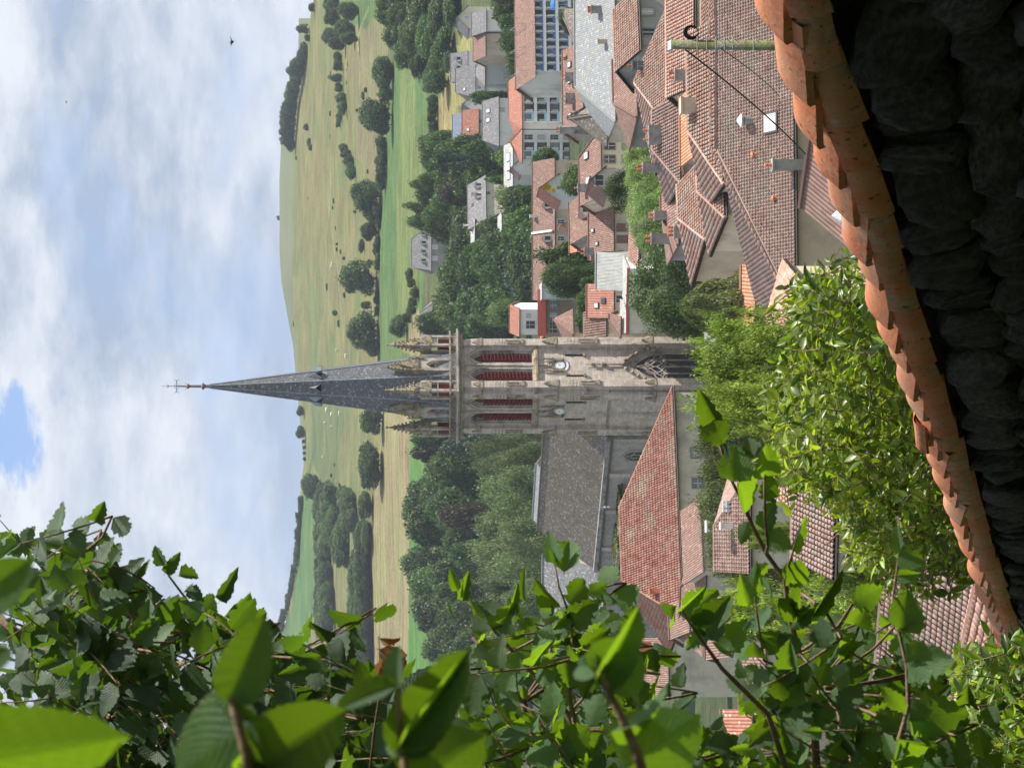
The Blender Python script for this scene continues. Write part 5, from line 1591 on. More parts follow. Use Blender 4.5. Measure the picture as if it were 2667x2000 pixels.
# far part of the nave roof, lighter slates
H = house('paler grey stone-slate choir roof behind the hazel leaves, continuing the nave', (1562, 1690), 330, 1484, -12, 14, 7.6, 'lauze_mid', 'rubble', cat='church', name='church_choir', over=.3, zb=-41)
b = MB(); outs = [arch(H.W - 3.6, h_, H.h - 8.4, H.h - 4.0, r_, 8) for h_, r_ in ((1.9, 2.0), (1.7, 1.8), (1.5, 1.6))]
mpN = wallmap(H, 'F'); recess(b, mpN, outs, (.14, .12, .03)); o = b.build('choir_window', M['stone_plain'], H.t)
g_ = MB(); g_.add([mpN(a, c, .02) for a, c in outs[2]], [tuple(range(len(outs[2])))]); g_.build('pane', M['glass'], o)
t_ = MB()
for s in (-.9, -.3, .3, .9): t_.tube([mpN(H.W - 3.6 + s, H.h - 8.2, .06), mpN(H.W - 3.6 + s, H.h - 3.6 + .5 * (1 - abs(s)), .06)], .06, n=4)
t_.build('tracery', M['stone_plain'], o)
# sacristy ridge seen above the nave
H = house('pale roof ridge rising behind the nave roof', (1430, 1402), 345, 1264, -50, 8, 4.2, 'lauze_light', 'rubble', cat='church', name='north_aisle', over=.2)

# ---- yellow presbytery with the long red roof
H = house('cream presbytery with long red tiled hipped roof in front of the nave', (1768, 1600), 236, 1022, 22, 13.5, 6.3, 'redtile', 'cream', hipL=5.8, hipR=10.8, over=.5, cat='house', name='presbytery', tiles=('tile_red', 'barrel'), tk=(.26, .42))
PR = H
window(H, 'F', H.W - 7.0, 2.1, 1.0, 1.5, 'greyframe', n=1)
window(H, 'F', H.W - 10.4, 2.1, 1.0, 1.5, 'greyframe', n=1)
window(H, 'F', H.W - 13.8, 2.1, 1.0, 1.5, 'greyframe', n=1)
chimney(H, 3.2, 2.2, 1.0, .7, 4.2, 'pot', 0)
b = MB(); 
for xx, yy in ((H.W - 10.8, 6.7), (5.8, 6.7)):
    b.lathe((xx, yy, H.h + 6.3), [(.18, 0), (.1, .3), (.2, .45), (.05, .7), (.03, 1.9)], 6)
b.build('roof_finial', M['zinc'], H.t)
house('low red-brown lean-to roof below the left end of the cream presbytery', (1828, 1486), 222, 1302, 22, 4, 1.4, 'browntile', 'cream', type='shed', name='lean_to', cat='outbuilding', over=.2)
H = house('brown tiled roof with one skylight left of the presbytery', (1737, 1815), 262, 1668, 6, 12, 5.6, 'browntile', 'cream', cat='house', over=.3)
skylight(H, H.W - 5.6, 3.5, .9, 1.0)
chimney(H, H.W - .7, 3.2, 2.2, .8, 4.6, 'pot', 3)
H = house('dull brown roof below the hip end of the presbytery', (1826, 1700), 226, 1470, -16, 9, 3.4, 'browntile', 'cream', over=.3, hipR=4)
H = house('roof with orange chimney block below the presbytery hip', (1790, 1640), 228, 1560, 20, 6, 2.4, 'browntile', 'cream', over=.3)
H = house('brown pantiled roof with a white chimney, in front of the cypress hedge', (1946, 1480), 152, 1248, 3, 9.2, 2.5, 'under_uv', 'cream', tiles=('tile_dark', 'roll'), tk=(.27, .36), hipR=3.2, name='house')
chimney(H, 2.8, 1.9, .75, .6, 2.3, 'white', 0)
b = MB(); b.box(2.4, 3.2, 1.5, 2.3, H.h + 2.45, H.h + 2.55); b.box(2.45, 2.6, 1.55, 2.25, H.h + 2.3, H.h + 2.5); b.box(3.0, 3.15, 1.55, 2.25, H.h + 2.3, H.h + 2.5); b.build('chimney_cap', M['white'], H.t)
b = MB(); 
for k in range(6): b.box(H.W - 2.2 + .28 * (k % 3), H.W - 2.0 + .28 * (k % 3), 2.1 + .5 * (k // 3), 2.45 + .5 * (k // 3), H.h + 2.1 * H.s1 + .12 + .5 * (k // 3) * H.s1, H.h + 2.1 * H.s1 + .16 + .5 * (k // 3) * H.s1 + .2)
b.build('glass_tile', M['glasslight'], H.t)
house('terracotta roof glimpsed through the climber, right of the white-chimney house', (2085, 1345), 118, 1215, -20, 8, 2.6, 'under_uv', 'cream', tiles=('tile_pink', 'barrel'), tk=(.26, .36))
house('dark-jointed tiled roof glimpsed between hazel leaves below the white chimney', (2165, 1490), 112, 1290, -8, 9, 3.0, 'under_uv', 'cream', tiles=('tile_dark', 'barrel'), tk=(.27, .36))
house('brown tiled roof low behind the conifer sprays, left of the white-chimney house', (1900, 1700), 190, 1560, 10, 9, 3.0, 'browntile', 'cream')
house('small brown roof with white gutter behind the hazel, low at the left', (1990, 1890), 170, 1700, 6, 9, 3.2, 'browntile', 'cream')
H = house('beige-walled house with a narrow red roof behind the hazel at the left edge', (1955, 2080), 150, 1860, 8, 8, 2.2, 'redtile', 'beige')

# ---- big terracotta roof low at the left
H = house('large terracotta barrel-tiled roof beyond the lower end of the coping wall', (2590, 2010), 92, 1330, -21, 15, 4.9, 'under_uv', 'beige', tiles=('tile_dark', 'barrel'), tk=(.235, .36), single=300, over=.3, W=14.5)
BL = H
p_ = proj(H.t.matrix_basis @ Vector((H.W * .62, H.D * .5 - .6, H.h + H.rh)))
H2 = house('orange tiled roof with white-pointed ridge just beyond the coping wall', (2700, 1900), 74, 1440, -40, 8, 1.6, 'under_uv', 'beige', tiles=('tile_pink', 'barrel'), tk=(.24, .36), over=.2)
chimney(H2, H2.W * .93, 3.2, 1.3, .9, 2.6, 'concrete', 0)

# ---- the big pink-brown roof at the right and its neighbours
H = house('big pinkish-brown roof with skylight and metal vent, nearest the coping wall on the right', (2059, 790), 134, -260, 3, 12.6, 3.75, 'under_uv', 'beige', hipL=10.2, over=.45, tiles=('tile_dark', 'roll'), tk=(.215, .27), single=300, name='house')
NR = H
def roof_at(H, X, Y):
    """local point of the front plane seen at the pixel"""
    mi = H.t.matrix_basis.inverted(); o_ = mi @ Vector((0, 0, 0)); d_ = (mi @ ray(X, Y)) - o_
    # z - h - s1*y = 0
    t = (H.h - o_.z + H.s1 * o_.y) / (d_.z - H.s1 * d_.y)
    return o_ + d_ * t
p = roof_at(H, 2026, 317); skylight(H, p.x, p.y, 1.05, 1.15)
p = roof_at(H, 1958, 315)
b = MB(); b.lathe((p.x, p.y, p.z - .1), [(.26, 0), (.26, .55), (.2, .6), (.2, .75)], 10); v_ = b.build('roof_vent', M['galv'], H.t)
b = MB(); b.lathe((p.x, p.y, p.z + .62), [(.40, 0), (.42, .05), (.05, .3)], 10); b.build('cowl', M['whitepaint'], v_)
p = roof_at(H, 2100, 425)
c = chimney(H, p.x, -.55, 1.25, .9, 1.0, 'greywall', 1, base=H.h - 3.2)
for (X_, Y_) in ((1968, 403), (2022, 517)):
    p = roof_at(H, X_, Y_); b = MB(); b.lathe((p.x, p.y, p.z), [(.14, 0), (.13, .18), (.2, .22), (.02, .34)], 7); b.build('vent_tile', M['pot'], H.t)
b = MB()   # heavy half-round tiles down the hip, one by one
a0 = Vector((-.45, -.45, H.h - .2)); a1 = Vector((10.2, 6.3, H.h + 3.75)); n_ = 26
V_, F_ = tileshape(.30, .55, 'barrel', 7)
me_h = fastmesh('hip_tile', V_, F_, M['tile'])
dr = (a1 - a0).normalized(); sd = dr.cross(Vector((0, 0, 1))).normalized(); nn = sd.cross(dr)
for k in range(n_):
    mw = Matrix.Translation(a0.lerp(a1, (k + .5) / n_) + nn * .10) @ Matrix((sd, dr, nn)).transposed().to_4x4()
    put('hip_tile', me_h, H.t, mw)
dr = Vector((1, 0, 0)); sd = Vector((0, -1, 0)); nn = Vector((0, 0, 1))
for k in range(22):
    mw = Matrix.Translation(Vector((10.4 + k * .52, 6.3, H.h + 3.85))) @ Matrix((sd, dr, nn)).transposed().to_4x4()
    put('ridge_tile', me_h, H.t, mw)
closed_shutters(H, 'F', .42, 1.2, 1.0, 1.4, 'brownshut')
# left of it, pale pink roof with orange verge
H = house('pink barrel-tiled roof meeting the lower left hip of the big roof', (2095, 1010), 118, 780, -14, 9, 2.95, 'under_uv', 'beige', tiles=('tile_pink', 'barrel'), tk=(.25, .36), hipR=4.5)
H = house('low flat-tiled roof strip behind the pink roof, beside the dark cypress', (1962, 900), 146, 700, -4, 5.0, 1.2, 'orangetile', 'beige', over=.2)
H = house('dark-gapped old tile roof strip beside the dark cypress', (1945, 915), 150, 775, -8, 4.0, 1.0, 'browntile', 'beige', over=.2, tiles=('tile', 'barrel'), tk=(.26, .4))
H = house('brown lean-to roof with white ridge pipes just below the beige wall, over the coping', (2215, 640), 100, 430, -42, 6, 1.2, 'browntile', 'palegrey', type='gable', over=.2)
b = MB(); b.lathe((1.2, .6, H.h - .2), [(.2, 0), (.2, .7), (.36, .72), (.02, 1.1)], 8); b.build('roof_vent', M['whitepaint'], H.t)

# ---- roofs stepping up behind the big roof
H = house('long barrel-tiled roof behind the big roof, right half, with a low dark chimney stack', (1880, 470), 146, 60, 6, 9, 2.3, 'under_uv', 'cream', hipL=4.2, tiles=('tile', 'barrel'), tk=(.26, .36))
chimney(H, H.W * .55, 3.6, 1.9, 1.4, 2.6, 'beige', 0)
H = house('plain barrel-tiled roof at the right edge behind the big roof', (1868, 140), 150, -60, 4, 8, 2.4, 'under_uv', 'cream', tiles=('tile', 'barrel'), tk=(.26, .36))
H = house('small barrel-tiled house with beige facade and open shutters above the big roof hip', (1884, 560), 150, 418, 14, 8, 2.3, 'orangetile', 'cream', hipL=3.0, tiles=('tile', 'barrel'), tk=(.26, .38))
window(H, 'F', .42, .35, .8, 1.5, 'greyframe', 'whitepaint')
window(H, 'F', .75, .35, .8, 1.5, 'greyframe', 'whitepaint')
H = house('tall beige house with one blue shuttered window and a barrel-tiled roof', (1832, 618), 158, 430, 20, 8, 2.0, 'orangetile', 'beige', hipL=3.2, tiles=('tile', 'barrel'), tk=(.26, .38))
closed_shutters(H, 'F', .2, 1.2, .8, 1.5, 'blueshut')
for k in range(4):
    b = MB(); b.box(H.W * .45, H.W * .45 + .5, -.4, 0, H.h - 1.6 - .5 * k, H.h - 1.45 - .5 * k); b.build('brick_shelf', M['pot'], H.t)
aerial(H, H.W * .5, 3, H.h + 1.6)
H = house('narrow old flat-tiled house with dark grey facade facing the street', (1872, 700), 170, 600, -30, 8, 1.9, 'browntile', 'greywall', hipL=2.5, over=.5)
window(H, 'F', .3, 1.0, .8, 1.5, 'greyframe'); window(H, 'F', .72, 1.0, .8, 1.5, 'greyframe')
closed_shutters(H, 'F', .5, 3.6, .9, 1.6, 'blueshut')
H = house('small orange-tiled hipped roof beside the big street tree', (1832, 705), 174, 604, -20, 6, 2.2, 'orangetile', 'greywall', hipL=2.4, over=.4)
chimney(H, H.W * .75, 2.8, 1.9, 1.2, 3.0, 'concrete', 3)
H = house('low brown roof crowded with grey chimney stacks, in front of the lime row', (1762, 630), 186, 490, 8, 8, 2.0, 'browntile', 'greywall', hipL=3)
chimney(H, H.W * .22, 3.6, 1.6, 1.0, 3.2, 'greywall', 2); chimney(H, H.W * .62, 2.8, 1.4, 1.1, 2.9, 'concrete', 2); aerial(H, H.W * .5, 4, H.h + 1.6)
window(H, 'F', .48, .3, 1.5, .8, 'frame')
H = house('old mottled tile roof with a wide rendered chimney, beside the lime row', (1770, 470), 180, 262, 6, 10, 3.1, 'browntile', 'greywall', hipL=3.5, tiles=('tile_dark', 'barrel'), tk=(.28, .4))
chimney(H, H.W * .68, 3.4, 3.0, 1.0, 3.4, 'concrete', 2); chimney(H, H.W * .3, 4.6, 1.4, .9, 3.6, 'concrete', 2)
H = house('low orange roof strip between the mottled roof and the barrel-tiled roof', (1800, 400), 165, 240, 6, 6, 1.4, 'orangetile', 'greywall')
H = house('big barrel-tiled roof, its ridge against the small gabled roofs, right of the lime row', (1738, 330), 205, 40, 14, 12, 3.8, 'under_uv', 'cream', hipL=6.5, hipR=4, tiles=('tile', 'barrel'), tk=(.28, .4))
chimney(H, H.W * .70, 4.2, 1.4, .9, 3.9, 'slateclad' if 'slateclad' in M else 'greywall', 1)
H = house('straight orange-brown barrel-tiled roof at the right, above the wooden pole', (1806, 215), 172, -60, 3, 10, 3.1, 'under_uv', 'cream', tiles=('tile_pink', 'barrel'), tk=(.28, .4))
skylight(H, H.W * .45, 3.6, .7, .8)
chimney(H, .8, 1.4, 1.6, 1.0, 2.0, 'greywall', 2); aerial(H, 1.5, 1.4, H.h + 2)
H = house('short gabled roof with flinty grey wall at the right edge', (1662, 130), 228, -20, 22, 8, 3.3, 'browntile', 'greywall', tiles=('tile', 'barrel'), tk=(.3, .42))
window(H, 'F', .3, .5, .8, 1.2, 'greyframe', n=2, step=2.4)
H = house('brown flat-tiled roof with slanting verge below the grey slate roof', (1654, 300), 236, 118, 16, 9, 3.3, 'browntile', 'greywall', hipL=3.2)
chimney(H, H.W * .93, 1.0, .9, .8, 2.4, 'pot', 0)

# ---- grey slate roof
H = house('large grey stone-slate roof with its left end hipped, right of the lime row', (1597, 312), 262, -60, 4, 13.5, 6.2, 'lauze_light', 'cream', hipL=5.2)
chimney(H, H.W * .56, 1.2, .9, .8, 3.2, 'beige', 0)
chimney(H, H.W * .80, 2.2, 1.6, 1.0, 3.6, 'concrete', 4)
SL = H
H = house('dark slanting stone-slate turret roof at the left end of the grey slate roof', (1572, 372), 272, 300, -20, 8, 6.2, 'lauze', 'cream', hipL=2.4, hipR=1.5)
chimney(H, H.W * .2, 3.6, 1.7, 1.0, 7.2, 'concrete', 2)
H = house('red-brown roof with tiny skylights between the slate roof and the apartments', (1515, 320), 300, 112, 8, 10, 3.0, 'browntile', 'greywall')
for f_ in (.15, .35, .6, .8): skylight(H, H.W * f_, 2.6, .6, .7)
chimney(H, H.W * .62, 2.0, 2.2, 1.2, 4.8, 'concrete', 2); chimney(H, H.W * .35, 2.0, 2.6, 1.2, 4.6, 'concrete', 2)
H = house('small orange-red roof tucked under the blue balconies', (1500, 190), 305, 115, 8, 8, 2.4, 'orangetile', 'greywall', type='front')
H = house('gabled stone outhouse with a red roof edge behind the slate roof, far right', (1500, 110), 300, 30, -10, 8, 3.0, 'lauze', 'greywall', hipL=3)

# ---- brown roof house with cream shuttered facade beside the limes
H = house('cream house with two rows of grey-framed windows, right of the round evergreen', (1562, 505), 290, 345, 10, 10, 4.0, 'browntile', 'cream', hipR=2)
for f_ in (.34, .56, .78):
    window(H, 'F', f_, .75, .9, 1.25, 'greyframe'); window(H, 'F', f_, 3.0, .9, 1.35, 'greyframe')
skylight(H, H.W * .72, 2.6, .8, .9); skylight(H, H.W * .3, 2.2, .8, .9)
chimney(H, 1.6, 3.2, 2.0, 1.0, 4.8, 'concrete', 1)
H = house('white-gabled dormered front under a brown roof beside the round evergreen', (1570, 500), 282, 440, 10, 6, 2.2, 'browntile', 'cream', type='front')
window(H, 'F', .5, -.9, 1.3, 1.0, 'frame')

# ---- apartments
H = house('white apartment block with rows of pale blue balcony panels under a red hipped roof', (1356, 336), 535, 192, 16, 13, 2.3, 'redtile', 'white', hipL=5, over=.7, cat='apartment block', name='apartment_block')
AP = H
def balconies(H, x0, x1, rows, bays, panel, fh=2.85, first=.7, parts=True):
    mp = wallmap(H, 'F'); w = (x1 - x0) / bays
    bx = lambda a, b, c: mp(a, b, c)
    for r_ in range(rows):
        zt = H.h - first - r_ * fh
        s_ = MB(); s_.box(x0, x1, zt - fh, zt - fh + .7, 0, .9, bx); s_.build('balcony_slab', M['whitepaint'], H.t)
        for k in range(bays):
            a0 = x0 + k * w
            b_ = MB(); b_.box(a0 + .12, a0 + w * .96, zt - fh + .45, zt - .05, 0, .03, bx)
            o = b_.build('balcony_recess', M['glass'] if (k + r_) % 3 else M['glassmid'], H.t)
            b_ = MB(); b_.box(a0 + w * .12, a0 + w * .42, zt - fh + .6, zt - .4, .03, .08, bx); b_.build('window_frame', M['frame'], o)
            b_ = MB(); b_.box(a0, a0 + .14, zt - fh + .4, zt, 0, .9, bx); b_.build('partition', M['whitepaint'], o)
            b_ = MB(); b_.box(a0 + .14, a0 + w, zt - fh + .45, zt - fh + (1.35 if k % 2 == 0 else .95), .82, .88, bx); b_.build('balcony_panel', M[panel if k % 2 == 0 else ('glass' if panel == 'lightblue' else panel)], o)
balconies(H, H.W * .10, H.W * .80, 4, 4, 'lightblue', fh=3.0, first=.9)
H = house('left wing of the white apartment block with a tall strip of pale blue balconies', (1357, 420), 533, 340, -7, 13, 2.4, 'redtile', 'white', hipL=5, hipR=3, over=.5, cat='apartment block', name='apartment_block')
balconies(H, H.W * .04, H.W * .62, 4, 2, 'lightblue', fh=3.0, first=.7)
window(H, 'F', .78, .8, 1.1, 1.9, 'frame', 'plain')
for k in range(3): window(H, 'F', .78, 3.8 + 3.0 * k, 1.1, 1.9, 'frame', 'plain')
H = house('apartment wing with dark blue balcony fronts and a brown roof at the right edge', (1388, 196), 520, -80, 16, 13, 3.4, 'browntile', 'white', over=.9, cat='apartment block', name='apartment_block')
balconies(H, H.W * .02, H.W * .98, 3, 13, 'bluerail', fh=2.9, first=.25)
for f_ in (.08, .3, .52): 
    b = MB(); x_ = H.W * f_
    b.tube([(x_, 6, H.h + 3.2), (x_, 6, H.h + 5)], .06, n=4); b.tube([(x_, 2.4, H.h + 1.2), (x_, 2.4, H.h + 3)], .06, n=4); b.tube([(x_, 6, H.h + 4.9), (x_, 2.4, H.h + 2.9)], .05, n=4); b.build('roof_rail', M['galv'], H.t)
# parasols on the terrace
for (X_, Y_) in ((1440, 12), (1471, 36)):
    p = P(X_, Y_, 512); t = thing('parasol', 'bright blue parasol on the terrace under the apartment balconies, ' + ('upper one' if Y_ == 12 else 'lower one by the purple shrub'), 'parasol', (p.x, p.y, p.z - 2.2), 0)
    b = MB(); b.lathe((0, 0, 0), [(1.5, 2.0), (.9, 2.5), (.05, 2.8)], 8); b.build('canopy', pm('parasol blue', (.03, .22, .75)), t)
    b = MB(); b.tube([(0, 0, -1), (0, 0, 2.7)], .04, n=5); b.build('pole', M['whitepaint'], t)
tree(1462, 70, 60, d=505, kind='broad', mat='copper', label='dark purple shrub by the blue parasols')
tree(1448, 45, 46, d=500, kind='broad', mat='mid', label='green tree in front of the blue balconies at the right edge')

# ---- pale houses above the apartments
H = house('white house with steep brown gable near the right edge below the wood', (1216, 74), 650, 18, 8, 10, 3.2, 'greytile', 'cream', type='front', over=.4)
window(H, 'F', .5, -.6, .8, 1.1, 'frame')
H = house('low brown roof with a white garage in front of the steep gabled house', (1262, 80), 640, 28, 8, 8, 2.4, 'greytile', 'white', over=.5)
H = house('long brown-roofed bungalow with peach wall behind the pale box house', (1262, 145), 640, 88, 10, 9, 2.6, 'browntile', 'beige')
H = house('dark grey mansard house with wide dormer windows below the wood', (1216, 206), 690, 134, 4, 9, 4.6, 'greytile', 'white', over=.2)
for f_ in (.12, .45, .78): dormer(H, H.W * f_, 1.6, 1.6, 1.4, 'greytile', 'white')
H = house('old stone-slate roofed house with a pale grey wall, left of the mansard house', (1234, 252), 676, 172, 8, 9, 4.4, 'greytile', 'palegrey', hipL=2.5)
skylight(H, H.W * .3, 2, .7, .7); window(H, 'F', .3, 1.0, 1.0, 1.4, 'frame')
H = house('tall blank-walled pale grey house with a slate hipped roof', (1260, 220), 655, 140, 4, 9, 2.4, 'greytile', 'palegrey', hipL=3.5, hipR=3.5, over=.6, wallh=8)
window(H, 'F', .75, 5.6, 2.2, 1.6, 'frame'); window(H, 'F', .3, 5.6, 2.2, 1.6, 'frame')
H = house('white gabled house with one small window, between slate and red roofs', (1242, 298), 670, 246, 16, 9, 3.9, 'greytile', 'white', type='front')
window(H, 'F', .5, -.9, .8, .9, 'frame')
H = house('house with a red front roof slope and slate-blue back, left of the white gable', (1243, 362), 662, 286, 2, 8, 4.4, 'redtile', 'palegrey', hipL=1.2)
skylight(H, H.W * .35, 2.0, .7, .9); window(H, 'F', .6, .6, 1.0, 1.2, 'frame')
H = house('dark slate-blue roof behind the red roof slope', (1206, 372), 676, 296, 2, 8, 3.2, 'slateblue' if 'slateblue' in M else 'greytile', 'palegrey')
H = house('wide grey slate roof with two skylights in front of the red-roofed house', (1296, 378), 600, 256, 8, 9, 3.9, 'greytile', 'white', hipL=2.5)
skylight(H, H.W * .78, 2.2, .9, 1.2); skylight(H, H.W * .58, 2.2, .9, 1.2)
window(H, 'F', .75, .5, 1.2, 1.4, 'frame')
H = house('long low grey shed with glass panels beside the apartment block', (1335, 482), 570, 372, 3, 6, 1.4, 'fibre', 'palegrey', type='shed', over=.2)
for k in range(3): skylight(H, H.W * (.25 + .22 * k), 1.6, 1.8, 2.2)
H = house('small house with brown ridge roof and white gable beside the glass-panelled shed', (1350, 456), 556, 418, 3, 7, 2.4, 'browntile', 'white', type='front')
H = house('white cottage with steep grey-brown slate roof and two white dormers', (1262, 572), 620, 462, 28, 8.5, 5.2, 'greytile', 'cream', over=.4, k=.55)
for f_ in (.62, .86): dormer(H, H.W * f_, .7, 1.3, 1.5, 'greytile', 'white')
for f_ in (.5, .76): skylight(H, H.W * f_, 3.0, .8, .8, 'glass')
window(H, 'F', .62, .6, .9, 1.1, 'frame'); window(H, 'F', .88, .6, .9, 1.1, 'frame'); chimney(H, 1.0, 4.6, .8, .6, 5.8, 'white', 0)
H = house('low grey roof terrace building below the white cottage', (1306, 596), 585, 556, 8, 6, .8, 'fibre', 'palegrey', type='shed')
H = house('grey mansard house with four dormers standing alone under the green field', (1120, 702), 780, 586, 5, 10, 6.0, 'greytile', 'greywall', over=.3, hipL=1.5, hipR=4.0)
for f_ in (.22, .42, .62, .82): dormer(H, H.W * f_, 1.0, 1.4, 1.6, 'greytile', 'white')
for f_ in (.25, .5, .75): window(H, 'F', f_, .7, 1.3, 1.8, 'whitepaint', 'plain', pane='glasslight')
H = house('dark-roofed house with one white box dormer, just right of the belfry', (1124, 892), 742, 792, -6, 9, 3.9, 'greytile', 'cream', hipR=3, over=.3)
dormer(H, H.W * .42, 1.2, 2.4, 1.2, 'greytile', 'white')
H = house('small greenhouse and hedge garden beside the steep-roofed cottage', (1236, 628), 622, 572, 4, 4, 1.0, 'fibre', 'glass', type='shed', over=.1, name='greenhouse', cat='greenhouse')

# ---- long brown roof with the painted gable
H = house('long beige building with a brown tiled roof and two dormers across the town centre', (1441, 772), 440, 418, 2, 11, 4.6, 'browntile', 'beige', over=.4, name='house')
LB = H
for Y_ in (530, 578, 622):
    f_ = 1 - (Y_ - 418) / (772 - 418)
    window(H, 'F', f_, .9, .8, 1.3, 'frame')
for Y_ in (533, 620):
    f_ = 1 - (Y_ - 418) / (772 - 418); dormer(H, H.W * f_, .5, 1.3, 1.3, 'browntile', 'white')
chimney(H, H.W * (1 - (557 - 418) / 354), 4.6, 1.0, 1.4, 5.4, 'white', 0)
b = MB(); x_ = H.W * (1 - (601 - 418) / 354); b.box(x_ - .2, x_ + .2, -.3, 5.5, H.h - .3, H.h - .1, lambda a, y, z: Vector((a, y, z + max(0, y) * H.s1 + .4))); b.build('parting_wall', M['white'], H.t)
H = house('gable wall painted with yellow and lilac flowers, under a red roof edge', (1450, 522), 425, 457, 6, 9, 3.4, 'redtile', 'palegrey', type='front', over=.35, wallh=12)
mpN = wallmap(H, 'F'); r_ = random.Random(4)
pet = [pm('painted yellow', (.75, .50, .03)), pm('painted lilac', (.55, .48, .70)), pm('painted leaf green', (.22, .30, .10)), pm('painted cream petal', (.75, .70, .60))]
for k, (fx, fz, rad, mi, n_) in enumerate([(.52, 1.8, 1.0, 0, 11), (.38, .6, .55, 0, 8), (.60, .4, .5, 3, 8), (.42, -1.2, .45, 1, 7), (.66, -1.4, .5, 1, 7), (.35, -2.6, .5, 1, 7), (.58, -3.2, .6, 1, 8), (.75, -.4, .4, 3, 7), (.5, -.4, .5, 2, 5), (.7, -2.4, .5, 2, 5)]):
    b = MB(); cx_, cz_ = H.W * fx, H.h + fz
    for j in range(n_):
        a_ = 2 * math.pi * j / n_ + r_.random() * .3; w_ = rad * .28
        c_2, s_2 = math.cos(a_), math.sin(a_)
        b.add([mpN(cx_ + u * c_2 - v * s_2, cz_ + u * s_2 + v * c_2, .03 + .004 * (k + 1)) for u, v in ((0, -.05), (rad * .5, -w_), (rad, 0), (rad * .5, w_), (0, .05))], [(0, 1, 2, 3, 4)])
    b.build('painted_flower', pet[mi], H.t)
H = house('brown roof with a small white dormer and hipped end, left of the painted gable', (1482, 600), 400, 575, 2, 6, 2.4, 'orangetile', 'beige', type='front')
H = house('brown tiled roof over a brick gable, in front of the painted gable', (1556, 590), 312, 490, 20, 11, 4.4, 'browntile', 'greywall', type='gable')
dormer(H, H.W * .52, 1.0, 1.3, 1.3, 'browntile', 'white'); dormer(H, H.W * .68, 1.0, 1.1, 1.3, 'browntile', 'white')
H = house('mid-brown roof between brick gable and round evergreen', (1580, 570), 302, 500, -14, 8, 3.0, 'browntile', 'greywall', hipR=3)
H = house('beige house with two closed brown shutters under a wide dark brown roof', (1594, 662), 296, 548, 4, 9, 3.6, 'browntile', 'cream', over=.3)
closed_shutters(H, 'F', .34, .6, 1.1, 3.6, 'brownshut'); closed_shutters(H, 'F', .60, .6, 1.1, 3.6, 'brownshut')
for k, (f_, v_) in enumerate(((.3, 2.6), (.62, 3.4))): skylight(H, H.W * f_, v_, .35, .4)
chimney(H, .8, 3.8, 2.0, .8, 4.0, 'concrete', 2); 
H = house('tiny white facade with two dark openings behind the beige shuttered house', (1500, 650), 330, 612, 2, 4, .8, 'orangetile', 'white')
window(H, 'F', .3, .4, .6, .8, 'frame'); window(H, 'F', .75, .4, .6, .8, 'frame')
H = house('pale ribbed fibre-cement roof beside the dark conifer', (1634, 756), 285, 664, -6, 9, 5.2, 'fibre', 'greywall', over=.15)
H = house('plain red-brown roof with one skylight, between pale ribbed roof and church tower', (1595, 824), 300, 742, -2, 9, 4.1, 'redbrown' if 'redbrown' in M else 'redtile', 'cream', over=.2)
skylight(H, H.W * .35, 2.4, .6, .7); skylight(H, H.W * .5, 1.2, .6, .7, 'glass')
window(H, 'F', .55, .5, .9, 1.2, 'frame')
H = house('small barrel-tiled roof right beside the church tower', (1576, 870), 302, 812, 4, 8, 3.2, 'browntile', 'cream', tiles=('tile_dark', 'barrel'), tk=(.34, .45))
H = house('tiny hipped brown roof with a dark vent beside the church tower', (1612, 872), 292, 830, -10, 5, 1.8, 'browntile', 'beige', hipL=1.6)
H = house('plain beige courtyard building with red edging beside the church tower', (1636, 868), 288, 786, -4, 7, .4, 'fibre', 'cream', type='flat', over=.1)
b = MB(); b.box(-.2, H.W + .2, -.25, -.1, H.h + .02, H.h + .3); b.build('edging', M['redpaint'], H.t)
H = house('stained white wall building with red coping behind the big street tree', (1634, 800), 282, 700, -20, 6, .3, 'fibre', 'white', type='flat', over=.1)
b = MB(); b.box(-.2, H.W + .2, -.25, -.1, H.h + .02, H.h + .2); b.build('edging', M['redpaint'], H.t)
H = house('orange tiled gable end poking out at the left of the lime row', (1662, 690), 264, 560, -16, 7, 2.3, 'orangetile', 'cream', type='gable', tiles=('tile_pink', 'barrel'), tk=(.3, .42))
# modern building with red fascia
H = house('modern boarded building with a broad red fascia beside the church tower', (1418, 868), 420, 762, 2, 10, .2, 'redflat' if 'redflat' in M else 'fibre', 'timber', type='flat', over=.5)
b = MB(); b.box(-.6, H.W + .6, -.62, -.5, H.h - .25, H.h + 1.3); b.build('fascia', M['redpaint'], H.t)
b = MB()
for k in range(18): b.box(.4 + k * H.W / 18, .45 + k * H.W / 18, -.04, 0, H.h - 5, H.h)
b.build('board_joint', M['gutter'], H.t)
for f_ in (.1, .28, .42, .68, .86): window(H, 'F', f_, 1.0, 1.2, 1.3, 'greyframe')
H = house('plain grey flat-roofed block left of the dark conifer', (1412, 776), 415, 738, 2, 8, .1, 'fibre', 'palegrey', type='flat', over=.2)
H = house('white two-storey house with red eaves above the red-fascia building', (1350, 872), 470, 806, -12, 8, 2.4, 'redtile', 'white')
window(H, 'F', .4, 1.6, 1.6, 1.8, 'frame'); window(H, 'F', .75, 1.6, .9, 1.0, 'frame')
H = house('triangular brown roof wedge low beside the red-fascia building', (1488, 868), 330, 812, 20, 7, 2.6, 'browntile', 'beige', hipL=3.5)

# ---- street beside the big tree
b = MB()
pts = [P(1905, 745, 196), P(1893, 700, 205), P(1925, 690, 190), P(1935, 745, 182)]
a = P(1900, 715, 195)
b.box(-4, 4, -16, 18, -.05, .05)
s_ = b.build('street', M['asphalt']); s_.location = (a.x + .5, a.y, a.z); s_.rotation_euler = (0.0, 0, R(12)); tag(s_, kind='structure')

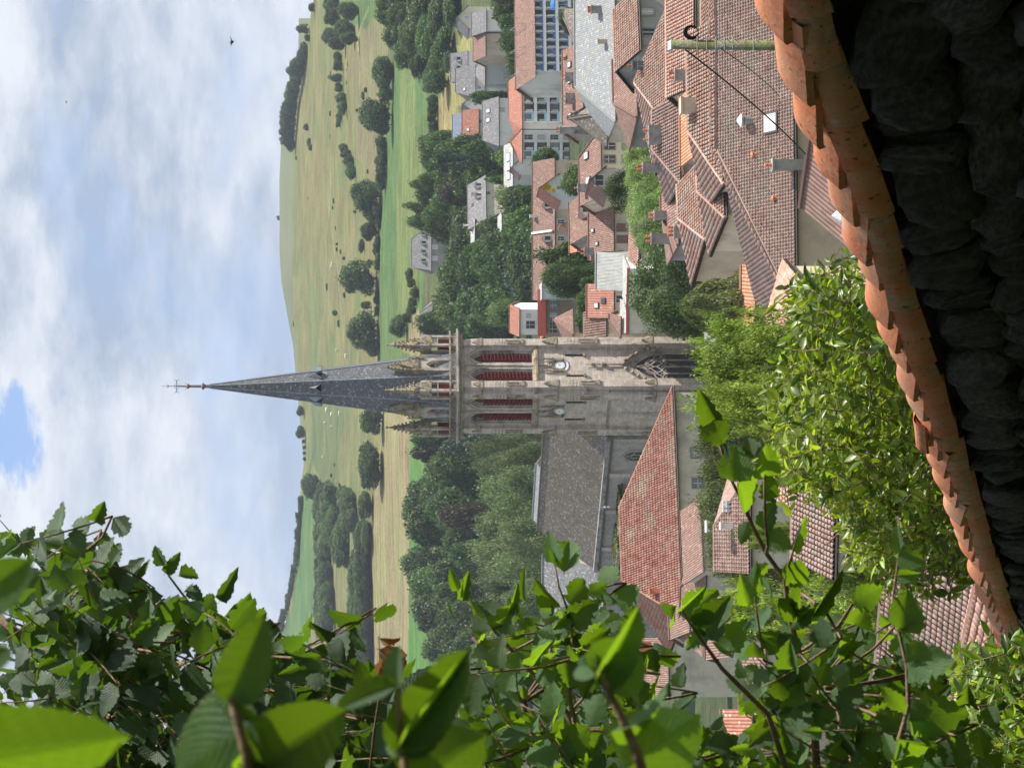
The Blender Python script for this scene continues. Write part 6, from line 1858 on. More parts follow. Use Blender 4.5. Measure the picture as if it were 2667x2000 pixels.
# ---- garden trees in the town
for k, (X, Y, w, d) in enumerate([(1622, 262, 70, 272), (1630, 300, 76, 268), (1628, 340, 80, 262), (1632, 382, 84, 258), (1630, 425, 84, 254), (1640, 468, 84, 250), (1648, 515, 90, 246), (1645, 560, 96, 242), (1655, 605, 96, 238), (1668, 640, 90, 236), (1672, 300, 60, 250), (1680, 345, 66, 246), (1690, 392, 70, 242), (1700, 440, 70, 238)]):
    tree(X - 22, Y, w * 1.35, d=d, kind='fine', mat='light', label='pollarded lime in the pale green row along the street', group='row of pollarded limes', h=7.5)
tree(1618, 742, 270, d=230, kind='fine', mat='street', label='big dark round street tree beside the church tower', i=1, h=11.5)
tree(1650, 805, 210, d=224, kind='fine', mat='street', label='lower street tree touching the church tower, left of the big round one', i=2, h=10)
tree(1705, 700, 200, d=216, kind='fine', mat='street', label='small dark tree in front of the big round street tree', i=0, h=9)
tree(1560, 505, 138, d=276, kind='fine', mat='dark', label='round dark evergreen between the cream house and the beige shuttered house', i=1, h=9)
tree(1388, 668, 100, d=355, kind='tall', mat='dark', label='dark cedar rising in front of the long brown roof, right of its partner', h=11)
tree(1392, 725, 130, d=350, kind='fine', mat='dark', label='broad dark pine left of the cedar in front of the long brown roof', i=2, h=11)
tree(1452, 470, 76, d=380, kind='broad', mat='mid', label='bright green garden tree below the painted gable', h=6)
tree(1378, 425, 70, d=470, kind='broad', mat='mid', label='bushy tree between shed and long brown roof', h=7)
tree(1498, 745, 60, d=330, kind='broad', mat='mid', label='hedge tree above the ribbed roof', h=6)
tree(1492, 785, 60, d=330, kind='broad', mat='mid', label='bright green garden tree in the middle of the hedge above the ribbed roof', h=6)
tree(1490, 835, 70, d=330, kind='broad', mat='mid', label='bright green garden tree right beside the church tower', h=6)
tree(1392, 795, 40, d=445, kind='willow', mat='mid', label='young pale tree beside the white two-storey house')
# cypress hedge, dark cypress dome
for k in range(12):
    Y = 1060 + k * 38
    tree(1790 + (Y - 1060) * .03 + (k % 3) * 4, Y, 150, d=196, kind='fine', mat='hedge', label='clipped cypress in the tall hedge before the cream presbytery', group='cypress hedge before the presbytery', h=13)
tree(1776, 800, 250, d=150, kind='column', mat='hedge', label='dense olive-green cypress dome beside the orange roofs', name='cypress', h=12)

# ------------------------------------------------------------------ yellow-green conifers between us and the town
def crown_spray(n, size, seed, arms=90, up=.55, thick=.03):
    r = np.random.default_rng(seed)
    P_ = []; N_ = []
    per = n // arms
    for a in range(arms):
        h = r.uniform(.02, .92); th = r.uniform(0, 2 * np.pi)
        ln = (.5 * (1 - h) ** .5 + .06) * r.uniform(.6, 1.0)
        base = np.array([0, 0, h * .85]); dr = np.array([np.cos(th), np.sin(th), up * r.uniform(.3, 1.2)])
        dr /= np.linalg.norm(dr[:2])
        t = r.random(per) ** .6
        side = np.array([-np.sin(th), np.cos(th), 0])
        sub = np.round(t * 9) / 9
        sp = (r.random(per) - .5) * 2
        ofs = side[None] * (sp * .11 * (1.15 - t))[:, None]
        p = base + dr[None] * (t * ln)[:, None] + ofs
        p[:, 2] += t ** 2 * ln * .25 - np.abs(sp) * .03 + np.sin(sub * 30 + a) * .012
        p += r.normal(size=(per, 3)) * thick * .5
        P_.append(p); N_.append(np.tile(dr, (per, 1)) + np.array([0, 0, .8]))
    p = np.concatenate(P_); nn = np.concatenate(N_)
    return leafcloud(p, nn / np.linalg.norm(nn, axis=1)[:, None], size, .6, 2.2, seed, -.8)
proto(('spray', 0), crown_spray(42000, .0085, 7)); proto(('spray', 1), crown_spray(42000, .0085, 8)); NP['spray'] = 2
tree(1712, 965, 400, d=62, kind='spray', mat='gold', label='feathery yellow-green conifer in front of the church tower', i=0, h=9, name='conifer')
tree(1722, 1055, 300, d=60, kind='spray', mat='gold', label='second feathery conifer just left of the first, before the presbytery wall', i=1, h=8, name='conifer')
tree(1745, 885, 280, d=64, kind='spray', mat='gold', label='lower conifer plume right of the feathery conifer, over the cypress dome', i=1, h=8, name='conifer')
tree(1768, 1600, 330, d=128, kind='spray', mat='gold', label='yellow-green conifer behind the hazel, below the brown roofs', i=0, name='conifer')
tree(2010, 1470, 420, d=118, kind='spray', mat='gold', label='bushy yellow-green conifer behind the hazel, left of the white-chimney house', i=1, name='conifer')
tree(1840, 1400, 150, d=128, kind='spray', mat='gold', label='low conifer plume beside the white-chimney roof', i=0, name='conifer')
tree(2050, 1640, 360, d=116, kind='spray', mat='gold', label='yellow-green conifer low down behind the hazel at the left', i=0, name='conifer')

# ------------------------------------------------------------------ pole, cables, lamp, birds
pp = P(1748, 117, 40)
t = thing('utility_pole', 'mossy green utility pole with rungs and a coil of black cable', 'pole', (pp.x, pp.y, pp.z - 13))
b = MB(); b.tube([(-.06, 0, 0), (-.02, 0, 8), (0, 0, 13)], [.115, .10, .085], n=10); b.build('post', M['pole'], t, smooth=True)
for k, X_ in enumerate((1814, 1839, 1863, 1885, 1906, 1960)):
    z_ = P(X_, 110, 40).z - (pp.z - 13)
    b = MB(); b.tube([(-.13, 0, z_), (-.13, -.13, z_), (.13, -.13, z_), (.13, 0, z_)], .012, n=4); b.build('rung', M['galv'], t)
b = MB(); cz = P(1803, 85, 40); cc_ = Vector((cz.x - pp.x, -.05, cz.z - pp.z + 13))
for k in range(6):
    b.tube([cc_ + Vector(((.085 + .008 * k) * math.cos(a), .015 * k, (.10 + .006 * k) * math.sin(a) + .004 * k)) for a in [i * math.pi / 9 for i in range(19)]], .009, n=4)
b.build('cable_coil', M['cable'], t)
def cable(name, label, A_, B_, r, sag=.4):
    b = MB(); b.tube([A_.lerp(B_, i / 20) - Vector((0, 0, sag * 4 * (i / 20) * (1 - i / 20))) for i in range(21)], r, n=5)
    return tag(b.build(name, M['cable']), label, 'cable')
cable('power_cable', 'thick black cable slanting from the pole top down to the beige house', P(1786, 131, 39.9), P(2098, 402, 52), .016, .10)
cable('power_cable', 'thin black cable running from lower on the pole behind the coping', P(1878, 128, 39.9), P(2030, 252, 55), .009, .08)
cable('power_cable', 'thin wire crossing the large terracotta roof at the left', P(2360, 1480, 60), P(2560, 1880, 40), .006, .15)
p = P(1925, 698, 190)
t = thing('street_lamp', 'black iron lantern over the street beside the big tree', 'street lamp', (p.x, p.y, p.z - 4))
b = MB(); b.tube([(0, 0, -3), (0, 0, 3.9)], .07, n=6); b.build('post', M['iron'], t)
b = MB(); b.lathe((0, 0, 3.9), [(.12, 0), (.34, .25), (.38, .6), (.2, .9), (.05, 1.05)], 8); b.build('lantern', M['glass'], t)
for (X_, Y_, d_, s_) in ((605, 111, 120, .5), (173, 267, 240, .35)):
    p = P(X_, Y_, d_)
    b = MB(); s = s_
    b.tube([(-.35 * s, 0, 0), (0, 0, .03), (.3 * s, 0, 0)], [.03, .09 * s * 2, .02], n=6)
    b.add([(-.1 * s, 0, .03), (.15 * s, 0, .03), (.05 * s, .8 * s, .25 * s), (.05 * s, -.8 * s, .25 * s)], [(0, 1, 2), (0, 3, 1)])
    o = b.build('bird', M['bird']); o.location = p; o.rotation_euler = (0, .4, .9)
    tag(o, 'dark bird gliding in the sky ' + ('near the right-hand skyline' if Y_ == 111 else 'high among the clouds'), 'bird')

# ------------------------------------------------------------------ stone wall with tiled coping
CB = Vector((.826, 5.2, -.876)); CS = Vector((-.0816, .303, -.0952)); pitch = CS.length
cdir = CS.normalized()
cside = Vector((-CS.y, CS.x, 0)).normalized()
if cside.dot(-CB) < 0: cside = -cside           # towards the camera's side
cup = cside.cross(cdir)
if cup.z < 0: cup = -cup
gw = P(2400, 1000, 9)
wallt = thing('coping_wall', 'dark mossy basalt rubble wall with a sunlit coping of orange clay tiles', 'wall', (CB.x, CB.y, CB.z - 2.2))
wo_ = Vector(wallt.location)
def barrel(seg, hw, sag, ln, th, seed, taper=.9):
    r = random.Random(seed)
    V = []; Fc = []
    rows = [0, .04, .35, .7, 1.0]
    for j, t in enumerate(rows):
        k = 1 - (1 - taper) * t
        for i in range(seg + 1):
            a = -1 + 2 * i / seg
            jag = r.uniform(-.008, .008) if j == 0 else 0
            lift = .012 if j == 0 else .018 * (1 - t)
            x = a * hw * k
            V.append((x, -ln / 2 + ln * t + jag, sag * (math.cos(a * 1.25) - math.cos(1.25)) / (1 - math.cos(1.25)) + lift))
    n1_ = len(V)
    for (x, y, z) in V[:]: V.append((x * .95, y, z - th))
    s1_ = seg + 1
    for j in range(len(rows) - 1):
        for i in range(seg):
            q0 = j * s1_ + i
            Fc.append((q0, q0 + 1, q0 + 1 + s1_, q0 + s1_)); Fc.append((n1_ + q0, n1_ + q0 + s1_, n1_ + q0 + 1 + s1_, n1_ + q0 + 1))
    for i in range(seg): Fc.append((i, n1_ + i, n1_ + i + 1, i + 1))
    for j in range(len(rows) - 1):
        q0 = j * s1_; Fc.append((q0, q0 + s1_, n1_ + q0 + s1_, n1_ + q0))
        q0 = j * s1_ + seg; Fc.append((q0, n1_ + q0, n1_ + q0 + s1_, q0 + s1_))
    me = bpy.data.meshes.new('coping_tile'); me.from_pydata(V, [], Fc); me.materials.append(M['coping']); me.shade_smooth()
    me.set_sharp_from_angle(angle=R(38))
    return me
cm = [barrel(12, .104, .056, .43, .018, i) for i in range(4)]
cmf = [barrel(10, .044, .010, .42, .018, 9 + i) for i in range(3)]
r_ = random.Random(21)
B3 = Matrix((cside, -cdir, cup)).transposed()      # local x to the camera side, y up the slope
# make it right-handed
if B3.determinant() < 0: B3 = Matrix((-cside, -cdir, cup)).transposed()
for n_ in range(-7, 46):
    for row, (off, dn, roll) in enumerate(((0.0, 0.0, .02), (.088, -.045, 1.65), (-.11, -.15, -.9))):
        s_ = n_ + r_.uniform(-.07, .07) + (.45 if row == 1 else 0)
        p = CB + CS * s_ + cside * (off + r_.uniform(-.008, .008)) + cup * (dn + r_.uniform(-.006, .008)) - wo_
        rm = Matrix.Rotation(roll if B3.col[0].dot(cside) > 0 else -roll, 3, 'Y')
        jit = Euler((r_.uniform(-.095, -.045) if row == 0 else r_.uniform(-.07, -.02), r_.uniform(-.06, .06), r_.uniform(-.05, .05))).to_matrix()
        sc_f = r_.uniform(.95, 1.08)
        put('coping_tile', cmf[r_.randrange(3)] if row == 1 else cm[r_.randrange(4)], wallt, Matrix.Translation(p) @ (B3 @ rm @ jit).to_4x4() @ Matrix.Scale(sc_f, 4))
# broken red shard lying on the coping
p = CB + CS * 11.3 + cside * .085 + cup * .045 - wo_
put('tile_shard', cm[1], wallt, Matrix.Translation(p) @ (B3 @ Euler((0, .3, .35)).to_matrix()).to_4x4() @ Matrix.Diagonal((.45, .42, .5, 1)))
# wall body: a thick core, stepping down with the slope
def wl(s, t, dpt):   # s tiles along, t metres down, dpt towards the camera
    return CB + CS * s + Vector((0, 0, -t)) + cside * dpt - wo_
b = MB()
vs = [wl(-9, .04, .02), wl(50, .04, .02), wl(50, 2.6, .14), wl(-9, 3.2, .14), wl(-9, .04, -.30), wl(50, .04, -.30), wl(50, 2.6, -.40), wl(-9, 3.2, -.40)]
b.add(vs, [(0, 1, 2, 3), (7, 6, 5, 4), (0, 4, 5, 1), (2, 6, 7, 3), (0, 3, 7, 4), (1, 5, 6, 2)])
b.build('wall_core', M['mortar'], wallt)
def stonemesh(seed):
    r = np.random.default_rng(seed)
    nu, nv = 12, 8
    V = []
    for j in range(nv + 1):
        for i in range(nu):
            th = 2 * np.pi * i / nu; ph = (j / nv) * np.pi * .5
            e = .62
            x = np.sign(np.cos(th)) * abs(np.cos(th)) ** e; z = np.sign(np.sin(th)) * abs(np.sin(th)) ** e
            rr = np.cos(ph) ** .28
            V.append((x * rr * .5, -np.sin(ph) ** .8, z * rr * .5))
    Fc = [(j * nu + i, j * nu + (i + 1) % nu, (j + 1) * nu + (i + 1) % nu, (j + 1) * nu + i) for j in range(nv) for i in range(nu)]
    me = bpy.data.meshes.new('stone'); me.from_pydata([tuple(v) for v in V], [], Fc); me.materials.append(M['basalt']); me.shade_smooth()
    for v in me.vertices:
        q = v.co + Vector((seed * 7.1, 0, 0)); v.co += Vector((1, .6, 1)) * 0 + noise.noise_vector(q * 2.3) * .17 + noise.noise_vector(q * 6) * .055
    return me
smz = [stonemesh(i) for i in range(7)]
cands = []
t_ = .13
while t_ < 2.4:
    hgt = r_.uniform(.13, .21)
    s_ = -8.0 + r_.random()
    while s_ < 47:
        wd = r_.choice([r_.uniform(.10, .2), r_.uniform(.2, .45)])
        cands.append((s_ + wd / pitch / 2, t_ + hgt / 2, wd, hgt)); s_ += wd / pitch
    t_ += hgt
sf = Vector((cside.x, cside.y, 0)).normalized()
BS = Matrix((cdir, -sf, cdir.cross(-sf))).transposed()   # local -y sticks out
cands.sort(key=lambda c: (wl(c[0], c[1], 0) + wo_).length)
rest = []; cnt = 0
for (s_, tt, wd, hg) in cands:
    p = wl(s_, tt + r_.uniform(-.02, .02), .045 + .04 * tt)
    X_, Y_ = proj(p + wo_)
    mw = Matrix.Translation(p) @ (BS @ Euler((r_.uniform(-.2, .2), r_.uniform(-.35, .35), r_.uniform(-.2, .2))).to_matrix()).to_4x4() @ Matrix.Diagonal((wd * 1.06, r_.uniform(.035, .085), hg * 1.08, 1))
    if 1700 < X_ < 2750 and -80 < Y_ < 2050 and cnt < 300:
        put('stone', smz[r_.randrange(7)], wallt, mw); cnt += 1
    elif -300 < Y_ < 2300: rest.append(mw)
VV = []; FF = []
for mw in rest:
    me = smz[r_.randrange(7)]; o_ = len(VV)
    VV += [tuple(mw @ v.co) for v in me.vertices]; FF += [tuple(i + o_ for i in f.vertices) for f in me.polygons]
if VV: tag(put('stones', fastmesh('stones', VV, FF, M['basalt'], smooth=True), wallt), kind='stuff')
# dry straws and roots hanging over the stones
for k in range(7):
    s0 = r_.uniform(-1, 9); t0 = r_.uniform(.25, .7)
    b = MB(); pts = []; q_ = wl(s0, t0, .16)
    for i in range(7): q_ = q_ + Vector((r_.uniform(-.06, .06), r_.uniform(-.03, .09), r_.uniform(-.05, .01))); pts.append(q_)
    b.tube(pts, .0022, .001, n=4); b.build('dry_root', M['twig'], wallt)


# ------------------------------------------------------------------ leaves near the camera
def hazelmesh(rows, cols, seed, fold=.25, curl=.25, wr=.80, name='leaf', mat='hazel', ripple=.014, serr=.10, point=1.0, obov=.55):
    r = random.Random(seed)
    V = []; U = []; Fc = []
    for j in range(rows + 1):
        t = j / rows
        w = (math.sin(math.pi * min(1, t ** obov)) ** .62) * (1 - .10 * t)
        w = wr * .5 * w
        if serr > .05 and r.random() < .16: w *= r.uniform(.62, .9)
        if t > .86: w *= max(0, (1 - (t - .86) / .14)) ** .6 * .85 + .0
        if j == 0: w = .03
        sr = serr * (1 if j % 2 else -.6) * (wr * .5) * (1 if .05 < t < .97 else 0)
        for i in range(-cols, cols + 1):
            u = i / cols
            x = u * (w + (sr if abs(i) == cols else 0))
            z = fold * abs(x) + ripple * math.sin((t * 8 - abs(u) * 5) * 2 * math.pi) * (abs(u) ** .5) - curl * t * t * .6 + .10 * math.sin(t * 3 + seed) * x
            y = t - .06 * abs(u) * (1 - t) * 0 - (0.05 * abs(u) if t < .25 else 0)
            V.append((x, y, z)); U.append((u, t))
    n = 2 * cols + 1
    for j in range(rows):
        for i in range(n - 1): Fc.append((j * n + i, j * n + i + 1, (j + 1) * n + i + 1, (j + 1) * n + i))
    V += [(-.012, -.16, .02), (.012, -.16, .02), (.012, .01, 0), (-.012, .01, 0)]; U += [(0, 0)] * 4
    k = len(V); Fc.append((k - 4, k - 3, k - 2, k - 1))
    return np.array(V), np.array(Fc), np.array(U)
HZL = [hazelmesh(12, 3, i, fold=f, curl=c, wr=w) for i, (f, c, w) in enumerate(((.25, .2, .86), (.5, .35, .80), (.1, .5, .9), (.8, .15, .78), (-.2, .4, .84), (.35, -.2, .82)))]
HZM = [fastmesh('leaf', v, f, L['hazel'], smooth=True, uv=u) for v, f, u in HZL]
HZD = [fastmesh('leaf', v, f, L['hazel_shaded'], smooth=True, uv=u) for v, f, u in HZL]
BIG = [fastmesh('leaf', *hazelmesh(26, 6, 9 + i, fold=f, curl=c, wr=w, serr=.03, ripple=.005)[:2], L['hazel'], smooth=True, uv=hazelmesh(26, 6, 9 + i, fold=f, curl=c, wr=w, serr=.03, ripple=.005)[2]) for i, (f, c, w) in enumerate(((.2, .25, .68), (.5, .2, .62), (-.15, .3, .75)))]
OV = [hazelmesh(4, 1, 30 + i, fold=f, curl=c, wr=w, serr=0, ripple=0, obov=.7) for i, (f, c, w) in enumerate(((.4, .3, .42), (.7, .5, .36), (.2, .2, .5)))]
OVM = [fastmesh('leaf', v, f, L['shiny'], smooth=True, uv=u) for v, f, u in OV]


def leafmw(base, tip, nrm):
    """matrix that lays a unit leaf from base to tip"""
    y = tip - base; ln = y.length; y = y / ln
    z = nrm - y * nrm.dot(y)
    if z.length < 1e-4: z = y.orthogonal()
    z.normalize(); x = y.cross(z)
    return Matrix.Translation(base) @ Matrix((x, y, z)).transposed().to_4x4() @ Matrix.Scale(ln, 4)


class Bush:
    def __init__(s, name, label, cat, loc, meshes, src, mat, group=None):
        s.t = thing(name, label, cat, loc, 0, group); s.o = Vector(loc); s.leaves = []; s.meshes = meshes; s.src = src; s.mat = mat; s.tw = MB()
    def twig(s, pts, r0, r1=None, own=None):
        pts = [p - s.o for p in pts]
        if own:
            b = MB(); b.tube(pts, r0, r1, n=7); b.build(own, M['twig'], s.t, smooth=True)
        else: s.tw.tube(pts, r0, r1, n=5)
    def leaf(s, base, tip, nrm, w=1.0, k=None):
        mw = leafmw(base - s.o, tip - s.o, nrm)
        if w != 1.0: mw = mw @ Matrix.Diagonal((w, 1, 1, 1))
        s.leaves.append((mw, random.randrange(len(s.meshes)) if k is None else k))
    def done(s, keep=300):
        def score(a):
            p = a[0].translation + s.o; X_, Y_ = proj(p)
            vis = -60 < X_ < 2730 and -60 < Y_ < 2060
            return (0 if vis else 1, p.length / a[0].to_scale().y)
        s.leaves.sort(key=score)
        for mw, k in s.leaves[:keep]: put('leaf', s.meshes[k], s.t, mw)
        rest = s.leaves[keep:]
        if rest:
            VV = []; FF = []; UU = []; o = 0
            for mw, k in rest:
                v, f, u = s.src[k]; mm = np.array(mw)
                VV.append(v @ mm[:3, :3].T + mm[:3, 3]); FF.append(f + o); UU.append(u); o += len(v)
            tag(put('leaves', fastmesh('leaves', np.concatenate(VV), np.concatenate(FF), L[s.mat], smooth=True, uv=np.concatenate(UU)), s.t), kind='stuff')
        if s.tw.v: s.tw.build('twigs', M['twig'], s.t, smooth=True)['kind'] = 'stuff'


CAMD = -FW
def rv(r, s=1.0): return Vector((r.gauss(0, s), r.gauss(0, s), r.gauss(0, s)))


def fill(bush, poly, ntw, dlo, dhi, size, seed, grow, nleaf=6, spacing=.55, mains=None, face=.7, droop=.35):
    """leafy twigs whose tips fall inside the outline; grow: main growth direction in the world"""
    r = random.Random(seed); made = 0; tries = 0
    xs = [p[0] for p in poly]; ys = [p[1] for p in poly]
    while made < ntw and tries < ntw * 60:
        tries += 1
        X_, Y_ = r.uniform(min(xs), max(xs)), r.uniform(min(ys), max(ys))
        if not inside2((X_, Y_), poly): continue
        made += 1
        d = r.uniform(dlo, dhi)
        tip = P(X_, Y_, d)
        dr = (grow + rv(r, .45)).normalized()
        L_ = size * spacing * (nleaf - 1)
        bend = rv(r, .15)
        def pt(t): return tip - dr * (L_ * (1 - t)) + bend * (L_ * t * (1 - t))
        pts = [pt(i / 5) for i in range(6)]
        # join the twig to the bush
        if mains:
            mp_ = min(mains, key=lambda q: (q - pts[0]).length)
            pts = [mp_, mp_.lerp(pts[0], .55) + Vector((0, 0, -.02))] + pts
        bush.twig(pts, [.0026 * (1 - i / len(pts)) + .0010 for i in range(len(pts))])
        for i in range(nleaf):
            b0 = pt(i / (nleaf - 1) if nleaf > 1 else 1)
            sd = dr.cross(CAMD).normalized() * (1 if i % 2 else -1)
            out = (sd * r.uniform(.5, 1.1) + dr * r.uniform(.1, .8) + Vector((0, 0, -droop)) + rv(r, .35)).normalized()
            if i == nleaf - 1: out = (dr + rv(r, .4)).normalized()
            ls = size * r.uniform(.6, 1.12) * (.75 if i == nleaf - 1 else 1)
            nn = (CAMD * face + Vector((0, 0, .55)) + rv(r, .6)).normalized()
            bush.leaf(b0 + out * ls * .12, b0 + out * ls * 1.12, nn)


UPR = Vector((.35, 0, .95))
# -- climber on the far side of the wall
cl = Bush('climber', 'dense glossy climber with small pointed leaves spilling behind the tiled coping', 'climber', (-.4, 13, -8.2), OVM, OV, 'shiny')
mains = [P(2060 + 90 * i, 1000 + (i % 3) * 120, 13.5) for i in range(6)]
cl.twig([P(2600, 1300, 14), P(2400, 1250, 13.6), P(2250, 1150, 13.4), P(2100, 1050, 13.2)], .02, .006, own='stem')
cl.twig([P(2600, 1100, 13.4), P(2350, 1020, 13.2), P(2200, 900, 13), P(2120, 820, 12.9)], .018, .005, own='stem')
cl.twig([P(2400, 1250, 13.6), P(2250, 1330, 13.4), P(2150, 1420, 13.2)], .012, .004, own='stem')
G_ = Vector((.1, -.1, .8))
fill(cl, [(2040, 745), (2120, 715), (2200, 735), (2330, 960), (2440, 1230), (2480, 1400), (2330, 1400), (2140, 1300), (2010, 1240), (1985, 1080), (2000, 960), (2080, 880)], 1050, 12, 15.5, .082, 31, G_, nleaf=9, spacing=.36, mains=None, face=.5)
fill(cl, [(2140, 1280), (2330, 1390), (2400, 1480), (2380, 1540), (2270, 1510), (2190, 1440)], 110, 12, 14, .08, 32, G_, nleaf=9, spacing=.34, face=.5)
fill(cl, [(2400, 1300), (2470, 1330), (2520, 1500), (2440, 1470)], 90, 12.5, 14, .08, 36, G_, nleaf=9, spacing=.34, face=.5)
fill(cl, [(2050, 752), (2085, 722), (2110, 760), (2075, 800)], 14, 12, 13, .08, 33, G_, nleaf=9, spacing=.4)
fill(cl, [(2170, 660), (2230, 640), (2260, 700), (2210, 760)], 12, 10, 12, .08, 34, G_, nleaf=7, spacing=.4)
cl.done()
cl2 = Bush('shrub', 'small-leaved shrub with upright stems at the foot of the coping, lower left corner', 'shrub', (-2.6, 14.5, -8.4), OVM, OV, 'shiny')
fill(cl2, [(2430, 1730), (2560, 1700), (2667, 1640), (2700, 2040), (2420, 2040), (2450, 1900)], 130, 11, 13, .10, 35, Vector((0, 0, 1)), nleaf=8, spacing=.4, face=.6)
for k in range(6):
    cl2.twig([P(2667 + 40, 1760 + 45 * k, 12), P(2560, 1780 + 40 * k, 12), P(2470, 1770 + 45 * k, 12)], .012, .004, own='stem')
cl2.done()

# -- hazel, right-hand shoots
hz = Bush('hazel_bush', 'hazel shoot with broad toothed leaves reaching across the presbytery and conifers', 'hazel bush', (-.75, 4.5, -1.95), HZM, HZL, 'hazel')
mpx = [(1862, 1120), (1900, 1240), (1925, 1290), (1960, 1370), (1995, 1440), (2045, 1510), (2055, 1600), (2080, 1700), (2115, 1800), (2130, 2040)]
main2 = [P(X_, Y_, 4.3 + .03 * i) for i, (X_, Y_) in enumerate(mpx)]
hz.twig(main2, [.0022, .003, .0035, .004, .0045, .005, .006, .007, .008, .009], own='branch')
hz.twig([P(1990, 1240, 4.2), P(1992, 1350, 4.25), P(2000, 1420, 4.3), P(1995, 1440, 4.4)], .002, .0035, own='branch')
hz.twig([P(2075, 1400, 4.2), P(2050, 1490, 4.3), P(2045, 1510, 4.45)], .0015, .0035, own='branch')
hz.twig([P(1965, 1555, 4.2), P(1978, 1640, 4.25), P(1990, 1720, 4.3), P(2090, 1760, 4.5)], .0015, .0035, own='branch')
hz.twig([P(1775, 1590, 4.0), P(1812, 1645, 4.05), P(1880, 1740, 4.1), P(2000, 1860, 4.2), P(2060, 2040, 4.2)], .002, .006, own='branch')
def EL(bush, lst, d, wob=.35, seed=0):
    r = random.Random(seed)
    for e in lst:
        bx_, by_, tx_, ty_ = e[:4]; w = e[4] if len(e) > 4 else 1.0; dd = e[5] if len(e) > 5 else r.uniform(-.04, .08); k = e[6] if len(e) > 6 else None
        nn = (CAMD + rv(r, wob)).normalized()
        bush.leaf(P(bx_, by_, d), P(tx_, ty_, d + dd), nn, w, k)
EL(hz, [(1880, 1152, 1838, 1062, 1.0), (1862, 1090, 1822, 1020, .9), (1885, 1160, 1912, 1212, .8), (1912, 1250, 1920, 1155, 1.15), (1962, 1188, 1948, 1130, .8), (1992, 1240, 2002, 1160, .95), (1996, 1302, 2018, 1232, .95),
        (1922, 1262, 1962, 1345, .9), (1990, 1375, 2022, 1300, .8), (2000, 1385, 2055, 1432, .95), (2062, 1420, 2086, 1345, .7), (1945, 1360, 1925, 1420, .8), (2045, 1478, 2122, 1525, .8), (2065, 1582, 2112, 1515, 1.0), (2112, 1588, 2040, 1648, .5), (2060, 1690, 1970, 1650, 1.0),
        (1845, 1658, 1900, 1548, 1.05), (1788, 1605, 1862, 1540, .95), (1880, 1695, 1942, 1610, .85), (1772, 1592, 1840, 1530, .45), (1762, 1580, 1750, 1622, .8), (1948, 1572, 1932, 1500, .8), (1965, 1558, 1972, 1466, .5), (1970, 1640, 1995, 1570, .8), (2010, 1560, 1985, 1500, .8), (2030, 1560, 2070, 1620, .8), (2105, 1590, 2160, 1640, .9), (2000, 1470, 1960, 1510, .7), (1840, 1640, 1790, 1690, .8), (2120, 1600, 2200, 1480, .3), (2130, 1700, 2220, 1640, .4)], 4.28, seed=3)
fill(hz, [(1980, 1650), (2060, 1600), (2180, 1640), (2330, 1660), (2340, 1800), (2380, 1950), (2350, 2050), (1950, 2050), (1900, 1850)], 50, 4.1, 5.0, .068, 41, UPR, mains=main2[5:], face=1.1)
hz.done()
# the long shoot with the four biggest leaves
hz = Bush('hazel_bush', 'hazel shoot with four very large round leaves hanging in a row, lower left', 'hazel bush', (-.85, 3.6, -1.9), HZM, HZL, 'hazel')
ms_ = [P(*q, 3.8) for q in ((2340, 1345), (2342, 1440), (2325, 1560), (2340, 1640), (2362, 1735), (2366, 1840), (2340, 1930), (2320, 2050))]
hz.twig(ms_, [.0012, .0018, .0024, .003, .0034, .0038, .0042, .005], own='branch')
EL(hz, [(2342, 1448, 2412, 1468, 1.15), (2340, 1500, 2400, 1495, .8), (2350, 1640, 2372, 1530, 1.0), (2342, 1632, 2345, 1560, .6), (2366, 1722, 2488, 1715, 1.12), (2370, 1745, 2452, 1772, .9), (2374, 1862, 2520, 1868, 1.0), (2372, 1875, 2420, 1900, .8), (2345, 1925, 2425, 1955, .95), (2345, 1440, 2338, 1360, .45), (2335, 1980, 2300, 1900, .7), (2330, 1985, 2400, 2040, .9), (2355, 1850, 2300, 1800, .6)], 3.78, wob=.22, seed=8)
hz.done()
# -- hazel in the middle, over the nave
hz = Bush('hazel_bush', 'hazel bush in the middle left, a single leafy spray rising over the nave roof', 'hazel bush', (-.9, 5.2, -2.0), HZM, HZL, 'hazel')
m1 = [P(*q, 5.0) for q in ((1442, 1455), (1456, 1530), (1488, 1612), (1492, 1700), (1480, 1800), (1500, 1900), (1520, 2050))]
hz.twig(m1, [.0015, .0025, .0032, .004, .005, .006, .008], own='branch')
m2 = [P(*q, 5.1) for q in ((1185, 1530), (1250, 1600), (1330, 1690), (1420, 1790), (1480, 1860), (1560, 2050))]
hz.twig(m2, [.002, .003, .0045, .006, .007, .009], own='branch')
m3 = [P(*q, 5.2) for q in ((1230, 1660), (1290, 1720), (1360, 1830), (1400, 1950), (1420, 2050))]
hz.twig(m3, [.003, .004, .006, .008, .009], own='branch')
EL(hz, [(1448, 1462, 1432, 1384, .75), (1470, 1486, 1482, 1402, .95), (1487, 1570, 1540, 1490, .62), (1488, 1620, 1568, 1560, .9), (1448, 1578, 1388, 1518, .8), (1480, 1600, 1440, 1640, .7), (1440, 1600, 1400, 1560, .8), (1190, 1535, 1172, 1482, .6), (1205, 1560, 1222, 1485, .55), (1235, 1600, 1225, 1545, .8), (1270, 1640, 1275, 1540, .95), (1300, 1640, 1345, 1570, .9), (1330, 1590, 1350, 1520, .4), (1365, 1560, 1362, 1470, .4), (1465, 1660, 1440, 1595, .8), (1500, 1700, 1480, 1620, .9), (1180, 1600, 1165, 1560, .3)], 5.0, seed=5)
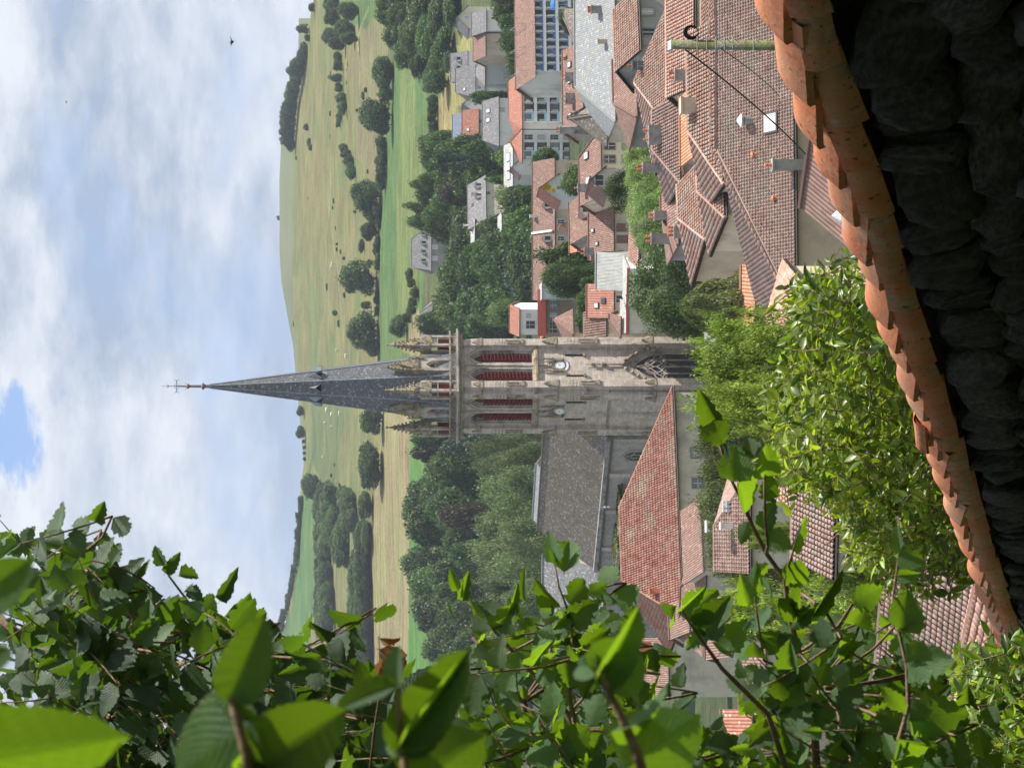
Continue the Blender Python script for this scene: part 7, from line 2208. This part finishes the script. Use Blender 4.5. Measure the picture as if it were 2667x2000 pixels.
fill(hz, [(1200, 1640), (1260, 1580), (1330, 1560), (1400, 1560), (1480, 1620), (1570, 1640), (1600, 1760), (1690, 1850), (1900, 1870), (1950, 2050), (1000, 2050), (1080, 1860), (1200, 1790)], 66, 4.7, 5.8, .074, 42, UPR, mains=m1[2:] + m2[1:] + m3, face=1.1)
hz.done()
# -- hazel top left, dark against the sky
hz = Bush('hazel_bush', 'dark dense hazel branches against the sky, upper left corner', 'hazel bush', (-1.0, 5.6, -1.9), HZD, HZL, 'hazel_shaded')
m4 = [P(*q, 5.6) for q in ((0, 1610), (60, 1660), (120, 1720), (200, 1800), (300, 1880), (400, 1960), (480, 2060))]
hz.twig(m4, [.010, .010, .011, .011, .012, .013, .014], own='branch')
m5 = [P(*q, 5.5) for q in ((412, 1450), (440, 1500), (500, 1580), (530, 1700), (540, 1800), (560, 1950), (580, 2060))]
hz.twig(m5, [.0015, .0025, .0035, .005, .006, .008, .009], own='branch')
m6 = [P(*q, 5.5) for q in ((190, 1460), (220, 1560), (250, 1680), (270, 1820))]
hz.twig(m6, [.002, .003, .005, .007], own='branch')
EL(hz, [(195, 1460, 252, 1400, .95), (205, 1480, 315, 1470, .95), (220, 1500, 240, 1540, .9), (425, 1470, 402, 1420, .8), (432, 1490, 470, 1440, .6), (468, 1500, 520, 1500, .9), (490, 1530, 525, 1560, .8), (575, 1560, 620, 1480, .5), (530, 1600, 575, 1535, .6), (590, 1600, 660, 1545, .9), (600, 1640, 690, 1600, .8), (400, 1580, 380, 1550, .8), (450, 1560, 480, 1620, .5), (500, 1640, 390, 1690, .8), (330, 1720, 460, 1700, .8)], 5.5, seed=6)
fill(hz, [(-30, 1330), (20, 1320), (40, 1390), (90, 1340), (190, 1420), (280, 1480), (330, 1560), (320, 1640), (290, 1720), (330, 1800), (350, 2050), (-30, 2050)], 105, 5.0, 6.4, .083, 43, Vector((.5, 0, .85)), mains=m4 + m6, face=.9)
fill(hz, [(420, 1620), (500, 1580), (600, 1600), (690, 1640), (700, 1760), (760, 1850), (800, 2050), (330, 2050), (340, 1850), (380, 1760)], 66, 5.0, 6.2, .082, 44, Vector((.5, 0, .85)), mains=m5 + m4[3:], face=.9)
fill(hz, [(740, 1660), (830, 1640), (860, 1740), (900, 1850), (1050, 1860), (1100, 2050), (780, 2050), (750, 1850)], 22, 4.8, 5.6, .085, 45, UPR, mains=m5[4:], face=1.0)
hz.done()
# dry leaves hanging on a dead twig
dl = Bush('dead_twig', 'thin dead twig with four curled dry brown leaves over the stubble field', 'dead twig', tuple(P(985, 1840, 4.6)), [fastmesh('leaf', *hazelmesh(10, 3, 77, fold=1.4, curl=.8, wr=.75, ripple=.05)[:2], L['dead'], smooth=True, uv=hazelmesh(10, 3, 77, fold=1.4, curl=.8, wr=.75, ripple=.05)[2])], [hazelmesh(10, 3, 77, fold=1.4, curl=.8, wr=.75, ripple=.05)], 'dead')
dl.twig([P(986, 1655, 4.6), P(989, 1740, 4.6), P(990, 1800, 4.6), P(975, 1900, 4.7), P(960, 2040, 4.8)], .0012, .003, own='stem')
EL(dl, [(990, 1662, 1052, 1668, .45), (992, 1692, 1070, 1718, .8), (992, 1705, 1040, 1745, .9), (988, 1765, 1062, 1712, 1.0), (985, 1765, 1035, 1755, 1.1)], 4.6, wob=.3, seed=9)
dl.done()

# -- big out-of-focus leaves right in front
def bigshoot(label, loc, leaves, twigs, d):
    t = thing('hazel_shoot', label, 'hazel shoot', tuple(loc)); o = Vector(loc)
    for (bx_, by_, tx_, ty_, w, k, ax, ay) in leaves:
        nn = (CAMD + RT * ax + UPV * ay).normalized()
        mw = leafmw(P(bx_, by_, d) - o, P(tx_, ty_, d * 1.03) - o, nn) @ Matrix.Diagonal((w, 1, 1, 1))
        put('leaf', BIG[k], t, mw)
    for pts, r0, r1 in twigs:
        b = MB(); b.tube([P(x, y, d) - o for x, y in pts], r0, r1, n=8); b.build('stem', M['twig'], t, smooth=True)
bigshoot('blurred pale-edged hazel leaves on a stem right before the camera, below the choir roof', P(1700, 2060, 1.5),
         [(1556, 1770, 1690, 1572, .62, 1, -.5, .1), (1566, 1775, 1682, 1668, 1.1, 0, .5, -.3), (1640, 1990, 1850, 1838, 1.0, 2, .2, .1), (1600, 1900, 1760, 1800, .55, 1, -.6, .3), (1560, 1752, 1488, 1726, .6, 1, .2, .3), (1556, 1740, 1536, 1690, .35, 1, .2, .3)],
         [(((1556, 1742), (1590, 1810), (1625, 1880), (1655, 1950), (1690, 2060)), .0022, .0038)], 1.45)
bigshoot('blurred hazel leaves before the camera over the stubble field', P(1100, 2070, 1.3),
         [(1037, 1950, 1240, 1668, .62, 0, .3, -.2), (1045, 1940, 1236, 1700, .45, 1, -.6, .3), (1040, 1792, 1030, 1662, .42, 1, .2, .3), (1032, 1785, 850, 1848, .42, 1, .3, .4), (1072, 2040, 1292, 1890, 1.0, 2, .1, .1), (1050, 1960, 1010, 1900, .5, 0, .3, .2)],
         [(((1045, 1945), (1068, 2060)), .0022, .003), (((1036, 1790), (1045, 1945)), .0016, .002)], 1.28)
bigshoot('huge blurred hazel leaves before the camera at the left edge, below the dark branches', P(640, 2080, 1.15),
         [(602, 1822, 702, 1580, .72, 0, .2, -.2), (608, 1828, 560, 1985, .7, 2, .2, .2), (662, 1875, 418, 2030, .95, 2, .1, .1), (668, 2000, 922, 1828, .95, 0, .2, .0), (640, 1960, 760, 2020, .8, 1, -.6, .3), (648, 2000, 740, 1900, .6, 2, .4, .3)],
         [(((600, 1815), (620, 1880), (640, 1960), (655, 2070)), .0022, .003)], 1.18)
bigshoot('single enormous blurred leaf filling the upper left corner by the camera', P(-60, 2080, 1.0),
         [(-130, 1990, 362, 1915, .72, 2, .1, .0), (-90, 1600, 92, 1428, .85, 0, .2, .1), (-60, 1760, 30, 1660, .7, 0, .2, .1)],
         [(((-130, 1600), (-125, 1800), (-130, 2000)), .002, .003)], 1.05)

# -- unseen hazels and ashes, added left of and behind the viewpoint to shade the wall
for k, (x, y, w, h_, lab) in enumerate([(-3.6, 3.2, 3.6, 4.6, 'unseen hazel thicket added to shade the wall, left beside the viewpoint'), (-4.6, 7.5, 4.2, 5.5, 'unseen hazel thicket added to shade the wall, further down the slope'), (-6.6, 12.5, 5.0, 6.0, 'unseen hazel thicket added to shade the lower end of the wall'),
                             (-2.2, -2.6, 4.2, 6.0, 'unseen ash sapling added for shade behind the viewpoint'), (1.6, -4.2, 4.6, 6.5, 'unseen ash tree added for shade at the wall behind the viewpoint'), (-6.5, -1.0, 6.0, 8.0, 'unseen big ash tree added for shade up the bank behind the hazels')]):
    t = thing('shade_thicket', lab, 'tree', (x, y, tzs(x, y) - .2), k * 1.3)
    c = put('crown', crownmesh('fine', k % 3, 'dark'), t); c.scale = (w, w, h_)
    q_ = put('trunk', me_trunk, t); q_.scale = (w * .5, w * .5, h_)

for (x, y, z0_, w, h_, lab) in [(-2.2, -2.0, 2.8, 8.5, 5.0, 'unseen ash crown added overhead for shade behind the viewpoint'), (-5.2, 5.5, 2.6, 7.0, 5.0, 'unseen ash crown added for shade over the left thicket'), (-7.5, 12.0, 1.8, 8.0, 6.0, 'unseen ash crown added for shade over the lower thicket')]:
    zg = tzs(x, y); t = thing('shade_ash', lab, 'tree', (x, y, zg - .2))  # out-of-view crowns added overhead to keep sky light off the wall
    for k in range(2):
        c = put('crown', crownmesh('fine', k, 'dark'), t); c.scale = (w * (1 - .15 * k), w * (1 - .15 * k), h_); c.location = (0, 0, z0_ - zg - .15 * h_ + .3 * k); c.rotation_euler[2] = k * 2
    q_ = put('trunk', me_trunk, t); q_.scale = (3.4, 3.4, (z0_ - zg + h_ * .7) / .6)
# unseen bank added left of and behind the viewpoint to block sky light
bv = []; ns_ = 40
for j in range(ns_ + 1):
    f = j / ns_; a = math.radians(200 + f * 0)
    # outline runs behind the viewpoint and down the left side
    if f < .4: cx_, cy_ = 3.2 - f / .4 * 6.2, -3.2
    else: cx_, cy_ = -3.0 - (f - .4) / .6 * 1.6, -3.2 + (f - .4) / .6 * 15
    nx, ny = (0, -1) if f < .36 else ((-.7, -.7) if f < .44 else (-.99, -.1))
    zb_ = tzs(cx_, cy_)
    for i, (o_, z_) in enumerate(((0, -.6), (.25, .9), (.9, 2.2), (1.8, 3.6), (3.2, 5.0), (6.0, 6.0), (14, 6.5))):
        w_ = 1 if f < .75 else max(.15, 1 - (f - .75) * 2.6)
        bv.append((cx_ + nx * o_ + .12 * math.sin(j * 2.1 + i), cy_ + ny * o_, zb_ + z_ * w_ + .12 * math.sin(j * 1.7 + i * 2)))
bf = [(j * 7 + i, j * 7 + i + 1, (j + 1) * 7 + i + 1, (j + 1) * 7 + i) for j in range(ns_) for i in range(6)]
tag(put('shade_bank', fastmesh('shade_bank', np.array(bv), np.array(bf), pm('earth and moss shade bank', (.045, .035, .02), (.035, .05, .018), 3, bump=.8, bscale=9), smooth=True)), kind='structure')

# ------------------------------------------------------------------ haze
if HAZE:
    b = MB(); b.box(-8800, 8800, -8800, 8800, -62, 300)
    o = b.build('haze', None); tag(o, kind='stuff')
    mt = bpy.data.materials.new('haze air'); mt.use_nodes = True; nt = mt.node_tree; nt.nodes.clear(); g = G(nt)
    ou = g.n('ShaderNodeOutputMaterial'); pv_ = g.n('ShaderNodeVolumePrincipled', i_Color=(.75, .84, 1.0), i_Density=HAZE)
    nt.links.new(pv_.outputs[0], ou.inputs['Volume']); o.data.materials.append(mt)
